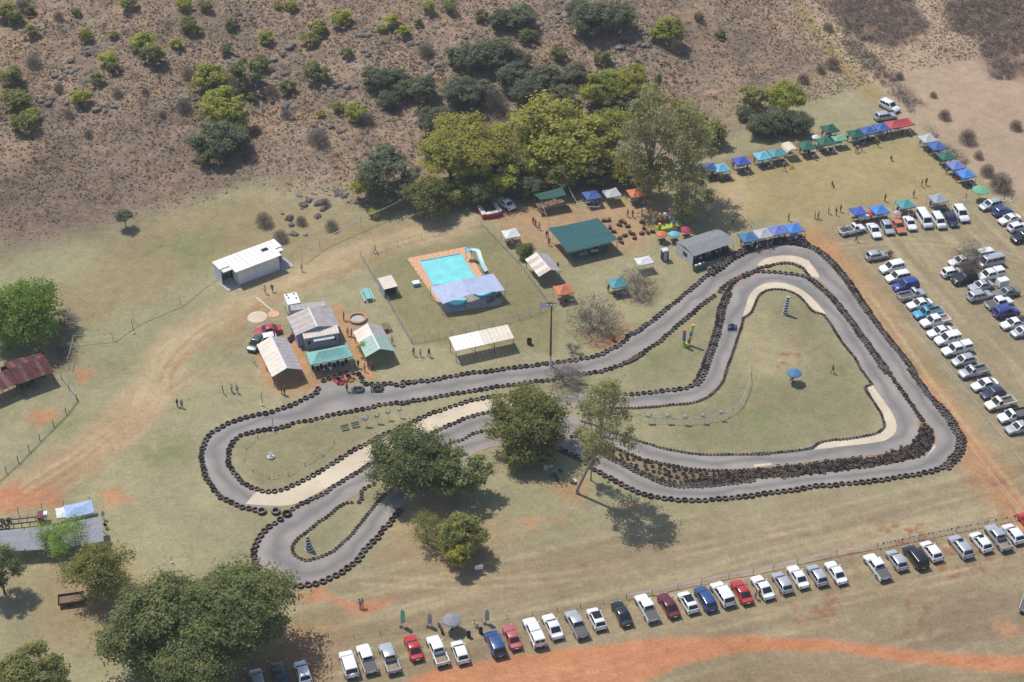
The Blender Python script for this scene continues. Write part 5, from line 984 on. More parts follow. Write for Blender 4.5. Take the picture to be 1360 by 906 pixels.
for x, y, t, l, wh, ps in [
    (352.5, 390, 'white', 'khaki', 'walking past the white hall', 'walk'), (362, 387.5, 'black', 'black', 'walking past the white hall', 'walk'), (401, 360.5, 'white', 'denim', 'at the right end of the white hall', 'walk'), (498.5, 336, 'light blue', 'denim', 'on the dirt path above the pool lawn', 'walk'),
    (236, 540, 'black', 'denim', 'in the pair on the open grass', 'stand'), (242, 541.5, 'grey', 'black', 'in the pair on the open grass', 'stand'), (296.5, 523, 'grey', 'khaki', 'carrying nothing, left of the group of three', 'stand'), (308, 521, 'white', 'denim', 'in the middle of the group of three', 'stand'), (315.5, 522, 'light blue', 'navy', 'bending in the group of three', 'stand'),
    (374.5, 523.5, 'red', 'brown', 'below the long tin shed', 'stand'), (378, 524.5, 'brown', 'black', 'below the long tin shed', 'stand'), (457, 425.5, 'black', 'black', 'beside the round brick fire pit', 'stand'), (462, 446, 'white', 'denim', 'beside the tin lapa', 'stand'), (467, 447, 'grey', 'black', 'beside the tin lapa', 'stand'), (521, 457.5, 'light blue', 'denim', 'right of the tin lapa', 'walk'),
    (549.5, 472.5, 'grey', 'black', 'leading the three walkers by the lawn', 'walk'), (558.5, 473.5, 'white', 'denim', 'second of the three walkers by the lawn', 'walk'), (570, 474, 'black', 'black', 'last of the three walkers by the lawn', 'walk'), (431, 497.5, 'white', 'black', 'at the front of the teal canopy', 'stand'), (435.5, 495, 'blue', 'denim', 'at the front of the teal canopy', 'stand'), (439.5, 496.5, 'white', 'khaki', 'at the front of the teal canopy', 'stand'),
    (472, 488, 'grey', 'black', 'between teal canopy and lapa', 'stand'), (476, 488.5, 'navy', 'black', 'between teal canopy and lapa', 'stand'), (484.5, 493.5, 'white', 'grey', 'beside the kart pit tyres', 'stand'), (490, 490, 'red', 'maroon', 'in front of the tin lapa', 'stand'), (495, 491, 'red', 'black', 'in front of the tin lapa', 'stand'), (461, 520, 'green', 'black', 'among the parked karts', 'stand'),
    (708, 298, 'black', 'red', 'on the earth beside the green roof', 'stand'), (711, 301, 'orange', 'black', 'on the earth beside the green roof', 'stand'), (716, 305, 'grey', 'navy', 'on the earth beside the green roof', 'walk'), (726, 316, 'black', 'black', 'at the left post of the big green roof', 'stand'), (729, 326, 'grey', 'black', 'at the left post of the big green roof', 'stand'), (741, 358, 'black', 'black', 'right of the small tin roofed bar', 'stand'),
    (833.5, 288, 'light blue', 'denim', 'in the group above the straw bales', 'stand'), (840, 288.5, 'black', 'navy', 'in the group above the straw bales', 'stand'), (852, 286, 'blue', 'black', 'in the group above the straw bales', 'stand'), (938.5, 343.5, 'orange', 'brown', 'inside the open white marquee', 'stand'), (973, 297, 'white', 'black', 'on the worn grass above the marquee', 'walk'),
    (1105.5, 495.5, 'black', 'black', 'alone on the infield grass', 'walk'), (1082, 290.5, 'grey', 'navy', 'in the pair beside the loaded pickup', 'stand'), (1086.5, 290.5, 'light blue', 'black', 'in the pair beside the loaded pickup', 'stand'), (1047, 293.5, 'black', 'black', 'behind the blue gazebos at the track', 'stand'), (1136.5, 321, 'maroon', 'black', 'walking below the row of cars', 'walk'), (1100, 284, 'blue', 'denim', 'at the loaded pickup', 'stand'), (1110, 286, 'navy', 'grey', 'at the loaded pickup', 'stand'), (1116, 281.5, 'grey', 'denim', 'at the loaded pickup', 'stand'),
    (1175, 267.5, 'maroon', 'black', 'behind the blue gazebo in the car field', 'stand'), (1213, 262, 'pink', 'black', 'walking behind the teal gazebo', 'walk'), (1224, 248, 'black', 'grey', 'in the pair on the open field', 'stand'), (1229.5, 246, 'red', 'maroon', 'in the pair on the open field', 'stand'), (1104.5, 248, 'brown', 'black', 'sitting on the open field', 'sit'), (1041.5, 227, 'black', 'khaki', 'walking before the cream tent', 'walk'), (995, 232, 'green', 'khaki', 'walking before the blue gazebo row', 'walk'),
    (1139, 201.5, 'white', 'black', 'in the group before the dark green gazebo', 'stand'), (1144.5, 201, 'red', 'black', 'in the group before the dark green gazebo', 'stand'), (1136, 203, 'khaki', 'grey', 'in the group before the dark green gazebo', 'stand'), (1166, 195, 'brown', 'khaki', 'before the blue gazebos', 'stand'), (1183, 214, 'blue', 'blue', 'sitting alone on the field', 'sit'), (1207, 180, 'white', 'black', 'at the end of the red gazebo', 'stand'),
    (478, 807.5, 'light blue', 'red', 'in the pair on the red earth patch', 'walk'), (481.5, 806.5, 'pink', 'pink', 'in the pair on the red earth patch', 'walk'), (1008, 792, 'red', 'black', 'at the open door of a white sedan', 'stand'), (1003.5, 795, 'pink', 'grey', 'behind the red sedan', 'stand'), (607, 834, 'light blue', 'navy', 'under the grey blue parasol', 'stand'), (629.5, 832, 'white', 'red', 'beside the grey feather flag', 'sit'), (1254, 280, 'white', 'khaki', 'before the grey gazebo', 'sit'), (1053, 507, 'brown', 'brown', 'sitting under the blue parasol', 'sit'),
    (953.5, 240, 'red', 'orange', 'under the cyan gazebo', 'stand'), (957, 241, 'pink', 'navy', 'under the cyan gazebo', 'stand'), (672, 320, 'white', 'navy', 'under the red and white gazebo', 'stand'), (676, 322, 'navy', 'black', 'under the red and white gazebo', 'stand'), (680, 325, 'grey', 'white', 'under the red and white gazebo', 'stand'), (138, 690, 'light blue', 'white', 'beside the blue and white stall', 'stand'), (140, 702, 'black', 'black', 'right of the shade net', 'sit'), (144, 788, 'yellow', 'red', 'sitting under the loose olive tree', 'sit'), (136, 789, 'yellow', 'green', 'sitting under the loose olive tree', 'sit')]:
    person(x, y, t, l, wh, ps)
# ------------------------------------------------------------------ tents, roofs and houses
POLE = mat('grey_steel', (.34, .34, .35), .5, .5, var=.1); WOOD = mat('old_wood', (.20, .135, .085), .9, var=.25, scale=5); DARKWOOD = mat('dark_wood', (.075, .05, .038), .9, var=.25, scale=5); WALLW = mat('white_plaster', (.66, .66, .65), .9, var=.08, scale=1); GREYW = mat('grey_wall', (.36, .37, .40), .9, var=.1, scale=1); BLUEW = mat('blue_grey_wall', (.30, .34, .46), .9, var=.12, scale=1.5)
TINS = {'white': mat('white_roof_sheet', (.70, .68, .64), .55, .1, var=.10, scale=.8), 'tan': mat('weathered_tin', (.50, .42, .36), .7, .1, var=.16, scale=1.2), 'grey': mat('grey_tin', (.40, .37, .36), .7, .15, var=.18, scale=1.0), 'green': mat('pale_green_sheet', (.30, .42, .36), .6, .1, var=.12, scale=1.2), 'rust': mat('rusty_red_tin', (.10, .034, .034), .85, .1, var=.45, scale=1.1), 'rustpale': mat('rusty_faded_tin', (.15, .075, .068), .85, .1, var=.4, scale=1.4), 'cream': mat('cream_roof_sheet', (.64, .57, .48), .6, .1, var=.12, scale=1.0), 'offwhite': mat('offwhite_roof_sheet', (.68, .65, .60), .55, .1, var=.14, scale=.7), 'ridge': mat('ridge_cap', (.72, .70, .67), .5, .1, var=.06)}
BRICK = mat('orange_brick', (.46, .24, .15), .9, var=.2, scale=5); PAVE = mat('terracotta_paving', (.60, .34, .20), .85, var=.12, scale=3); CONCRETE = mat('plain_concrete', (.40, .38, .36), .9, var=.15, scale=2)
def can(n, c):
    g = sum(c) / 3; return mat('canvas_' + n.replace(' ', '_'), tuple(q * .86 + g * .14 for q in c), .75, var=.13, scale=1.6, trans=.18)
CAN = {n: can(n, c) for n, c in {'cyan': (.14, .50, .66), 'blue': (.055, .14, .42), 'royal blue': (.05, .10, .50), 'steel blue': (.06, .20, .40), 'periwinkle': (.17, .22, .58), 'bright blue': (.05, .24, .68), 'teal': (.09, .34, .36), 'green': (.03, .17, .12), 'dark green': (.025, .125, .09), 'light green': (.16, .42, .26), 'red': (.60, .07, .08), 'grey': (.36, .38, .40), 'pale grey': (.50, .50, .52), 'white': (.70, .70, .69), 'cream': (.70, .64, .46), 'orange': (.66, .20, .07), 'pink': (.66, .36, .50), 'crimson': (.48, .03, .09), 'shade green': (.026, .125, .128), 'lilac': (.45, .46, .58), 'pale teal': (.22, .50, .46), 'lime': (.42, .52, .05), 'yellow': (.70, .58, .08), 'magenta': (.50, .04, .22), 'net grey': (.27, .28, .31), 'sail': (.44, .51, .72), 'sky': (.34, .47, .74), 'dark grey': (.25, .26, .27)}.items()}
def canopy_mesh(w, d, he, hp, val=.22, n=4):
    """peaked cloth: slopes sag a little, a valance hangs at the edge"""
    mb = MB(); cs = [(-w / 2, -d / 2), (w / 2, -d / 2), (w / 2, d / 2), (-w / 2, d / 2)]
    ridge = max(0, (w - d) / 2) ; rx = [(-ridge, 0), (ridge, 0)]
    for k in range(4):
        a, b = cs[k], cs[(k + 1) % 4]
        ta, tb = (rx[0] if a[0] < 0 else rx[1]), (rx[0] if b[0] < 0 else rx[1])
        rows = []
        for j in range(n + 1):
            t = j / n; z = he + (hp - he) * (t ** 1.35); r = []
            for i in range(n + 1):
                s = i / n; x0 = a[0] + (b[0] - a[0]) * s; y0 = a[1] + (b[1] - a[1]) * s; x1 = ta[0] + (tb[0] - ta[0]) * s; y1 = ta[1] + (tb[1] - ta[1]) * s
                r.append((x0 + (x1 - x0) * t, y0 + (y1 - y0) * t, z - .10 * math.sin(math.pi * s) * (1 - t)))
            rows.append(r)
        mb.grid(rows); mb.grid([[(p[0] * 1.002, p[1] * 1.002, p[2] - val) for p in rows[0]], [(p[0] * 1.002, p[1] * 1.002, p[2]) for p in rows[0]]])
    return mb.mesh('canopy', 35)
CANM = {}
CHAIRC = ['blue', 'green', 'red', 'navy', 'grey', 'black']
def camp_chair(p, rz, colour, label, group):
    r = thing('camp_chair', label, 'chair', p, rz, group); m = CLO[colour]
    obj('seat', CH['seat'], m, r); obj('backrest', CH['back'], m, r)
    for x in (-.24, .24):
        for y in (-.24, .24): obj('leg', CH['leg'], POLE, r, (x, y, 0))
CH = {'seat': MB().box((0, 0, .40), (.52, .52, .05)).mesh('seat'), 'back': MB().hexa([(-.27, -.25, .43), (-.22, -.25, .43), (-.22, .25, .43), (-.27, .25, .43), (-.37, -.24, .92), (-.33, -.24, .92), (-.33, .24, .92), (-.37, .24, .92)]).mesh('backrest'), 'leg': MB().tube([(0, 0, 0), (0, 0, .41)], .018, 5).mesh('leg'), 'top': MB().box((0, 0, .70), (1.5, .75, .05)).mesh('table_top'), 'tleg': MB().tube([(0, 0, 0), (0, 0, .71)], .025, 5).mesh('leg'), 'cool': MB().box((0, 0, 0), (.6, .4, .36)).mesh('body'), 'coollid': MB().box((0, 0, .362), (.62, .42, .07), 0, 0, .94).mesh('lid')}
def table(p, rz, m, label, group):
    r = thing('folding_table', label, 'table', p, rz, group); obj('table_top', CH['top'], m, r)
    for x in (-.65, .65):
        for y in (-.3, .3): obj('leg', CH['tleg'], POLE, r, (x, y, 0))
def cooler(p, rz, colour, label, group):
    r = thing('cooler_box', label, 'cooler box', p, rz, group); obj('body', CH['cool'], CLO[colour], r); obj('lid', CH['coollid'], CLO['white'], r)
gzr = random.Random(33)
def gazebo(px, py, colour, what, w=3.0, d=3.0, rz=None, he=2.1, hp=2.95, fill=3, hd=None, alt=None, label=None):
    p = P(px, py, (he + hp) / 2 + .1); rz = heading(AY) if rz is None else rz
    r = thing('gazebo', label or ('%s pop-up gazebo %s' % (colour, what)), 'gazebo', p, rz, 'pop-up gazebos')
    k = (w, d, he, hp)
    if k not in CANM: CANM[k] = canopy_mesh(w, d, he, hp)
    obj('canopy', CANM[k], CAN[colour], r)
    for x in (-w / 2 + .05, w / 2 - .05):
        for y in (-d / 2 + .05, d / 2 - .05): obj('leg', MB().tube([(x, y, 0), (x, y, he)], .03, 5), POLE, r)
    if alt: # darker or paler printed panels
        obj('print_panel', MB().quad((-w * .22, -d * .5 - .012, he - .2), (w * .22, -d * .5 - .012, he - .2), (w * .22, -d * .5 - .012, he - .02), (-w * .22, -d * .5 - .012, he - .02)), CAN[alt], r)
    R_ = Matrix.Rotation(rz, 3, 'Z'); at = lambda x, y: p + R_ @ Vector((x, y, 0)); wh = 'under the %s gazebo %s' % (colour, what); gp = 'camping things under the gazebos'
    fits = lambda s: s if len(s.split()) <= 16 else ' '.join(s.split()[:16])
    if fill > 0: table(at(gzr.uniform(-.4, .4), gzr.uniform(-.1, .6)), rz, [WOOD, CLO['white'], CLO['light blue'], CLO['grey']][gzr.randrange(4)], fits('folding table ' + wh), gp)
    for q in range(fill):
        c = CHAIRC[gzr.randrange(6)]; camp_chair(at(-w * .35 + q * w * .33 + gzr.uniform(-.1, .1), -d * .33 + gzr.uniform(-.15, .1) - (.5 if q % 2 else 0)), rz + 1.57 + gzr.uniform(-.6, .6), c, fits('%s camp chair %s' % (c, wh)), gp)
    if fill > 1: c = ['blue', 'red', 'white', 'green'][gzr.randrange(4)]; cooler(at(w * .35, -d * .45), rz + gzr.uniform(-.5, .5), c, fits('%s cooler box %s' % (c, wh)), gp)
    if fill > 2:
        for q in range(3): person_at(at(-1.3 + q * 1.1 + gzr.uniform(-.3, .3), gzr.uniform(-2.6, -.7) if q else gzr.uniform(.2, .9)), fits2(wh))
    return p, rz
def fits2(s): return s
def person_at(p, where):
    global pk; pk += 1; t = ['white', 'navy', 'red', 'blue', 'grey', 'black', 'pink', 'light blue'][pk % 8]; l = ['denim', 'black', 'khaki', 'navy'][pk % 4]
    lab = 'person in %s top %s' % (t, where); r = thing('person', ' '.join(lab.split()[:16]), 'person', (p.x, p.y, p.z + .012), (pk * 2.1) % 6.28, 'people around the kart track', .98)
    b, hr = POSE['stand']; obj('body', b, [SKIN[pk % 4], CLO[t], CLO[l], CLO['black']], r); obj('hair', hr, HAIR[pk % 3], r)
for x, y, c, wh, *o in [(958, 219.5, 'cyan', 'nearest the gum trees'), (943.5, 219, 'blue', 'hidden by the gum leaves'), (985, 210.5, 'royal blue', 'standing alone between the cyan ones'), (1012.7, 203.5, 'cyan', 'joined to a teal one'), (1031.8, 199.5, 'teal', 'joined to a cyan one'), (1071.7, 190, 'green', 'beside the cream tent'), (1096, 184.5, 'green', 'beside the striped stall'), (1102.5, 167.5, 'dark green', 'set back behind the striped stall'),
                        (1138, 174, 'dark green', 'at the left of the blue pair'), (1153, 170, 'blue', 'second in the joined row of the red one'), (1171.5, 165.5, 'blue', 'touching the red one'), (1232.5, 181, 'pale grey', 'at the top of the right hand row'), (1245, 191, 'blue', 'below the pale grey one'), (1257, 204, 'green', 'in the middle of the right hand row'), (1270, 216.5, 'periwinkle', 'in the right hand row'), (1283.5, 228, 'bright blue', 'at the end of the right hand row'),
                        (1202.8, 267.5, 'teal', 'above the white hatchback'), (1168.5, 275, 'bright blue', 'above the orange sedan'), (1246.6, 260.5, 'grey', 'with hanging side flaps'), (993.8, 311.5, 'steel blue', 'nearest the marquee at the track'), (1013.8, 306.5, 'pale grey', 'between two blue ones at the track'), (1033.3, 302, 'periwinkle', 'above the tyre wall'), (1055, 299.5, 'bright blue', 'at the right end above the tyre wall'), (820, 372, 'teal', 'among the leafless trees'), (786, 255.5, 'blue', 'under the grove trees')]:
    gazebo(x, y, c, wh, hp=2.9 if x < 1230 else 2.75)
gazebo(1195, 160.5, 'red', 'at the end of the long row', 5.6, 3.0); gazebo(1140, 278.5, 'royal blue', 'with flat boxy top', 2.6, 2.6, he=2.3, hp=2.5, fill=1); gazebo(855.5, 344, 'white', 'with glassy top beside the toilet', 3.0, 2.4, hp=2.5, fill=0); gazebo(845, 252.5, 'orange', 'in the shade under the gum trees', fill=2)
gazebo(748.5, 381, 'orange', 'with white panels beside the tin bar', 3.0, 3.0, fill=2); gazebo(678.5, 307.5, 'white', 'with red valance on the earth yard', 2.9, 2.9, he=2.0, hp=2.6, fill=1, alt='red'); gazebo(104, 674, 'sky', 'with printed sides beside the shade net', 4.2, 3.0, hp=2.5, fill=0, alt='white'); gazebo(84.5, 678.5, 'white', 'joined to the sky blue stall', 2.3, 2.3, he=2.0, hp=2.1, fill=0); gazebo(812.5, 254, 'pale grey', 'with arched top under the grove', 3, 3, hp=2.5, fill=0); gazebo(1115, 181.5, 'light green', 'striped like a market stall', 2.8, 2.2, hp=2.4, fill=1)
# vaulted cream tent and round parasols
def vault(px, py, colour, label, w=2.6, l=3.0, h=2.6):
    p = P(px, py, h * .8); r = thing('vault_tent', label, 'tent', p, heading(AY) + 1.57, None); rows = []
    for j in range(9):
        a = math.pi * j / 8; rows.append([(x, -math.cos(a) * w / 2, 1.6 + (h - 1.6) * math.sin(a) ** .8) for x in (-l / 2, 0, l / 2)])
    obj('roof', MB().grid(rows).mesh('roof', 40), CAN[colour], r)
    for x in (-l / 2, l / 2):
        for y in (-w / 2, w / 2): obj('leg', MB().tube([(x, y, 0), (x, y, 1.62)], .03, 5), POLE, r)
    obj('side_wall', MB().quad((l / 2 - .05, -w / 2, 0), (l / 2 - .05, w / 2, 0), (l / 2 - .05, w / 2, 1.58), (l / 2 - .05, -w / 2, 1.58)), CAN['pale grey'], r)
vault(1049, 196, 'cream', 'cream vaulted tent between green and teal gazebos')
def parasol(px, py, colour, label, R=1.3, h=2.35, n=8):
    p = P(px, py, h - .1); r = thing('parasol', label, 'parasol', p, random.uniform(0, 1)); mb = MB(); prof = [(.02, h + .12), (R * .5, h - .05), (R, h - .38), (R * 1.0, h - .52)]
    mb.lathe(prof, n); obj('canopy', mb.mesh('canopy', 20), CAN[colour], r); obj('pole', MB().tube([(0, 0, 0), (0, 0, h + .1)], .028, 6), POLE, r); obj('base', MB().lathe([(.001, .1), (.2, .1), (.26, .02), (.26, 0)], 10), TRIM, r)
    for k in range(n): a = 2 * math.pi * k / n; obj('rib', MB().tube([(0, 0, h - .02), (math.cos(a) * R * .95, math.sin(a) * R * .95, h - .42)], .012, 4), POLE, r)
    return p
parasol(1055.3, 493.5, 'steel blue', 'dark blue parasol standing alone on the infield', 1.3); parasol(600, 821, 'net grey', 'grey blue parasol by the row of cars', 1.35); parasol(1303, 250.5, 'light green', 'large round green parasol above the silver wagon', 1.75, 2.7); parasol(1192, 281, 'pink', 'small pink parasol beside the white hatchback', .8, 1.7); parasol(1084, 180.5, 'white', 'small white parasol behind the green gazebos', .9, 2.3); parasol(1157, 282, 'crimson', 'crimson parasol between the blue gazebos', .9, 1.6)
for x, y, c in ((879, 309, 'orange'), (895.5, 309, 'cyan'), (911.5, 303, 'crimson')): q = parasol(x, y, c, c + ' cafe parasol over a bench table by the castle', 1.1, 2.1); table(q + Vector((0, -.5, 0)), .3, WOOD, 'wooden table under the %s cafe parasol' % c, None)
# -------------- sheets of roofing laid side by side
def sheets(parent, a, b, c, d, n, m, ribs=5, th=.05, name='roof_sheet'):
    """a-b is the upper edge, d-c the lower edge; n sheets side by side"""
    a, b, c, d = map(Vector, (a, b, c, d)); nrm = (b - a).cross(d - a).normalized()
    if nrm.z < 0: nrm = -nrm
    mm = m if isinstance(m, list) else [m]
    for k in range(n):
        t0, t1 = k / n + .002, (k + 1) / n - .002; off = nrm * random.uniform(0, .02); mb = MB(); top = []; bot = []
        for q in range(ribs * 2 + 1):
            t = t0 + (t1 - t0) * q / (ribs * 2); h = nrm * (.025 if q % 2 else 0) + off
            top.append(a.lerp(b, t) + h); bot.append(d.lerp(c, t) + h - nrm * 0)
        mb.grid([top, bot]); lo = [p - nrm * th for p in top], [p - nrm * th for p in bot]; mb.grid([lo[1], lo[0]]); mb.quad(bot[0], bot[-1], lo[1][-1], lo[1][0]); mb.quad(top[-1], top[0], lo[0][0], lo[0][-1]); mb.quad(top[0], bot[0], lo[1][0], lo[0][0]); mb.quad(bot[-1], top[-1], lo[0][-1], lo[1][-1])
        obj(name, mb, mm[k % len(mm)] if len(mm) < n else mm[k], parent)
def gable(r0, r1, half, he, hr, name, label, cat, tin_l, tin_r, walls=None, posts=True, n=7, over=.25, cap=True, openfront=True):
    """ridge seen from r0 to r1 (pixels); local x runs along the ridge"""
    A, B = P(*r0, hr), P(*r1, hr); c = (A + B) / 2; L = (B - A).length; hd = heading(B - A); r = thing(name, label, cat, c, hd); x0, x1 = -L / 2, L / 2
    e = he - (hr - he) * over / half
    rl = obj('roof', MB().tube([(x0, 0, hr - .08), (x1, 0, hr - .08)], .06, 6), WOOD, r)
    sheets(rl, (x0, 0, hr), (x1, 0, hr), (x1, half + over, e), (x0, half + over, e), n, tin_l); sheets(rl, (x0, 0, hr), (x1, 0, hr), (x1, -half - over, e), (x0, -half - over, e), n, tin_r)
    if cap: obj('ridge_cap', MB().hexa([(x0 - .02, -.16, hr - .03), (x1 + .02, -.16, hr - .03), (x1 + .02, .16, hr - .03), (x0 - .02, .16, hr - .03), (x0 - .02, -.03, hr + .09), (x1 + .02, -.03, hr + .09), (x1 + .02, .03, hr + .09), (x0 - .02, .03, hr + .09)]), TINS['ridge'], rl)
    if walls:
        for s in (-1, 1): obj('wall', MB().box((0, s * (half - .08), 0), (L - .3, .16, he - .07)), walls, r)
        for s in ((-1,) if openfront else (-1, 1)):
            xx = s * (L / 2 - .2); mb = MB(); mb.hexa([(xx - .08, -half + .2, 0), (xx + .08, -half + .2, 0), (xx + .08, half - .2, 0), (xx - .08, half - .2, 0), (xx - .08, -half + .2, he - .07), (xx + .08, -half + .2, he - .07), (xx + .08, half - .2, he - .07), (xx - .08, half - .2, he - .07)]); i = len(mb.v)
            mb.v += [(xx, -half + .2, he - .07), (xx, half - .2, he - .07), (xx, 0, hr - .12)]; mb.f.append((i, i + 1, i + 2)); mb.m.append(0); obj('wall', mb, walls, r)
    if posts:
        for x in np.linspace(x0 + .15, x1 - .15, 3):
            for s in (-1, 1): obj('post', MB().tube([(x, s * (half - .02 if not walls else half + .1), 0), (x, s * (half - .02 if not walls else half + .1), he - .08)], .07, 6), WOOD, r)
    return r, hd, L
T = TINS
gable((360, 446.5), (381, 489), 2.4, 2.3, 3.3, 'tin_shed', 'long gabled tin shed with pale and grey slopes', 'shed', T['grey'], T['cream'], None, True, 9)
gable((487.5, 430), (504.5, 463.5), 2.3, 2.3, 3.3, 'lapa', 'open lapa with pale green roof sheets by the kart pit', 'shelter', [T['grey'], T['grey'], T['grey'], T['green'], T['green'], T['green'], T['green']], [T['cream'], T['cream'], T['cream'], T['green'], T['green'], T['green'], T['green']], None, True, 7)
gable((712, 335.5), (731, 358.5), 2.0, 2.2, 3.0, 'tin_bar', 'small tin roofed bar stall beside the orange gazebo', 'stall', T['grey'], [T['cream'], T['tan']], None, True, 6)
r_, hd_, L_ = gable((409.5, 408.5), (421.5, 433.5), 3.6, 2.7, 3.6, 'club_house', 'club house with weathered grey gabled roof', 'house', T['grey'], [T['tan'], T['grey']], BLUEW, False, 8, .35, True, False)
obj('window', MB().box((L_ / 2 - .05, 2.2, 1.0), (.1, .7, .8)), GLASS, r_); obj('window', MB().box((L_ / 2 - .05, -2.2, 1.0), (.1, .7, .8)), GLASS, r_)
# lean-to in front of the club house, with its canopy board
def slab(quad, zs, name, label, cat, tin, n=8, wall=None, wh=None, posts=True, inset=.25):
    """one-pitch roof over the four picture corners (back left, back right, front right, front left) at heights zs"""
    w = [P(*q, z) + Vector((0, 0, z)) for q, z in zip(quad, zs)]; c = sum(w, Vector()) / 4; c.z = 0
    ctr = Vector((c.x, c.y, 0)); u = ((w[1] - w[0]) + (w[2] - w[3])); hd = heading(u); r = thing(name, label, cat, ctr, hd); R_ = Matrix.Rotation(-hd, 3, 'Z'); l = [R_ @ (q - ctr) for q in w]
    X0, X1 = (l[0].x + l[3].x) / 2, (l[1].x + l[2].x) / 2; Y1, Y0 = (l[0].y + l[1].y) / 2, (l[2].y + l[3].y) / 2; zb, zf = zs[0], zs[2]
    rf = obj('roof', MB().box(((X0 + X1) / 2, (Y0 + Y1) / 2, min(zb, zf) - .2), (X1 - X0 - .3, .1, .1)), WOOD, r)
    sheets(rf, (X0, Y1, zb), (X1, Y1, zb), (X1, Y0, zf), (X0, Y0, zf), n, tin)
    if wall:
        i = inset
        for xx in (X0 + i, X1 - i): obj('wall', MB().hexa([(xx - .08, Y0 + i, 0), (xx + .08, Y0 + i, 0), (xx + .08, Y1 - i, 0), (xx - .08, Y1 - i, 0), (xx - .08, Y0 + i, zf - .1), (xx + .08, Y0 + i, zf - .1), (xx + .08, Y1 - i, zb - .1), (xx - .08, Y1 - i, zb - .1)]), wall, r)
        obj('wall', MB().box(((X0 + X1) / 2, Y1 - i - .082, 0), (X1 - X0 - 2 * i - .17, .16, zb - .12)), wall, r)
    elif posts:
        for xx in np.linspace(X0 + .15, X1 - .15, 4):
            for yy, z in ((Y0 + .15, zf), (Y1 - .15, zb)): obj('post', MB().tube([(xx, yy, 0), (xx, yy, z - .07)], .06, 6), WOOD, r)
    return r, (X0, X1, Y0, Y1), hd
q, b_, _ = slab([(400, 440), (448, 431.5), (451, 442.5), (404, 450)], (2.9, 2.9, 2.5, 2.5), 'lean_to', 'ribbed pale lean-to roof in front of the club house', 'shed', T['cream'], 12, BLUEW)
X0, X1, Y0, Y1 = b_; obj('wall', MB().box(((X0 + X1) / 2, Y0 + .3, 0), (X1 - X0 - .66, .14, 2.35)), BLUEW, q); obj('window', MB().box((X0 + .9, Y0 + .21, 1.0), (.6, .06, .7)), GLASS, q); obj('window', MB().box((X1 - .9, Y0 + .21, 1.0), (.6, .06, .7)), GLASS, q)
obj('awning', MB().hexa([(X0 + 1.6, Y0 - .55, 1.95), (X1 - 1.0, Y0 - .55, 1.95), (X1 - 1.0, Y0 + .22, 2.2), (X0 + 1.6, Y0 + .22, 2.2), (X0 + 1.6, Y0 - .55, 2.01), (X1 - 1.0, Y0 - .55, 2.01), (X1 - 1.0, Y0 + .22, 2.26), (X0 + 1.6, Y0 + .22, 2.26)]), CAN['white'], q)
slab([(384, 404.5), (431, 401), (433, 405.5), (388, 414)], (3.0, 3.0, 2.7, 2.7), 'lean_to', 'grey tin lean-to joining club house and white truck body', 'shed', T['grey'], 7, None, None, True)
slab([(595, 448), (673, 431.5), (684.5, 448.5), (606, 466.5)], (3.1, 3.1, 2.5, 2.5), 'shade_shed', 'open shelter with long white ribbed roof beside the straight', 'shelter', [T['white']] * 7 + [T['cream']] * 7, 14)
slab([(501.5, 369.5), (520, 365.5), (528.5, 380), (510, 385)], (2.4, 2.4, 2.0, 2.0), 'pump_house', 'small grey shed with ribbed cream roof beside the pool', 'shed', T['cream'], 6, GREYW, inset=.12)
# the white hall
w = [P(284, 351, 3.4), P(367, 320, 3.4), P(378, 331.5, 3.2), P(300, 362, 3.2)]; c = sum(w, Vector()) / 4; hd = heading(w[1] - w[0]); R_ = Matrix.Rotation(-hd, 3, 'Z'); l = [R_ @ (q - c) for q in w]; X0, X1 = l[0].x, l[1].x; D = (l[0].y - l[3].y) / 2
hall = thing('white_hall', 'long white flat roofed hall with recessed ends', 'building', c, hd); D = max(D, 2.4); e0 = X0 + 2.6; e1 = X1 - 1.9
rf = obj('roof', MB().box(((X0 + X1) / 2, 0, 3.05), (X1 - X0 - .5, D * 1.2, .1)), WALLW, hall)
sheets(rf, (X0, D, 3.45), (X1, D, 3.45), (X1, -D * .15, 3.30), (X0, -D * .15, 3.30), 13, [T['white'], T['offwhite'], T['offwhite']], 4); sheets(rf, (e0 - .6, -D * .15, 3.30), (e1 + .5, -D * .15, 3.30), (e1 + .5, -D - .35, 3.15), (e0 - .6, -D - .35, 3.15), 9, [T['offwhite'], T['white'], T['offwhite']], 4)
obj('wall', MB().box(((e0 + e1) / 2, -D + .1, 0), (e1 - e0, .2, 3.05)), WALLW, hall); obj('wall', MB().box((e0 + .1, -D * .1, 0), (.2, D * 1.6 - .1, 3.04)), WALLW, hall); obj('wall', MB().box((e1 - .1, -D * .1, 0), (.2, D * 1.6 - .1, 3.04)), WALLW, hall); obj('wall', MB().box(((X0 + X1) / 2, D - .2, 0), (X1 - X0 - .3, .2, 3.2)), WALLW, hall)
obj('wall', MB().box((X0 + .25, D * .35, 0), (.2, D * 1.1 - .15, 3.1)), WALLW, hall); obj('wall', MB().box((X1 - .25, D * .35, 0), (.2, D * 1.1 - .15, 3.1)), WALLW, hall); obj('doorway', MB().box((e0 - .05, D * .1, .02), (.1, 1.0, 2.1)), TRIM, hall); obj('doorway', MB().box((e1 + .05, D * .1, .02), (.1, 1.0, 2.1)), TRIM, hall)
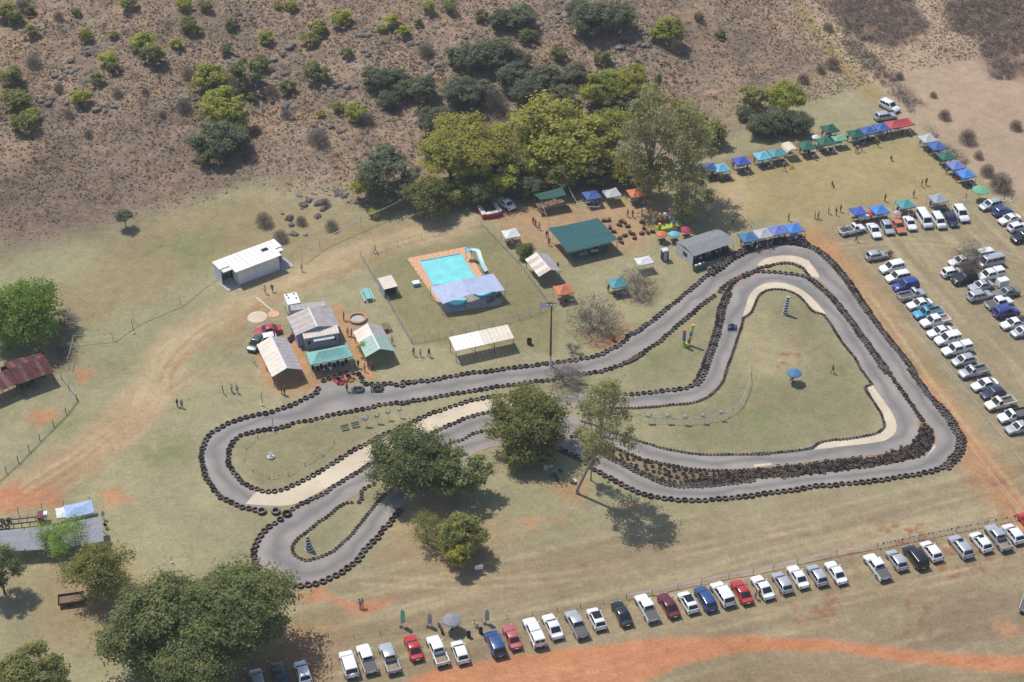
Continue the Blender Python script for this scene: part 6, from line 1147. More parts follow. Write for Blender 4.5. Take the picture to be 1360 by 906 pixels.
obj('step', MB().box((X0 + 1.2, -D * .55, 0), (2.6, D * 1.5, .12)), CONCRETE, hall); obj('step', MB().box((X1 - .6, -D * .55, 0), (2.6, D * 1.5, .12)), CONCRETE, hall); obj('skylight', MB().box((X1 - 3.2, .4, 3.42), (1.3, .8, .04)), GLASS, hall); obj('pipe', MB().tube([(e0 + .2, -D - .05, .3), (e1 - 1, -D - .05, .45)], .05, 6), PAINT['white'], hall)
# white truck body behind the club house
wp = P(388, 397, 2.6); wb = thing('box_body', 'white closed truck body with roof vents behind the club house', 'truck body', wp, heading(AX)); obj('box', MB().box((0, 0, .5), (3.4, 2.3, 2.2)).mesh('box'), PAINT['white'], wb)
for x, y in ((1.2, .7), (1.2, -.6), (.3, .6), (-.2, -.7)): obj('vent', MB().lathe([(.001, .16), (.14, .14), (.14, 0)], 8, (x, y, 2.7)), TRIM, wb)
for x in (-1.1, 1.1):
    for s in (-1, 1): obj('wheel', WT, WTYRE, wb, (x, s * 1.05, .38), 0, 1.15)
# teal hip canopy at the pit
tp, trz = gazebo(437, 467, 'pale teal', 'with hipped roof over the kart pit', 7.2, 3.6, he=2.4, hp=3.4, fill=0, label='large pale teal hipped canopy over the kart pit')
for k in range(9): camp_chair(tp + Matrix.Rotation(trz, 3, 'Z') @ Vector((-3 + k * .72, -.6 - .35 * (k % 2), 0)), trz - 1.4, 'black', 'black chair under the large pale teal canopy', 'chairs under the teal canopy')
# big flat shade roofs
def net_roof(quad, zs, colour, label, name, posts=True, strips=4, fringe=True, sag=.12):
    w = [P(*q, z) + Vector((0, 0, z)) for q, z in zip(quad, zs)]; c = sum(w, Vector()) / 4; c.z = 0; r = thing(name, label, 'shelter', c, 0); l = [q - c for q in w]
    for k in range(strips):
        rows = []
        for i in range(9):
            s = i / 8; a = l[0].lerp(l[1], s); b = l[3].lerp(l[2], s); rows.append([a.lerp(b, (k + t / 4) / strips) + Vector((0, 0, .05 * math.sin(math.pi * t / 4) - sag * math.sin(math.pi * s) + (.015 if k % 2 else 0))) for t in range(5)])
        obj('cloth_strip', MB().grid(rows).mesh('cloth_strip', 60), CAN[colour], r)
    if posts:
        for a, b in ((0, 1), (3, 2)):
            for s in (0.02, .33, .67, .98): q = l[a].lerp(l[b], s); obj('post', MB().tube([(q.x, q.y, 0), (q.x, q.y, q.z - .12)], .07, 6), WOOD, r)
    if fringe:
        for a, b in ((3, 2), (0, 3)):
            f = MB(); n = 26
            for k in range(n):
                p0 = l[a].lerp(l[b], (k + .2) / n); p1 = l[a].lerp(l[b], (k + .8) / n); pm = (p0 + p1) / 2 - Vector((0, 0, .32)); f.tri(p0 - Vector((0, 0, .12)), p1 - Vector((0, 0, .12)), pm - Vector((0, 0, .1)))
            obj('bunting', f, CAN['white'], r)
    return c
gc = net_roof([(727.5, 303), (793.8, 289.5), (821, 318.5), (754.5, 335)], (3.0, 3.0, 2.7, 2.7), 'shade green', 'large flat dark green shade roof with white bunting', 'shade_roof')
for k, (dx, dy) in enumerate(((-3.0, -2.9), (-1.0, -3.1), (1.3, -2.8), (3.3, -2.9), (0, -.6), (-2.5, -.3))):
    q = gc + AY * dx + AX * dy; table(q, .3, CLO[['green', 'light blue', 'white'][k % 3]], '%s plastic table under the large green shade roof' % ['green', 'pale blue', 'white'][k % 3], 'tables under the green shade roof')
    for s in (-1, 1): cc = ['green', 'blue', 'black'][k % 3]; camp_chair(q + Vector((.2 * s, s * .75, 0)), -1.57 * s, cc, cc + ' chair at a table under the large green shade roof', 'chairs under the green shade roof')
st = net_roof([(709, 258), (746, 248.5), (752, 259), (717.5, 265.5)], (3.4, 3.4, 3.1, 3.1), 'dark green', 'dark green roofed stage with wooden rail under the trees', 'stage_shelter', True, 2, False)
stg = thing('stage', 'raised wooden stage under the dark green roof', 'stage', st + Vector((.3, -.2, 0)), heading(AY))
for k in range(9): obj('board', MB().box((0, -1.6 + k * .4, .75), (5.6, .38, .06)), WOOD, stg)
obj('skirt', MB().box((0, -1.85, 0), (5.6, .06, .72)), WOOD, stg); obj('skirt', MB().box((0, 1.85, 0), (5.6, .06, .72)), WOOD, stg)
for k in range(9): obj('rail_post', MB().box((-2.7 + k * .675, -1.72, .82), (.07, .07, .8)), WOOD, stg)
obj('rail', MB().box((0, -1.72, 1.62), (5.5, .1, .06)), WOOD, stg)
net_roof([(-20, 706), (134, 685.5), (138, 719), (-20, 733)], (2.6, 2.8, 2.6, 2.4), 'net grey', 'long grey shade net stretched over posts beside the olive trees', 'shade_net', True, 3, False, .5)
# marquee
w = [P(899, 321, 2.6), P(953, 303, 2.6), P(975.5, 320.5, 2.6), P(920.5, 340, 2.6)]; c = sum(w, Vector()) / 4; hd = heading(w[1] - w[0]); R_ = Matrix.Rotation(-hd, 3, 'Z'); l = [R_ @ (q - c) for q in w]; hx = (l[1].x - l[0].x + l[2].x - l[3].x) / 4; hy = (l[0].y - l[3].y + l[1].y - l[2].y) / 4
mq = thing('marquee', 'big white marquee with window side wall, open to the track', 'marquee', c, hd); rows = [[(-hx + 2 * hx * i / 8, y, z - .08 * math.sin(math.pi * i / 8)) for i in range(9)] for y, z in ((-hy - .1, 2.5), (-hy * .5, 2.72), (0, 2.95), (hy * .5, 2.72), (hy + .1, 2.5))]
obj('roof', MB().grid(rows).mesh('roof', 8), CAN['dark grey'], mq); obj('side_wall', MB().box((-hx + .03, 0, 0), (.04, 2 * hy - .1, 2.45)), CAN['white'], mq); obj('side_wall', MB().box((0, hy - .03, 0), (2 * hx - .2, .04, 2.45)), CAN['white'], mq); obj('side_wall', MB().box((hx - .03, hy * .45, 0), (.04, hy, 2.45)), CAN['white'], mq); obj('window', MB().box((-hx - .01, -.2, 1.1), (.03, 1.3, .8)), GLASS, mq)
for x in np.linspace(-hx + .1, hx - .1, 4):
    for y in (-hy + .05, hy - .1): obj('pole', MB().tube([(x, y, 0), (x, y, 2.5)], .04, 6), POLE, mq)
R2_ = Matrix.Rotation(hd, 3, 'Z')
for k, (x, y) in enumerate(((-2.2, -.6), (.2, -.3), (2.4, -.5), (1.0, 1.0), (-1.0, 1.1))): q = c + R2_ @ Vector((x, y, 0)); table(q, hd, CLO[['white', 'light blue', 'blue'][k % 3]], '%s table inside the big white marquee' % ['white', 'pale blue', 'blue'][k % 3], 'tables inside the marquee'); camp_chair(q + R2_ @ Vector((.1, -.8, 0)), hd + 1.57, ['white', 'green', 'blue'][k % 3], '%s chair inside the big white marquee' % ['white', 'green', 'blue'][k % 3], 'chairs inside the marquee')
obj('floor_shade_sheet', MB().box((0, 0, .004), (2 * hx - .3, 2 * hy - .3, .02)), TRIM, mq)  # black sheet added to stand in for the shade on the marquee floor
br = P(929, 355, .5); bar_ = thing('bar_counter', 'dark green bar counter with boxes before the marquee', 'counter', br, hd); obj('front', MB().box((0, 0, 0), (2.6, .6, 1.0)), CLO['green'], bar_); obj('counter_top', MB().box((0, 0, 1.003), (2.8, .8, .05)), TRIM, bar_)
for k, (x, cc) in enumerate(((-.8, 'yellow'), (0, 'white'), (.8, 'blue'))): obj('box', MB().box((x, 0, 1.056), (.5, .4, .25), .2 * k), CLO[cc], bar_)
for k in range(7):
    q = c + R2_ @ Vector((-hx + 1.0 + k * (2 * hx - 2) / 6, -hy + .7 + .5 * (k % 2), 0)); person_at(q, 'at the open front of the white marquee')
# portable toilet
pt = P(883, 338, 1.2); t_ = thing('portable_toilet', 'dark portable toilet with white roof beside the marquee', 'toilet', pt, heading(AY)); obj('cabin', MB().box((0, 0, .08), (1.15, 1.15, 2.05), 0, 0, .97), CLO['navy'], t_); obj('roof', MB().box((0, 0, 2.13), (1.25, 1.25, .22), 0, 0, .8), CAN['white'], t_); obj('door', MB().box((-.1, -.585, .2), (.72, .04, 1.8)), CAN['pale grey'], t_); obj('door_handle', MB().box((.2, -.62, 1.1), (.05, .04, .12)), TRIM, t_)
# rusty shed
rs = gable((12, 490), (60, 473), 3.0, 2.6, 3.6, 'rusty_shed', 'dark open shed with rusty red tin roof', 'shed', [T['rust'], T['rustpale'], T['rust']], [T['rust'], T['rust'], T['rustpale'], T['rust']], None, True, 9, .4, False)[0]
obj('wall', MB().box((0, 2.85, 0), (7.6, .15, 2.4)), DARKWOOD, rs); obj('wall', MB().box((-1.2, -1.2, 0), (3.4, .12, 1.6)), DARKWOOD, rs); obj('wall', MB().box((2.2, 1.0, 0), (.12, 3.6, 2.3)), DARKWOOD, rs)
slab([(-26, 505), (16, 488), (33, 505), (-12, 525)], (2.9, 2.9, 2.4, 2.4), 'rusty_lean_to', 'lower rusty lean-to roof joined to the rusty shed', 'shed', [T['rust'], T['rustpale']], 6)
# -------------- swimming pool
def pg(R, pts, z=0): return [(P(*q).x, P(*q).y) for q in R(*pts)]
RP = view(530, 310, 8.47)
deck = pg(RP, [(90, 285), (760, 155), (935, 470), (1165, 760), (1140, 810), (520, 905)]); wat = pg(RP, [(235, 318), (690, 232), (880, 530), (385, 590)])
cx = sum(p[0] for p in deck) / 6; cy = sum(p[1] for p in deck) / 6; pool = thing('swimming_pool', 'rectangular turquoise swimming pool in terracotta paving', 'pool', (cx, cy, 0)); dk = [(x - cx, y - cy) for x, y in deck]; wt = [(x - cx, y - cy) for x, y in wat]
WATER = mat('pool_water', (.20, .60, .60), .06, var=.16, scale=.5, spec=.5, bump=.35); POOLB = mat('pool_lining', (.20, .55, .60), .5, var=.05)
# paving: ring of bands round the water, split into paving pieces
def band(o, i, n, z=.10, m=PAVE):
    o = [Vector((*q, z)) for q in o]; i = [Vector((*q, z)) for q in i]
    for k in range(n):
        a, b = k / n + .003, (k + 1) / n - .003; mb = MB(); p = [o[0].lerp(o[1], a), o[0].lerp(o[1], b), i[0].lerp(i[1], b), i[0].lerp(i[1], a)]; mb.hexa([q - Vector((0, 0, z)) for q in p] + p) ; obj('paving_slab', mb, m, pool)
band((dk[0], dk[1]), (wt[0], wt[1]), 10); band((dk[1], dk[2]), (wt[1], wt[2]), 8); band((dk[5], dk[0]), (wt[3], wt[0]), 12)
SHADEPAVE = mat('sail_shade_paving', (.30, .25, .23), .9, var=.15, scale=3); band((wt[3], wt[2]), (dk[5], dk[3]), 8, .10, SHADEPAVE); mb = MB(); mb.tri((*wt[2], .095), (*dk[2], .095), (*dk[3], .095)); obj('paving', mb, SHADEPAVE, pool); mb = MB(); mb.tri((*dk[3], .095), (*dk[4], .095), (*dk[5], .095)); obj('paving', mb, SHADEPAVE, pool)  # paving under the sail: its dark shade is put into the grey colour
mb = MB(); mb.quad(*[(x, y, .05) for x, y in wt]); obj('water', mb, WATER, pool)
mb = MB()
for k in range(4): a, b = wt[k], wt[(k + 1) % 4]; mb.tube([(*a, .10), (*b, .10)], .09, 6)
obj('coping', mb, POOLB, pool)
for (x, y), rad, lab in (((645, 770), 1.75, 'left'), ((945, 660), 2.0, 'right')):
    q = P(*RP((x, y))[0]); r = thing('paddling_pool', 'round pale blue paddling pool under the shade sail, %s' % ('at its low corner' if lab == 'left' else 'beside the rock heap'), 'pool', q + Vector((0, 0, .1))); obj('rim', MB().lathe([(rad, 0), (rad, .42), (rad - .12, .44), (rad - .14, .05)], 24).mesh('rim', 40), CAN['cyan'], r); obj('water', MB().lathe([(.001, .3), (rad - .13, .3)], 24), WATER, r)
# shade sail: high and low corners on posts
sw = [(*RP((350, 605))[0], 2.6), (*RP((700, 520))[0], 3.9), (*RP((1058, 452))[0], 3.0), (*RP((1192, 640))[0], 2.4), (*RP((780, 690))[0], 3.3), (*RP((490, 795))[0], 2.3)]; W3 = [P(a, b, z) + Vector((0, 0, z)) for a, b, z in sw]; sc0 = sum(W3, Vector()) / 6; sc0.z = 0
sail = thing('shade_sail', 'pale lilac shade sail stretched over the shallow end', 'shade sail', sc0); l = [q - sc0 for q in W3]
def tri_sheet(a, b, c, n=6, sag=.18):
    mb = MB(); idx = {}
    for i in range(n + 1):
        for j in range(n + 1 - i): s, t = i / n, j / n; u = 1 - s - t; idx[i, j] = len(mb.v); mb.v.append(tuple(a * u + b * s + c * t - Vector((0, 0, sag * 9 * u * s * t))))
    for i in range(n):
        for j in range(n - i):
            mb.f.append((idx[i, j], idx[i + 1, j], idx[i, j + 1])); mb.m.append(0)
            if i + j < n - 1: mb.f.append((idx[i + 1, j], idx[i + 1, j + 1], idx[i, j + 1])); mb.m.append(0)
    return mb.mesh('cloth', 60)
for a, b, c in ((0, 5, 1), (5, 4, 1), (1, 4, 2), (4, 3, 2)): obj('cloth', tri_sheet(l[a], l[b], l[c]), CAN['sail'], sail)
for k in (0, 2, 3, 5): obj('post', MB().tube([(l[k].x, l[k].y, 0), tuple(l[k] + Vector((0, 0, .1)))], .06, 6), POLE, sail)
# slide
sl = [RP((800, 190))[0], RP((880, 205))[0], RP((905, 270))[0], RP((935, 350))[0], RP((975, 430))[0]]; hz = [2.0, 2.0, 1.7, 1.1, .4]; s3 = [P(*q, z) + Vector((0, 0, z)) for q, z in zip(sl, hz)]; s0 = Vector((s3[0].x, s3[0].y, 0)); slide = thing('water_slide', 'pale turquoise water slide curving beside the pool', 'slide', s0)
cs = catmull([tuple(q - s0) for q in s3], 5); rows = []
for i, q in enumerate(cs):
    d = Vector(cs[min(i + 1, len(cs) - 1)]) - Vector(cs[max(i - 1, 0)]); d.z = 0; d.normalize(); sd_ = Vector((-d.y, d.x, 0)); rows.append([Vector(q) + sd_ * (u * .45) + Vector((0, 0, .30 * abs(u) ** 2)) for u in (-1, -.6, 0, .6, 1)])
obj('chute', MB().grid(rows).mesh('chute', 60), mat('slide_shell', (.50, .70, .70), .35, var=.05), slide); obj('platform', MB().box((-.3, 0, 1.9), (1.3, 1.2, .1)), CAN['cyan'], slide)
for x, y in ((-.8, -.5), (-.8, .5), (.2, .5), (.2, -.5)): obj('leg', MB().tube([(x, y, 0), (x, y, 2.7)], .04, 6), CAN['cyan'], slide)
for q in (2, 3): v = s3[q] - s0; obj('leg', MB().tube([(v.x, v.y, 0), (v.x, v.y, v.z - .02)], .05, 6), POLE, slide)
for k in range(5): q = P(*RP((1010 + k * 28, 770 - k * 18))[0]); o = obj('rock', RK[k], ROCK[k % 3], None, q + Vector((0, 0, .2)), k, .8); tag(o, 'dark rock in the heap at the corner of the pool paving', 'rock', 'rocks beside the pool')
# ------------------------------------------------------------------ play things, fences, signs and small furniture
INF = {n: mat('inflated_' + n, c, .45, var=.05, spec=.4) for n, c in {'lime': (.36, .44, .07), 'blue': (.05, .22, .42), 'magenta': (.38, .05, .17), 'yellow': (.58, .48, .08), 'orange': (.55, .16, .06), 'white': (.72, .72, .70)}.items()}
def column(parent, x, y, z, segs, r, h, name='column', lean=(0, 0)):
    for k, c in enumerate(segs):
        z0 = z + k * h; dx = lambda t: (x + lean[0] * (k + t), y + lean[1] * (k + t))
        mb = MB(); pts = []; rad = []
        for t, q in ((0, .86), (.15, 1), (.5, 1.06), (.85, 1), (1, .86)): pts.append((*dx(t), z0 + t * h)); rad.append(r * q)
        obj(name, mb.tube(pts, rad, 10).mesh(name, 60), INF[c], parent)
jc = P(882, 303); castle = thing('jumping_castle', 'multicoloured inflatable jumping castle under the gum trees', 'jumping castle', jc, heading(AY), None, .82)
obj('base', MB().box((0, 0, .02), (4.2, 3.2, .8), 0, 0, .95).mesh('base'), INF['lime'], castle); obj('back_wall', MB().box((0, 1.4, .82), (3.6, .35, 1.6)).mesh('back_wall'), INF['magenta'], castle)
for x, y, s in ((-1.8, 1.3, ['blue', 'yellow', 'blue', 'orange']), (1.8, 1.3, ['blue', 'white', 'blue', 'magenta']), (-.6, 1.35, ['magenta', 'lime', 'lime']), (.6, 1.35, ['magenta', 'yellow', 'white']), (-1.8, -1.3, ['orange', 'yellow']), (1.8, -1.3, ['yellow', 'blue'])): column(castle, x, y, .8, s, .36, .8)
tw = P(911, 459); tube_ = thing('inflatable_towers', 'two slim multicoloured inflatable towers on the inner grass triangle', 'inflatable', tw, .3); obj('base', MB().lathe([(.001, .5), (.6, .5), (.75, .25), (.65, 0)], 12).mesh('base', 50), INF['lime'], tube_)
column(tube_, -.45, 0, .45, ['yellow', 'blue', 'blue', 'orange'], .30, .75); column(tube_, .45, 0, .45, ['magenta', 'yellow', 'blue', 'yellow', 'yellow'], .28, .75, lean=(.13, 0))
# red U-shaped counter, straw bales
rc = P(650.5, 279, .8); ct = thing('counter', 'red U shaped counter with pale tops at the yard edge', 'counter', rc, heading(AY)); CT = mat('counter_top', (.60, .55, .52), .7, var=.2, scale=4)
for x, y, w_, d_ in ((-1.6, .2, .8, 3.4), (0, -1.3, 2.4, .8), (1.6, .2, .8, 3.4)): s_ = obj('section', MB().box((x, y, 0), (w_, d_, 1.0)), PAINT['red'], ct); obj('counter_top', MB().box((x, y, 1.004), (w_ + .06, d_ + .06, .06)), CT, s_)
STRAWM = mat('dark_straw', (.12, .065, .040), .95, var=.35, scale=8, bump=.6); R47 = view(680, 227, 4)
for k, (x, y) in enumerate(R47((490, 262), (515, 258), (570, 285), (580, 265), (597, 272), (615, 292), (520, 298), (540, 320), (572, 355), (580, 376), (600, 341), (627, 325), (641, 332), (651, 353), (691, 271), (690, 330), (720, 325), (747, 320), (700, 300))):
    p = P(x, y, .3); b = MB().box((0, 0, 0), (.95, .55, .5), 0, 0, .93); o = obj('straw_bale', b, STRAWM, None, p, k * 1.3); tag(o, 'brown straw bale set out as a seat on the bare earth', 'straw bale', 'straw bales on the earth yard')
# striped tyre cones
def cone(px, py, n, d0, d1, label, lean):
    p = P(px, py); r = thing('tyre_cone', label, 'tyre cone', p); z = .02
    for k in range(n):
        d = d0 + (d1 - d0) * k / (n - 1); o = obj('tyre', tms[k % 5], [RUBBER if k % 2 else WHITEPAINT, DUSTS[3] if k % 2 else WHITEPAINT], r, (lean[0] * z, lean[1] * z, z), k, (d, d, .75)); z += .245
cone(1041.8, 417.5, 15, .95, .55, 'tall leaning black and white striped tyre tower on the infield', (.10, .05)); cone(410.5, 730, 11, 1.25, .35, 'black and white striped tyre cone on the small island', (-.03, 0))
# white tyre planter, painted tyres on stakes
pl = P(360, 608); t_ = thing('tyre_planter', 'white painted tyre planter on the long island', 'planter', pl); obj('tyre', tms[0], [WHITEPAINT, WHITEPAINT], t_, (0, 0, 0), 0, 1.1); obj('tyre', tms[1], [WHITEPAINT, WHITEPAINT], t_, (0, 0, .36), 0, .62); obj('arm', MB().tube([(-.3, 0, .5), (-.35, 0, .95), (0, 0, 1.1), (.35, 0, .95), (.3, 0, .5)], .05, 5), WHITEPAINT, t_)
def lollipop(px, py, d, label, group, h=1.5):
    p = P(px, py); r = thing('tyre_on_stake', label, 'track marker', p, 0, group); obj('stake', MB().tube([(0, 0, 0), (0, 0, h - d * .4)], .035, 5), WHITEPAINT, r); o = obj('tyre', tms[0], [RUBBER, WHITEPAINT], r, (0, .12, h), 0, d * .8); o.rotation_euler = (math.radians(78), 0, 0)
for k, (x, y) in enumerate(R1((1068, 430), (1138, 412), (1204, 392), (1272, 378))): lollipop(x, y, 1.4 - .12 * k, 'white faced tyre on a stake beside the green benches', 'painted tyres on stakes, island row')
for k, (x, y) in enumerate(R6((366, 638), (482, 640), (585, 648), (694, 640), (802, 622))): lollipop(x, y, 1.4 - .08 * k, 'white faced tyre on a stake along the infield bunting', 'painted tyres on stakes, infield row')
def bench(px, py, rz, m, label, group=None):
    p = P(px, py, .4); r = thing('park_bench', label, 'bench', p, rz, group, .85)
    for k in range(3): obj('seat_slat', MB().box((0, -.16 + .16 * k, .44), (1.5, .13, .05)), m, r)
    for k in range(2): obj('back_slat', MB().box((0, .28 + .03 * k, .62 + .2 * k), (1.5, .05, .14)), m, r)
    for x in (-.6, .6): obj('leg', MB().box((x, 0, 0), (.12, .5, .43)), WHITEPAINT, r)
GREENP = mat('green_paint', (.03, .13, .07), .5, var=.1); bench(*R1((942, 445))[0], .35, GREENP, 'dark green bench on white legs nearer the chain fence'); bench(*R1((1005, 428))[0], .35, GREENP, 'dark green bench on white legs nearer the tyre stakes')
def picnic(px, py, rz, m, label, L=2.6):
    p = P(px, py, .6); r = thing('picnic_table', label, 'picnic table', p, rz)
    for k in range(4): obj('top_plank', MB().box((0, -.36 + .24 * k, .72), (L, .22, .06)), m, r)
    for s in (-1, 1): obj('bench_plank', MB().box((0, s * .85, .42), (L, .3, .06)), m, r)
    for x in (-L * .38, L * .38): obj('leg', MB().box((x, 0, 0), (.1, 1.7, .08)).box((x, .3, .05), (.1, .1, .66)).box((x, -.3, .05), (.1, .1, .66)).box((x, .85, .05), (.1, .1, .36)).box((x, -.85, .05), (.1, .1, .36)), m, r)
TURQ = mat('turquoise_paint', (.20, .46, .46), .6, var=.1); R6b = view(340, 227, 4); picnic(*R6b((590, 655))[0], heading(AX), TURQ, 'turquoise picnic table on the lawn left of the pool fence', 3.4); picnic(*R6b((685, 828))[0], heading(AX), WOOD, 'brown wooden picnic table beside the tin lapa', 2.0)
# fire pit, slabs, white block, braai drums and the like
fp = P(475, 424.5); f_ = thing('fire_pit', 'round brick fire pit on the lawn by the club house', 'fire pit', fp)
for k in range(26): a = 2 * math.pi * k / 26; obj('brick', MB().box((math.cos(a) * 1.45, math.sin(a) * 1.45, 0), (.36, .33, .45), a + math.pi / 2), BRICK, f_)
obj('ash_bed', MB().lathe([(.001, .18), (1.25, .12)], 20), CONCRETE, f_)
for x, y, rad, m, lab in ((342, 421.5, 1.75, CONC, 'round pale concrete slab beside the red sedan'), (363.5, 417.5, 1.0, PAVE, 'small round brick slab at the end of the white footpath')): p = P(x, y); tag(obj('round_slab', MB().lathe([(.001, .08), (rad, .08), (rad + .04, 0)], 28), m, None, p), lab, 'slab')
a, b = P(*R6b((0, 672))[0]), P(*R6b((88, 745))[0]); tag(obj('footpath', MB().hexa([(a.x - .18, a.y, 0), (b.x - .18, b.y, 0), (b.x + .18, b.y + .1, 0), (a.x + .18, a.y + .1, 0), (a.x - .18, a.y, .05), (b.x - .18, b.y, .05), (b.x + .18, b.y + .1, .05), (a.x + .18, a.y + .1, .05)]), CONC), 'narrow pale footpath from the white hall', None, None, 'structure')
q = P(*R6b((850, 598))[0], .4); wb_ = thing('pump_cover', 'white box cover on the lawn beside the pool', 'box', q, heading(AY)); obj('box', MB().box((0, 0, 0), (1.2, 1.0, .6)), CAN['pale teal'], wb_); obj('lid', MB().box((0, 0, .603), (1.3, 1.1, .12)), PAINT['white'], wb_)
def drum(px, py, m, label, h=.9, r_=.3): p = P(px, py); d = thing('bin', label, 'bin', p); obj('body', MB().lathe([(.001, .02), (r_ * .9, .0), (r_, h), (r_ * .9, h), (r_ * .85, .1)], 12).mesh('body', 40), m, d); obj('rim', MB().lathe([(r_ + .02, h - .04), (r_ + .02, h + .02), (r_ - .03, h + .02)], 12), m, d)
drum(622.5, 846, TRIM, 'black bin between the white hatchback and the blue wagon'); drum(638.5, 841, TRIM, 'black bin close behind the blue wagon'); drum(703, 457, DARKWOOD, 'brown drum on the grass right of the ribbed shelter', 1.0, .45); drum(815, 453, PAINT['red'], 'red drum beside the top straight tyres', .7, .35)
# flat trailer and truck at the lower left
p = P(95, 797, .4); wt_ = thing('flat_trailer', 'weathered wooden flat trailer under the olive tree', 'trailer', p, .2)
for k in range(6): obj('plank', MB().box((0, -.75 + k * .3, .55), (3.6, .28, .06)), WOOD, wt_)
for s in (-1, 1): obj('side_board', MB().box((0, s * .93, .58), (3.6, .05, .35)), DARKWOOD, wt_)
for s in (-1, 1): obj('wheel', WT, WTYRE, wt_, (-.3, s * .95, .32)); obj('end_board', MB().box((s * 1.8, 0, .58), (.05, 1.8, .35)), DARKWOOD, wt_)
p = P(22, 693, .6); tk = thing('log_trailer', 'long dark trailer with red cab end beside the shade net', 'trailer', p, .16); obj('frame', MB().box((0, -.5, .6), (7.5, .12, .15)).box((0, .5, .6), (7.5, .12, .15)), TRIM, tk); obj('headboard', MB().box((3.6, 0, .5), (.8, 1.6, 1.1)), PAINT['maroon'], tk); obj('tank', MB().box((4.2, .3, .8), (.8, .8, .7)), PAINT['white'], tk)
for k in range(6): obj('crossbar', MB().box((-3.2 + k * 1.2, 0, .76), (.12, 1.7, .08)), DARKWOOD, tk)
for x in (-2.2, -1.3):
    for s in (-1, 1): obj('wheel', WT, WTYRE, tk, (x, s * .85, .4), 0, 1.2)
p = P(636, 755, .9); sg = thing('sign_board', 'small white sign board under the olive tree', 'sign', p, .2); obj('board', MB().box((0, 0, .7), (1.2, .06, .8)), PAINT['white'], sg); obj('post', MB().tube([(0, .06, 0), (0, .06, 1.3)], .04, 5), WOOD, sg)
for x, y, cc in ((724.5, 626, 'white'), (732, 634, 'blue'), (763, 641, 'white'), (758, 640, 'green'), (745, 628, 'navy')): camp_chair(P(x, y), x % 6, cc, '%s camp chair in the shade beside the leaning gum' % cc, 'camp chairs under the round green tree')
table(P(728, 624), .3, CLO['white'], 'white folding table in the shade beside the leaning gum', None)
p = P(1051, 222, .3); yt = thing('pop_up_tent', 'tiny yellow pop-up tent on the grass before the cream tent', 'tent', p, .4); mb = MB(); mb.tri((-.7, -.6, 0), (.7, -.6, 0), (0, 0, .95)); mb.tri((.7, -.6, 0), (.7, .6, 0), (0, 0, .95)); mb.tri((.7, .6, 0), (-.7, .6, 0), (0, 0, .95)); obj('fly_sheet', mb, CAN['yellow'], yt); mb = MB(); mb.tri((-.7, .6, 0), (-.7, -.6, 0), (0, 0, .95)); obj('door_flap', mb, CAN['orange'], yt)
# bicycles
def bike(px, py, label):
    p = P(px, py, .4); r = thing('bicycle', label, 'bicycle', p, 2.2); 
    for x in (-.5, .5): obj('wheel', MB().tube([(x + .33 * math.cos(a), 0, .34 + .33 * math.sin(a)) for a in np.linspace(0, 6.283, 17)], .018, 4), TRIM, r)
    obj('frame', MB().tube([(-.5, 0, .34), (-.15, 0, .75), (.35, 0, .8), (0, 0, .34), (-.15, 0, .75)], .02, 4), PAINT['silver'], r); obj('handlebar', MB().tube([(.35, -.25, .98), (.4, 0, .95), (.35, .25, .98)], .015, 4).tube([(.36, 0, .95), (.5, 0, .34)], .018, 4), TRIM, r); obj('saddle', MB().box((-.17, 0, .82), (.25, .12, .06)), TRIM, r)
bike(338, 482, 'bicycle lying near the long tin shed')
# -------------- poles, flags, bunting, fences
lp = P(731, 486); L_ = thing('lamp_pole', 'tall rusty lamp pole beside the top straight', 'lamp pole', lp); RUST = mat('rusty_pole', (.16, .085, .055), .9, var=.4, scale=1.5); obj('pole', MB().tube([(0, 0, 2.2), (0, 0, 13.2)], [.19, .12], 8), RUST, L_); obj('painted_foot', MB().tube([(0, 0, 0), (0, 0, 2.2)], [.22, .195], 8), WHITEPAINT, L_)
obj('crossarm', MB().box((0, 0, 12.9), (1.6, .12, .12)), RUST, L_)
for x in (-.6, 0, .6): obj('lamp', MB().lathe([(.001, .25), (.14, .2), (.26, 0)], 10, (x, -.2, 12.7)).mesh('lamp', 40), POLE, L_)
obj('flag', MB().grid([[(-.1 - .3 * i, .05 * math.sin(i * 1.4), 12.2 + .5 * j - .04 * i) for i in range(7)] for j in range(3)]), CAN['lilac'], L_)
def pole(px, py, h, m, label): p = P(px, py); r = thing('post', label, 'post', p); obj('shaft', MB().tube([(0, 0, 0), (0, 0, h)], .05, 6), m, r); obj('foot', MB().box((0, 0, 0), (.3, .3, .25)), WHITEPAINT, r)
pole(*R1((448, 312))[0], 2.6, TRIM, 'dark post with white foot outside the left hairpin wall'); pole(*R1((513, 462))[0], 2.6, TRIM, 'dark post with white foot on the long island'); pole(436.5, 851, 1.6, TRIM, 'short dark post on the grass above the white sport utility'); pole(228.5, 748, 1.3, TRIM, 'short dark post with white foot left of the huge trees'); pole(177.5, 443, 3.2, WOOD, 'wooden pole carrying the white bunting')
def feather(px, py, colour, label, h=3.4):
    p = P(px, py); r = thing('feather_flag', label, 'flag', p, .5); obj('pole', MB().tube([(0, 0, 0), (0, 0, h * .7), (.12, 0, h * .93), (.4, 0, h)], .03, 5), POLE, r)
    rows = [[(.03 + (.12 if z > .93 else 0), .0, h * z), (.25, .05, h * z), (.03 + .62 * min(1, (1.03 - z) * 6), .0, h * z - .05)] for z in (.18, .35, .5, .65, .8, .9, .98)]; obj('cloth', MB().grid(rows).mesh('cloth', 60), CAN[colour], r); obj('base', MB().lathe([(.001, .06), (.3, .06), (.32, 0)], 10), TRIM, r)
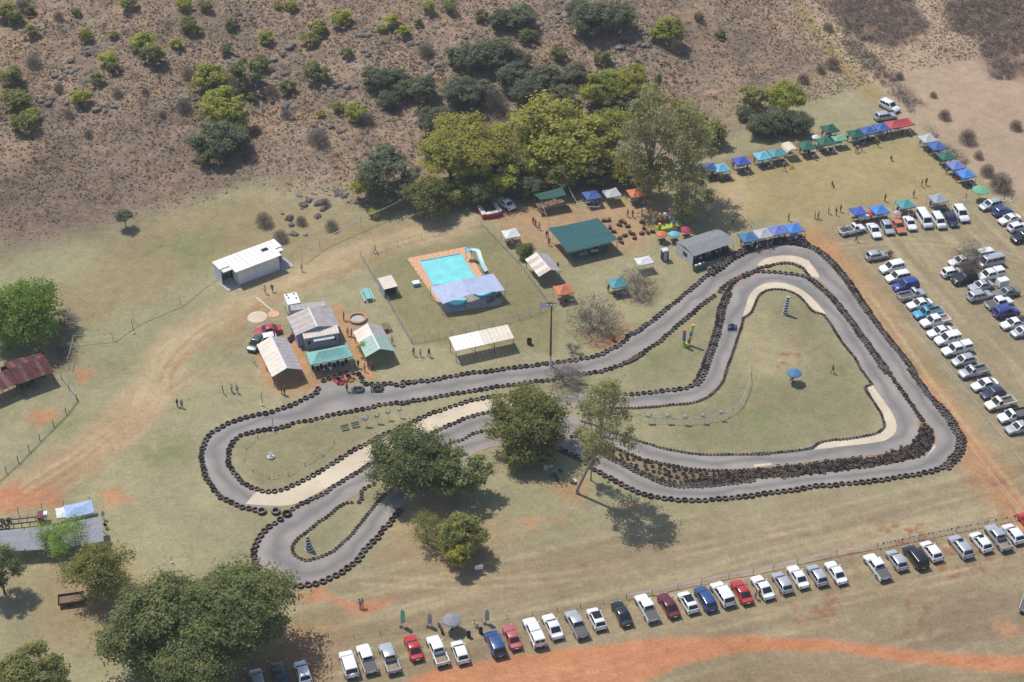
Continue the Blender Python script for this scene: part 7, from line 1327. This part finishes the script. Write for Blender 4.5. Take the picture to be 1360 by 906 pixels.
feather(533, 833, 'light green', 'green feather flag above the red sedan'); feather(568.5, 833, 'net grey', 'grey feather flag above the white double cab pickup', 2.6); feather(644.5, 829, 'net grey', 'grey feather flag above the blue sport utility', 2.8)
def bunting(pts, zs, label, cols, gap=.55, sz=.3, posts=None, sag=.5, name='bunting'):
    w = [P(*q, 0) + Vector((0, 0, z)) for q, z in zip(pts, zs)]; c = Vector((w[0].x, w[0].y, w[0].z - zs[0])); r = thing(name, label, 'bunting', c); w = [q - c for q in w]; rope = MB(); fl = {k: MB() for k in cols}; j = 0
    for a, b in zip(w[:-1], w[1:]):
        L = (b - a).length; n = max(3, int(L / gap)); pp = [a.lerp(b, k / n) - Vector((0, 0, sag * 4 * (k / n) * (1 - k / n) * min(1, L / 15))) for k in range(n + 1)]; rope.tube(pp, .015, 3, cap=False); d = (b - a).normalized()
        for k in range(n): m = (pp[k] + pp[k + 1]) / 2; fl[cols[j % len(cols)]].tri(m - d * sz * .5, m + d * sz * .5, m - Vector((random.uniform(-.12, .12), random.uniform(-.12, .12), sz * 1.1))); j += 1
    obj('rope', rope, WHITEPAINT, r)
    for k, m in fl.items():
        if m.v: obj('flags', m, CAN[k], r)
    if posts:
        for q, z in zip(w, zs): obj('post', MB().tube([(q.x, q.y, q.z - z), tuple(q + Vector((0, 0, .05)))], .045, 5), posts, r)
    return r
bunting([(288, 365), (240, 405), (178, 428), (150, 452), (100, 457), (92, 490)], (2.2, 1.6, 2.8, 1.6, 2.0, 2.2), 'white bunting strung from the white hall to the rusty shed', ['white', 'cream'], .5, .40, POLE)
bunting([(402, 348), (425, 330), (480, 303), (545, 276)], (2.0, 2.0, 2.5, 3.0), 'white bunting along the slope above the dirt path', ['white', 'cream'], .5, .40, POLE); bunting([(660, 262), (700, 250)], (2.5, 2.8), 'white bunting under the grove by the white sedan', ['white'], .5, .40, POLE); bunting([(727, 308), (716, 272), (712, 262)], (3.1, 2.5, 3.2), 'white bunting from the green roof to the stage', ['white', 'cream'], .45, .36); bunting([(753, 262), (768, 283), (795, 292)], (3.0, 1.9, 3.0), 'white bunting from the stage across the earth yard', ['white', 'cream'], .45, .36)
bunting([(845, 556)] + R6((366, 640), (482, 642), (585, 650), (694, 642), (802, 624), (890, 575), (930, 530), (960, 460), (975, 400), (968, 330)), [1.2] * 11, 'pale bunting strung along the infield stakes', ['white', 'pale grey', 'cyan', 'cream'], .4, .42, None, .25)
bunting([(1165, 728), (1220, 716), (1270, 706), (1310, 698), (1348, 690)], [1.0] * 5, 'coloured bunting at the top of the car row', ['white', 'blue', 'yellow', 'grey', 'red'], .6, .5, TRIM, .2)
bunting(R1((880, 535), (805, 615), (703, 675), (603, 733), (488, 755), (390, 712), (335, 645), (342, 567), (417, 510), (522, 480)), [.55] * 10, 'black and yellow chain on short posts round the long island', ['yellow', 'dark green'], .3, .22, TRIM, .2, 'chain_fence')
# barrier tape by the cars
TAPE = mat('pale_pink_tape', (.80, .62, .60), .6, var=.15, scale=3, trans=.5)
def tape(pts, label, z=.65, h=.36, m=TAPE, postm=WOOD, name='barrier_tape'):
    w = [P(*q) for q in pts]; c = w[0].copy(); r = thing(name, label, 'barrier', c); mb = MB()
    for a, b in zip(w[:-1], w[1:]):
        n = max(2, int((b - a).length / 1.5)); pp = [(a.lerp(b, k / n) - c) for k in range(n + 1)]; mb.grid([[p + Vector((0, 0, z - .04 * math.sin(k * 1.3))) for k, p in enumerate(pp)], [p + Vector((0, .22 + .06 * math.sin(k), z + h * .6 - .04 * math.sin(k * 1.3))) for k, p in enumerate(pp)]])
    obj('tape', mb, m, r)
    for q in w: obj('post', MB().tube([tuple(q - c), tuple(q - c + Vector((0, 0, z + h + .1)))], .04, 5), postm, r)
tape([(832, 796), (866, 790), (900, 782), (931, 776), (968, 768), (1000, 763), (1027, 757), (1059, 749), (1111, 738), (1165, 728)], 'pale pink barrier tape on stakes above the row of cars')
def fence(pts, label, h=1.2, m=WOOD, rails=(.5, 1.05), step=3.0, rr_=.03, pr=.07, name='fence', wire=None):
    w = [P(*q) for q in pts]; c = w[0].copy(); r = thing(name, label, 'fence', c)
    for a, b in zip(w[:-1], w[1:]):
        n = max(1, round((b - a).length / step))
        for k in range(n): p = a.lerp(b, k / n) - c; obj('post', MB().tube([tuple(p - Vector((0, 0, .05))), tuple(p + Vector((0, 0, h)))], pr, 5), m, r)
        for z in rails: obj('rail', MB().tube([tuple(a - c + Vector((0, 0, z))), tuple(b - c + Vector((0, 0, z)))], rr_, 4), wire or m, r)
    p = w[-1] - c; obj('post', MB().tube([tuple(p), tuple(p + Vector((0, 0, h)))], pr, 5), m, r)
R0 = view(0, 453, 4); PALEW = mat('bleached_wood', (.42, .38, .33), .9, var=.2, scale=4)
fence(R0((330, 205), (408, 312), (352, 388), (285, 455), (212, 528), (98, 645), (-30, 760)), 'bleached wooden rail fence before the rusty shed', 1.3, DARKWOOD, (.45, .85, 1.2), 3.2, .045, .07, 'fence', PALEW)
fence(R0((480, 865), (340, 885), (225, 900), (100, 925), (-40, 945)), 'thin wire fence with dark posts behind the shade net', 1.5, TRIM, (.4, .8, 1.2), 3.5, .012, .045)
fence([(479, 341), (510, 392), (547, 457)], 'grey mesh fence left of the pool lawn', 1.3, POLE, (.15, .5, .85, 1.25), 2.5, .02, .035, 'pool_fence'); fence([(479, 341), (560, 318), (640, 299)], 'grey mesh fence between pool lawn and dirt path', 1.3, POLE, (.15, .5, .85, 1.25), 2.5, .02, .035, 'pool_fence'); fence([(640, 299), (690, 352), (732, 408)], 'grey mesh fence right of the pool lawn', 1.3, POLE, (.15, .5, .85, 1.25), 2.5, .02, .035, 'pool_fence'); fence([(547, 457), (600, 446), (690, 425), (732, 410)], 'grey mesh fence along the bottom of the pool lawn', 1.3, POLE, (.15, .5, .85, 1.25), 2.5, .02, .035, 'pool_fence')
fence([(470, 848), (540, 838), (640, 826), (740, 812), (832, 796)], 'low wire fence on stakes above the left car row', .7, DARKWOOD, (.3, .6), 4.0, .012, .04)
ROPE = mat('pale_rope', (.52, .47, .42), .9, var=.1); fence([(1150, 338), (1200, 408), (1250, 478), (1305, 548), (1362, 622)], 'long pale rope on low pegs beside the column of cars', .3, ROPE, (.25,), 6, .03, .03, 'rope_line'); fence([(1285, 592), (1320, 635), (1365, 690)], 'pale rope on low pegs beside the lower right corner', .3, ROPE, (.25,), 6, .03, .03, 'rope_line')
for x, y, q in ((1282, 267, 'beside the white sport utility'), (1333, 268, 'behind the blue hatchback'), (1343, 268, 'beyond the blue hatchback, in the dry shrubs')): pole(x, y, 1.8, TRIM, 'thin dark field post ' + q)
# ------------------------------------------------------------------ the hazy winter air between the aircraft and the ground
hz_m = bpy.data.materials.new('thin_haze'); hz_m.use_nodes = True; hn = hz_m.node_tree.nodes; hn.remove(hn['Principled BSDF']); pv = hn.new('ShaderNodeVolumePrincipled')
pv.inputs['Color'].default_value = (.86, .90, .97, 1); pv.inputs['Density'].default_value = .00016; pv.inputs['Anisotropy'].default_value = .2; hz_m.node_tree.links.new(pv.outputs[0], hn['Material Output'].inputs['Volume'])
hb = MB().box((0, 40, -3), (900, 900, 185)); tag(obj('haze', hb, hz_m), 'thin pale haze in the air over the park', None, None, 'stuff')
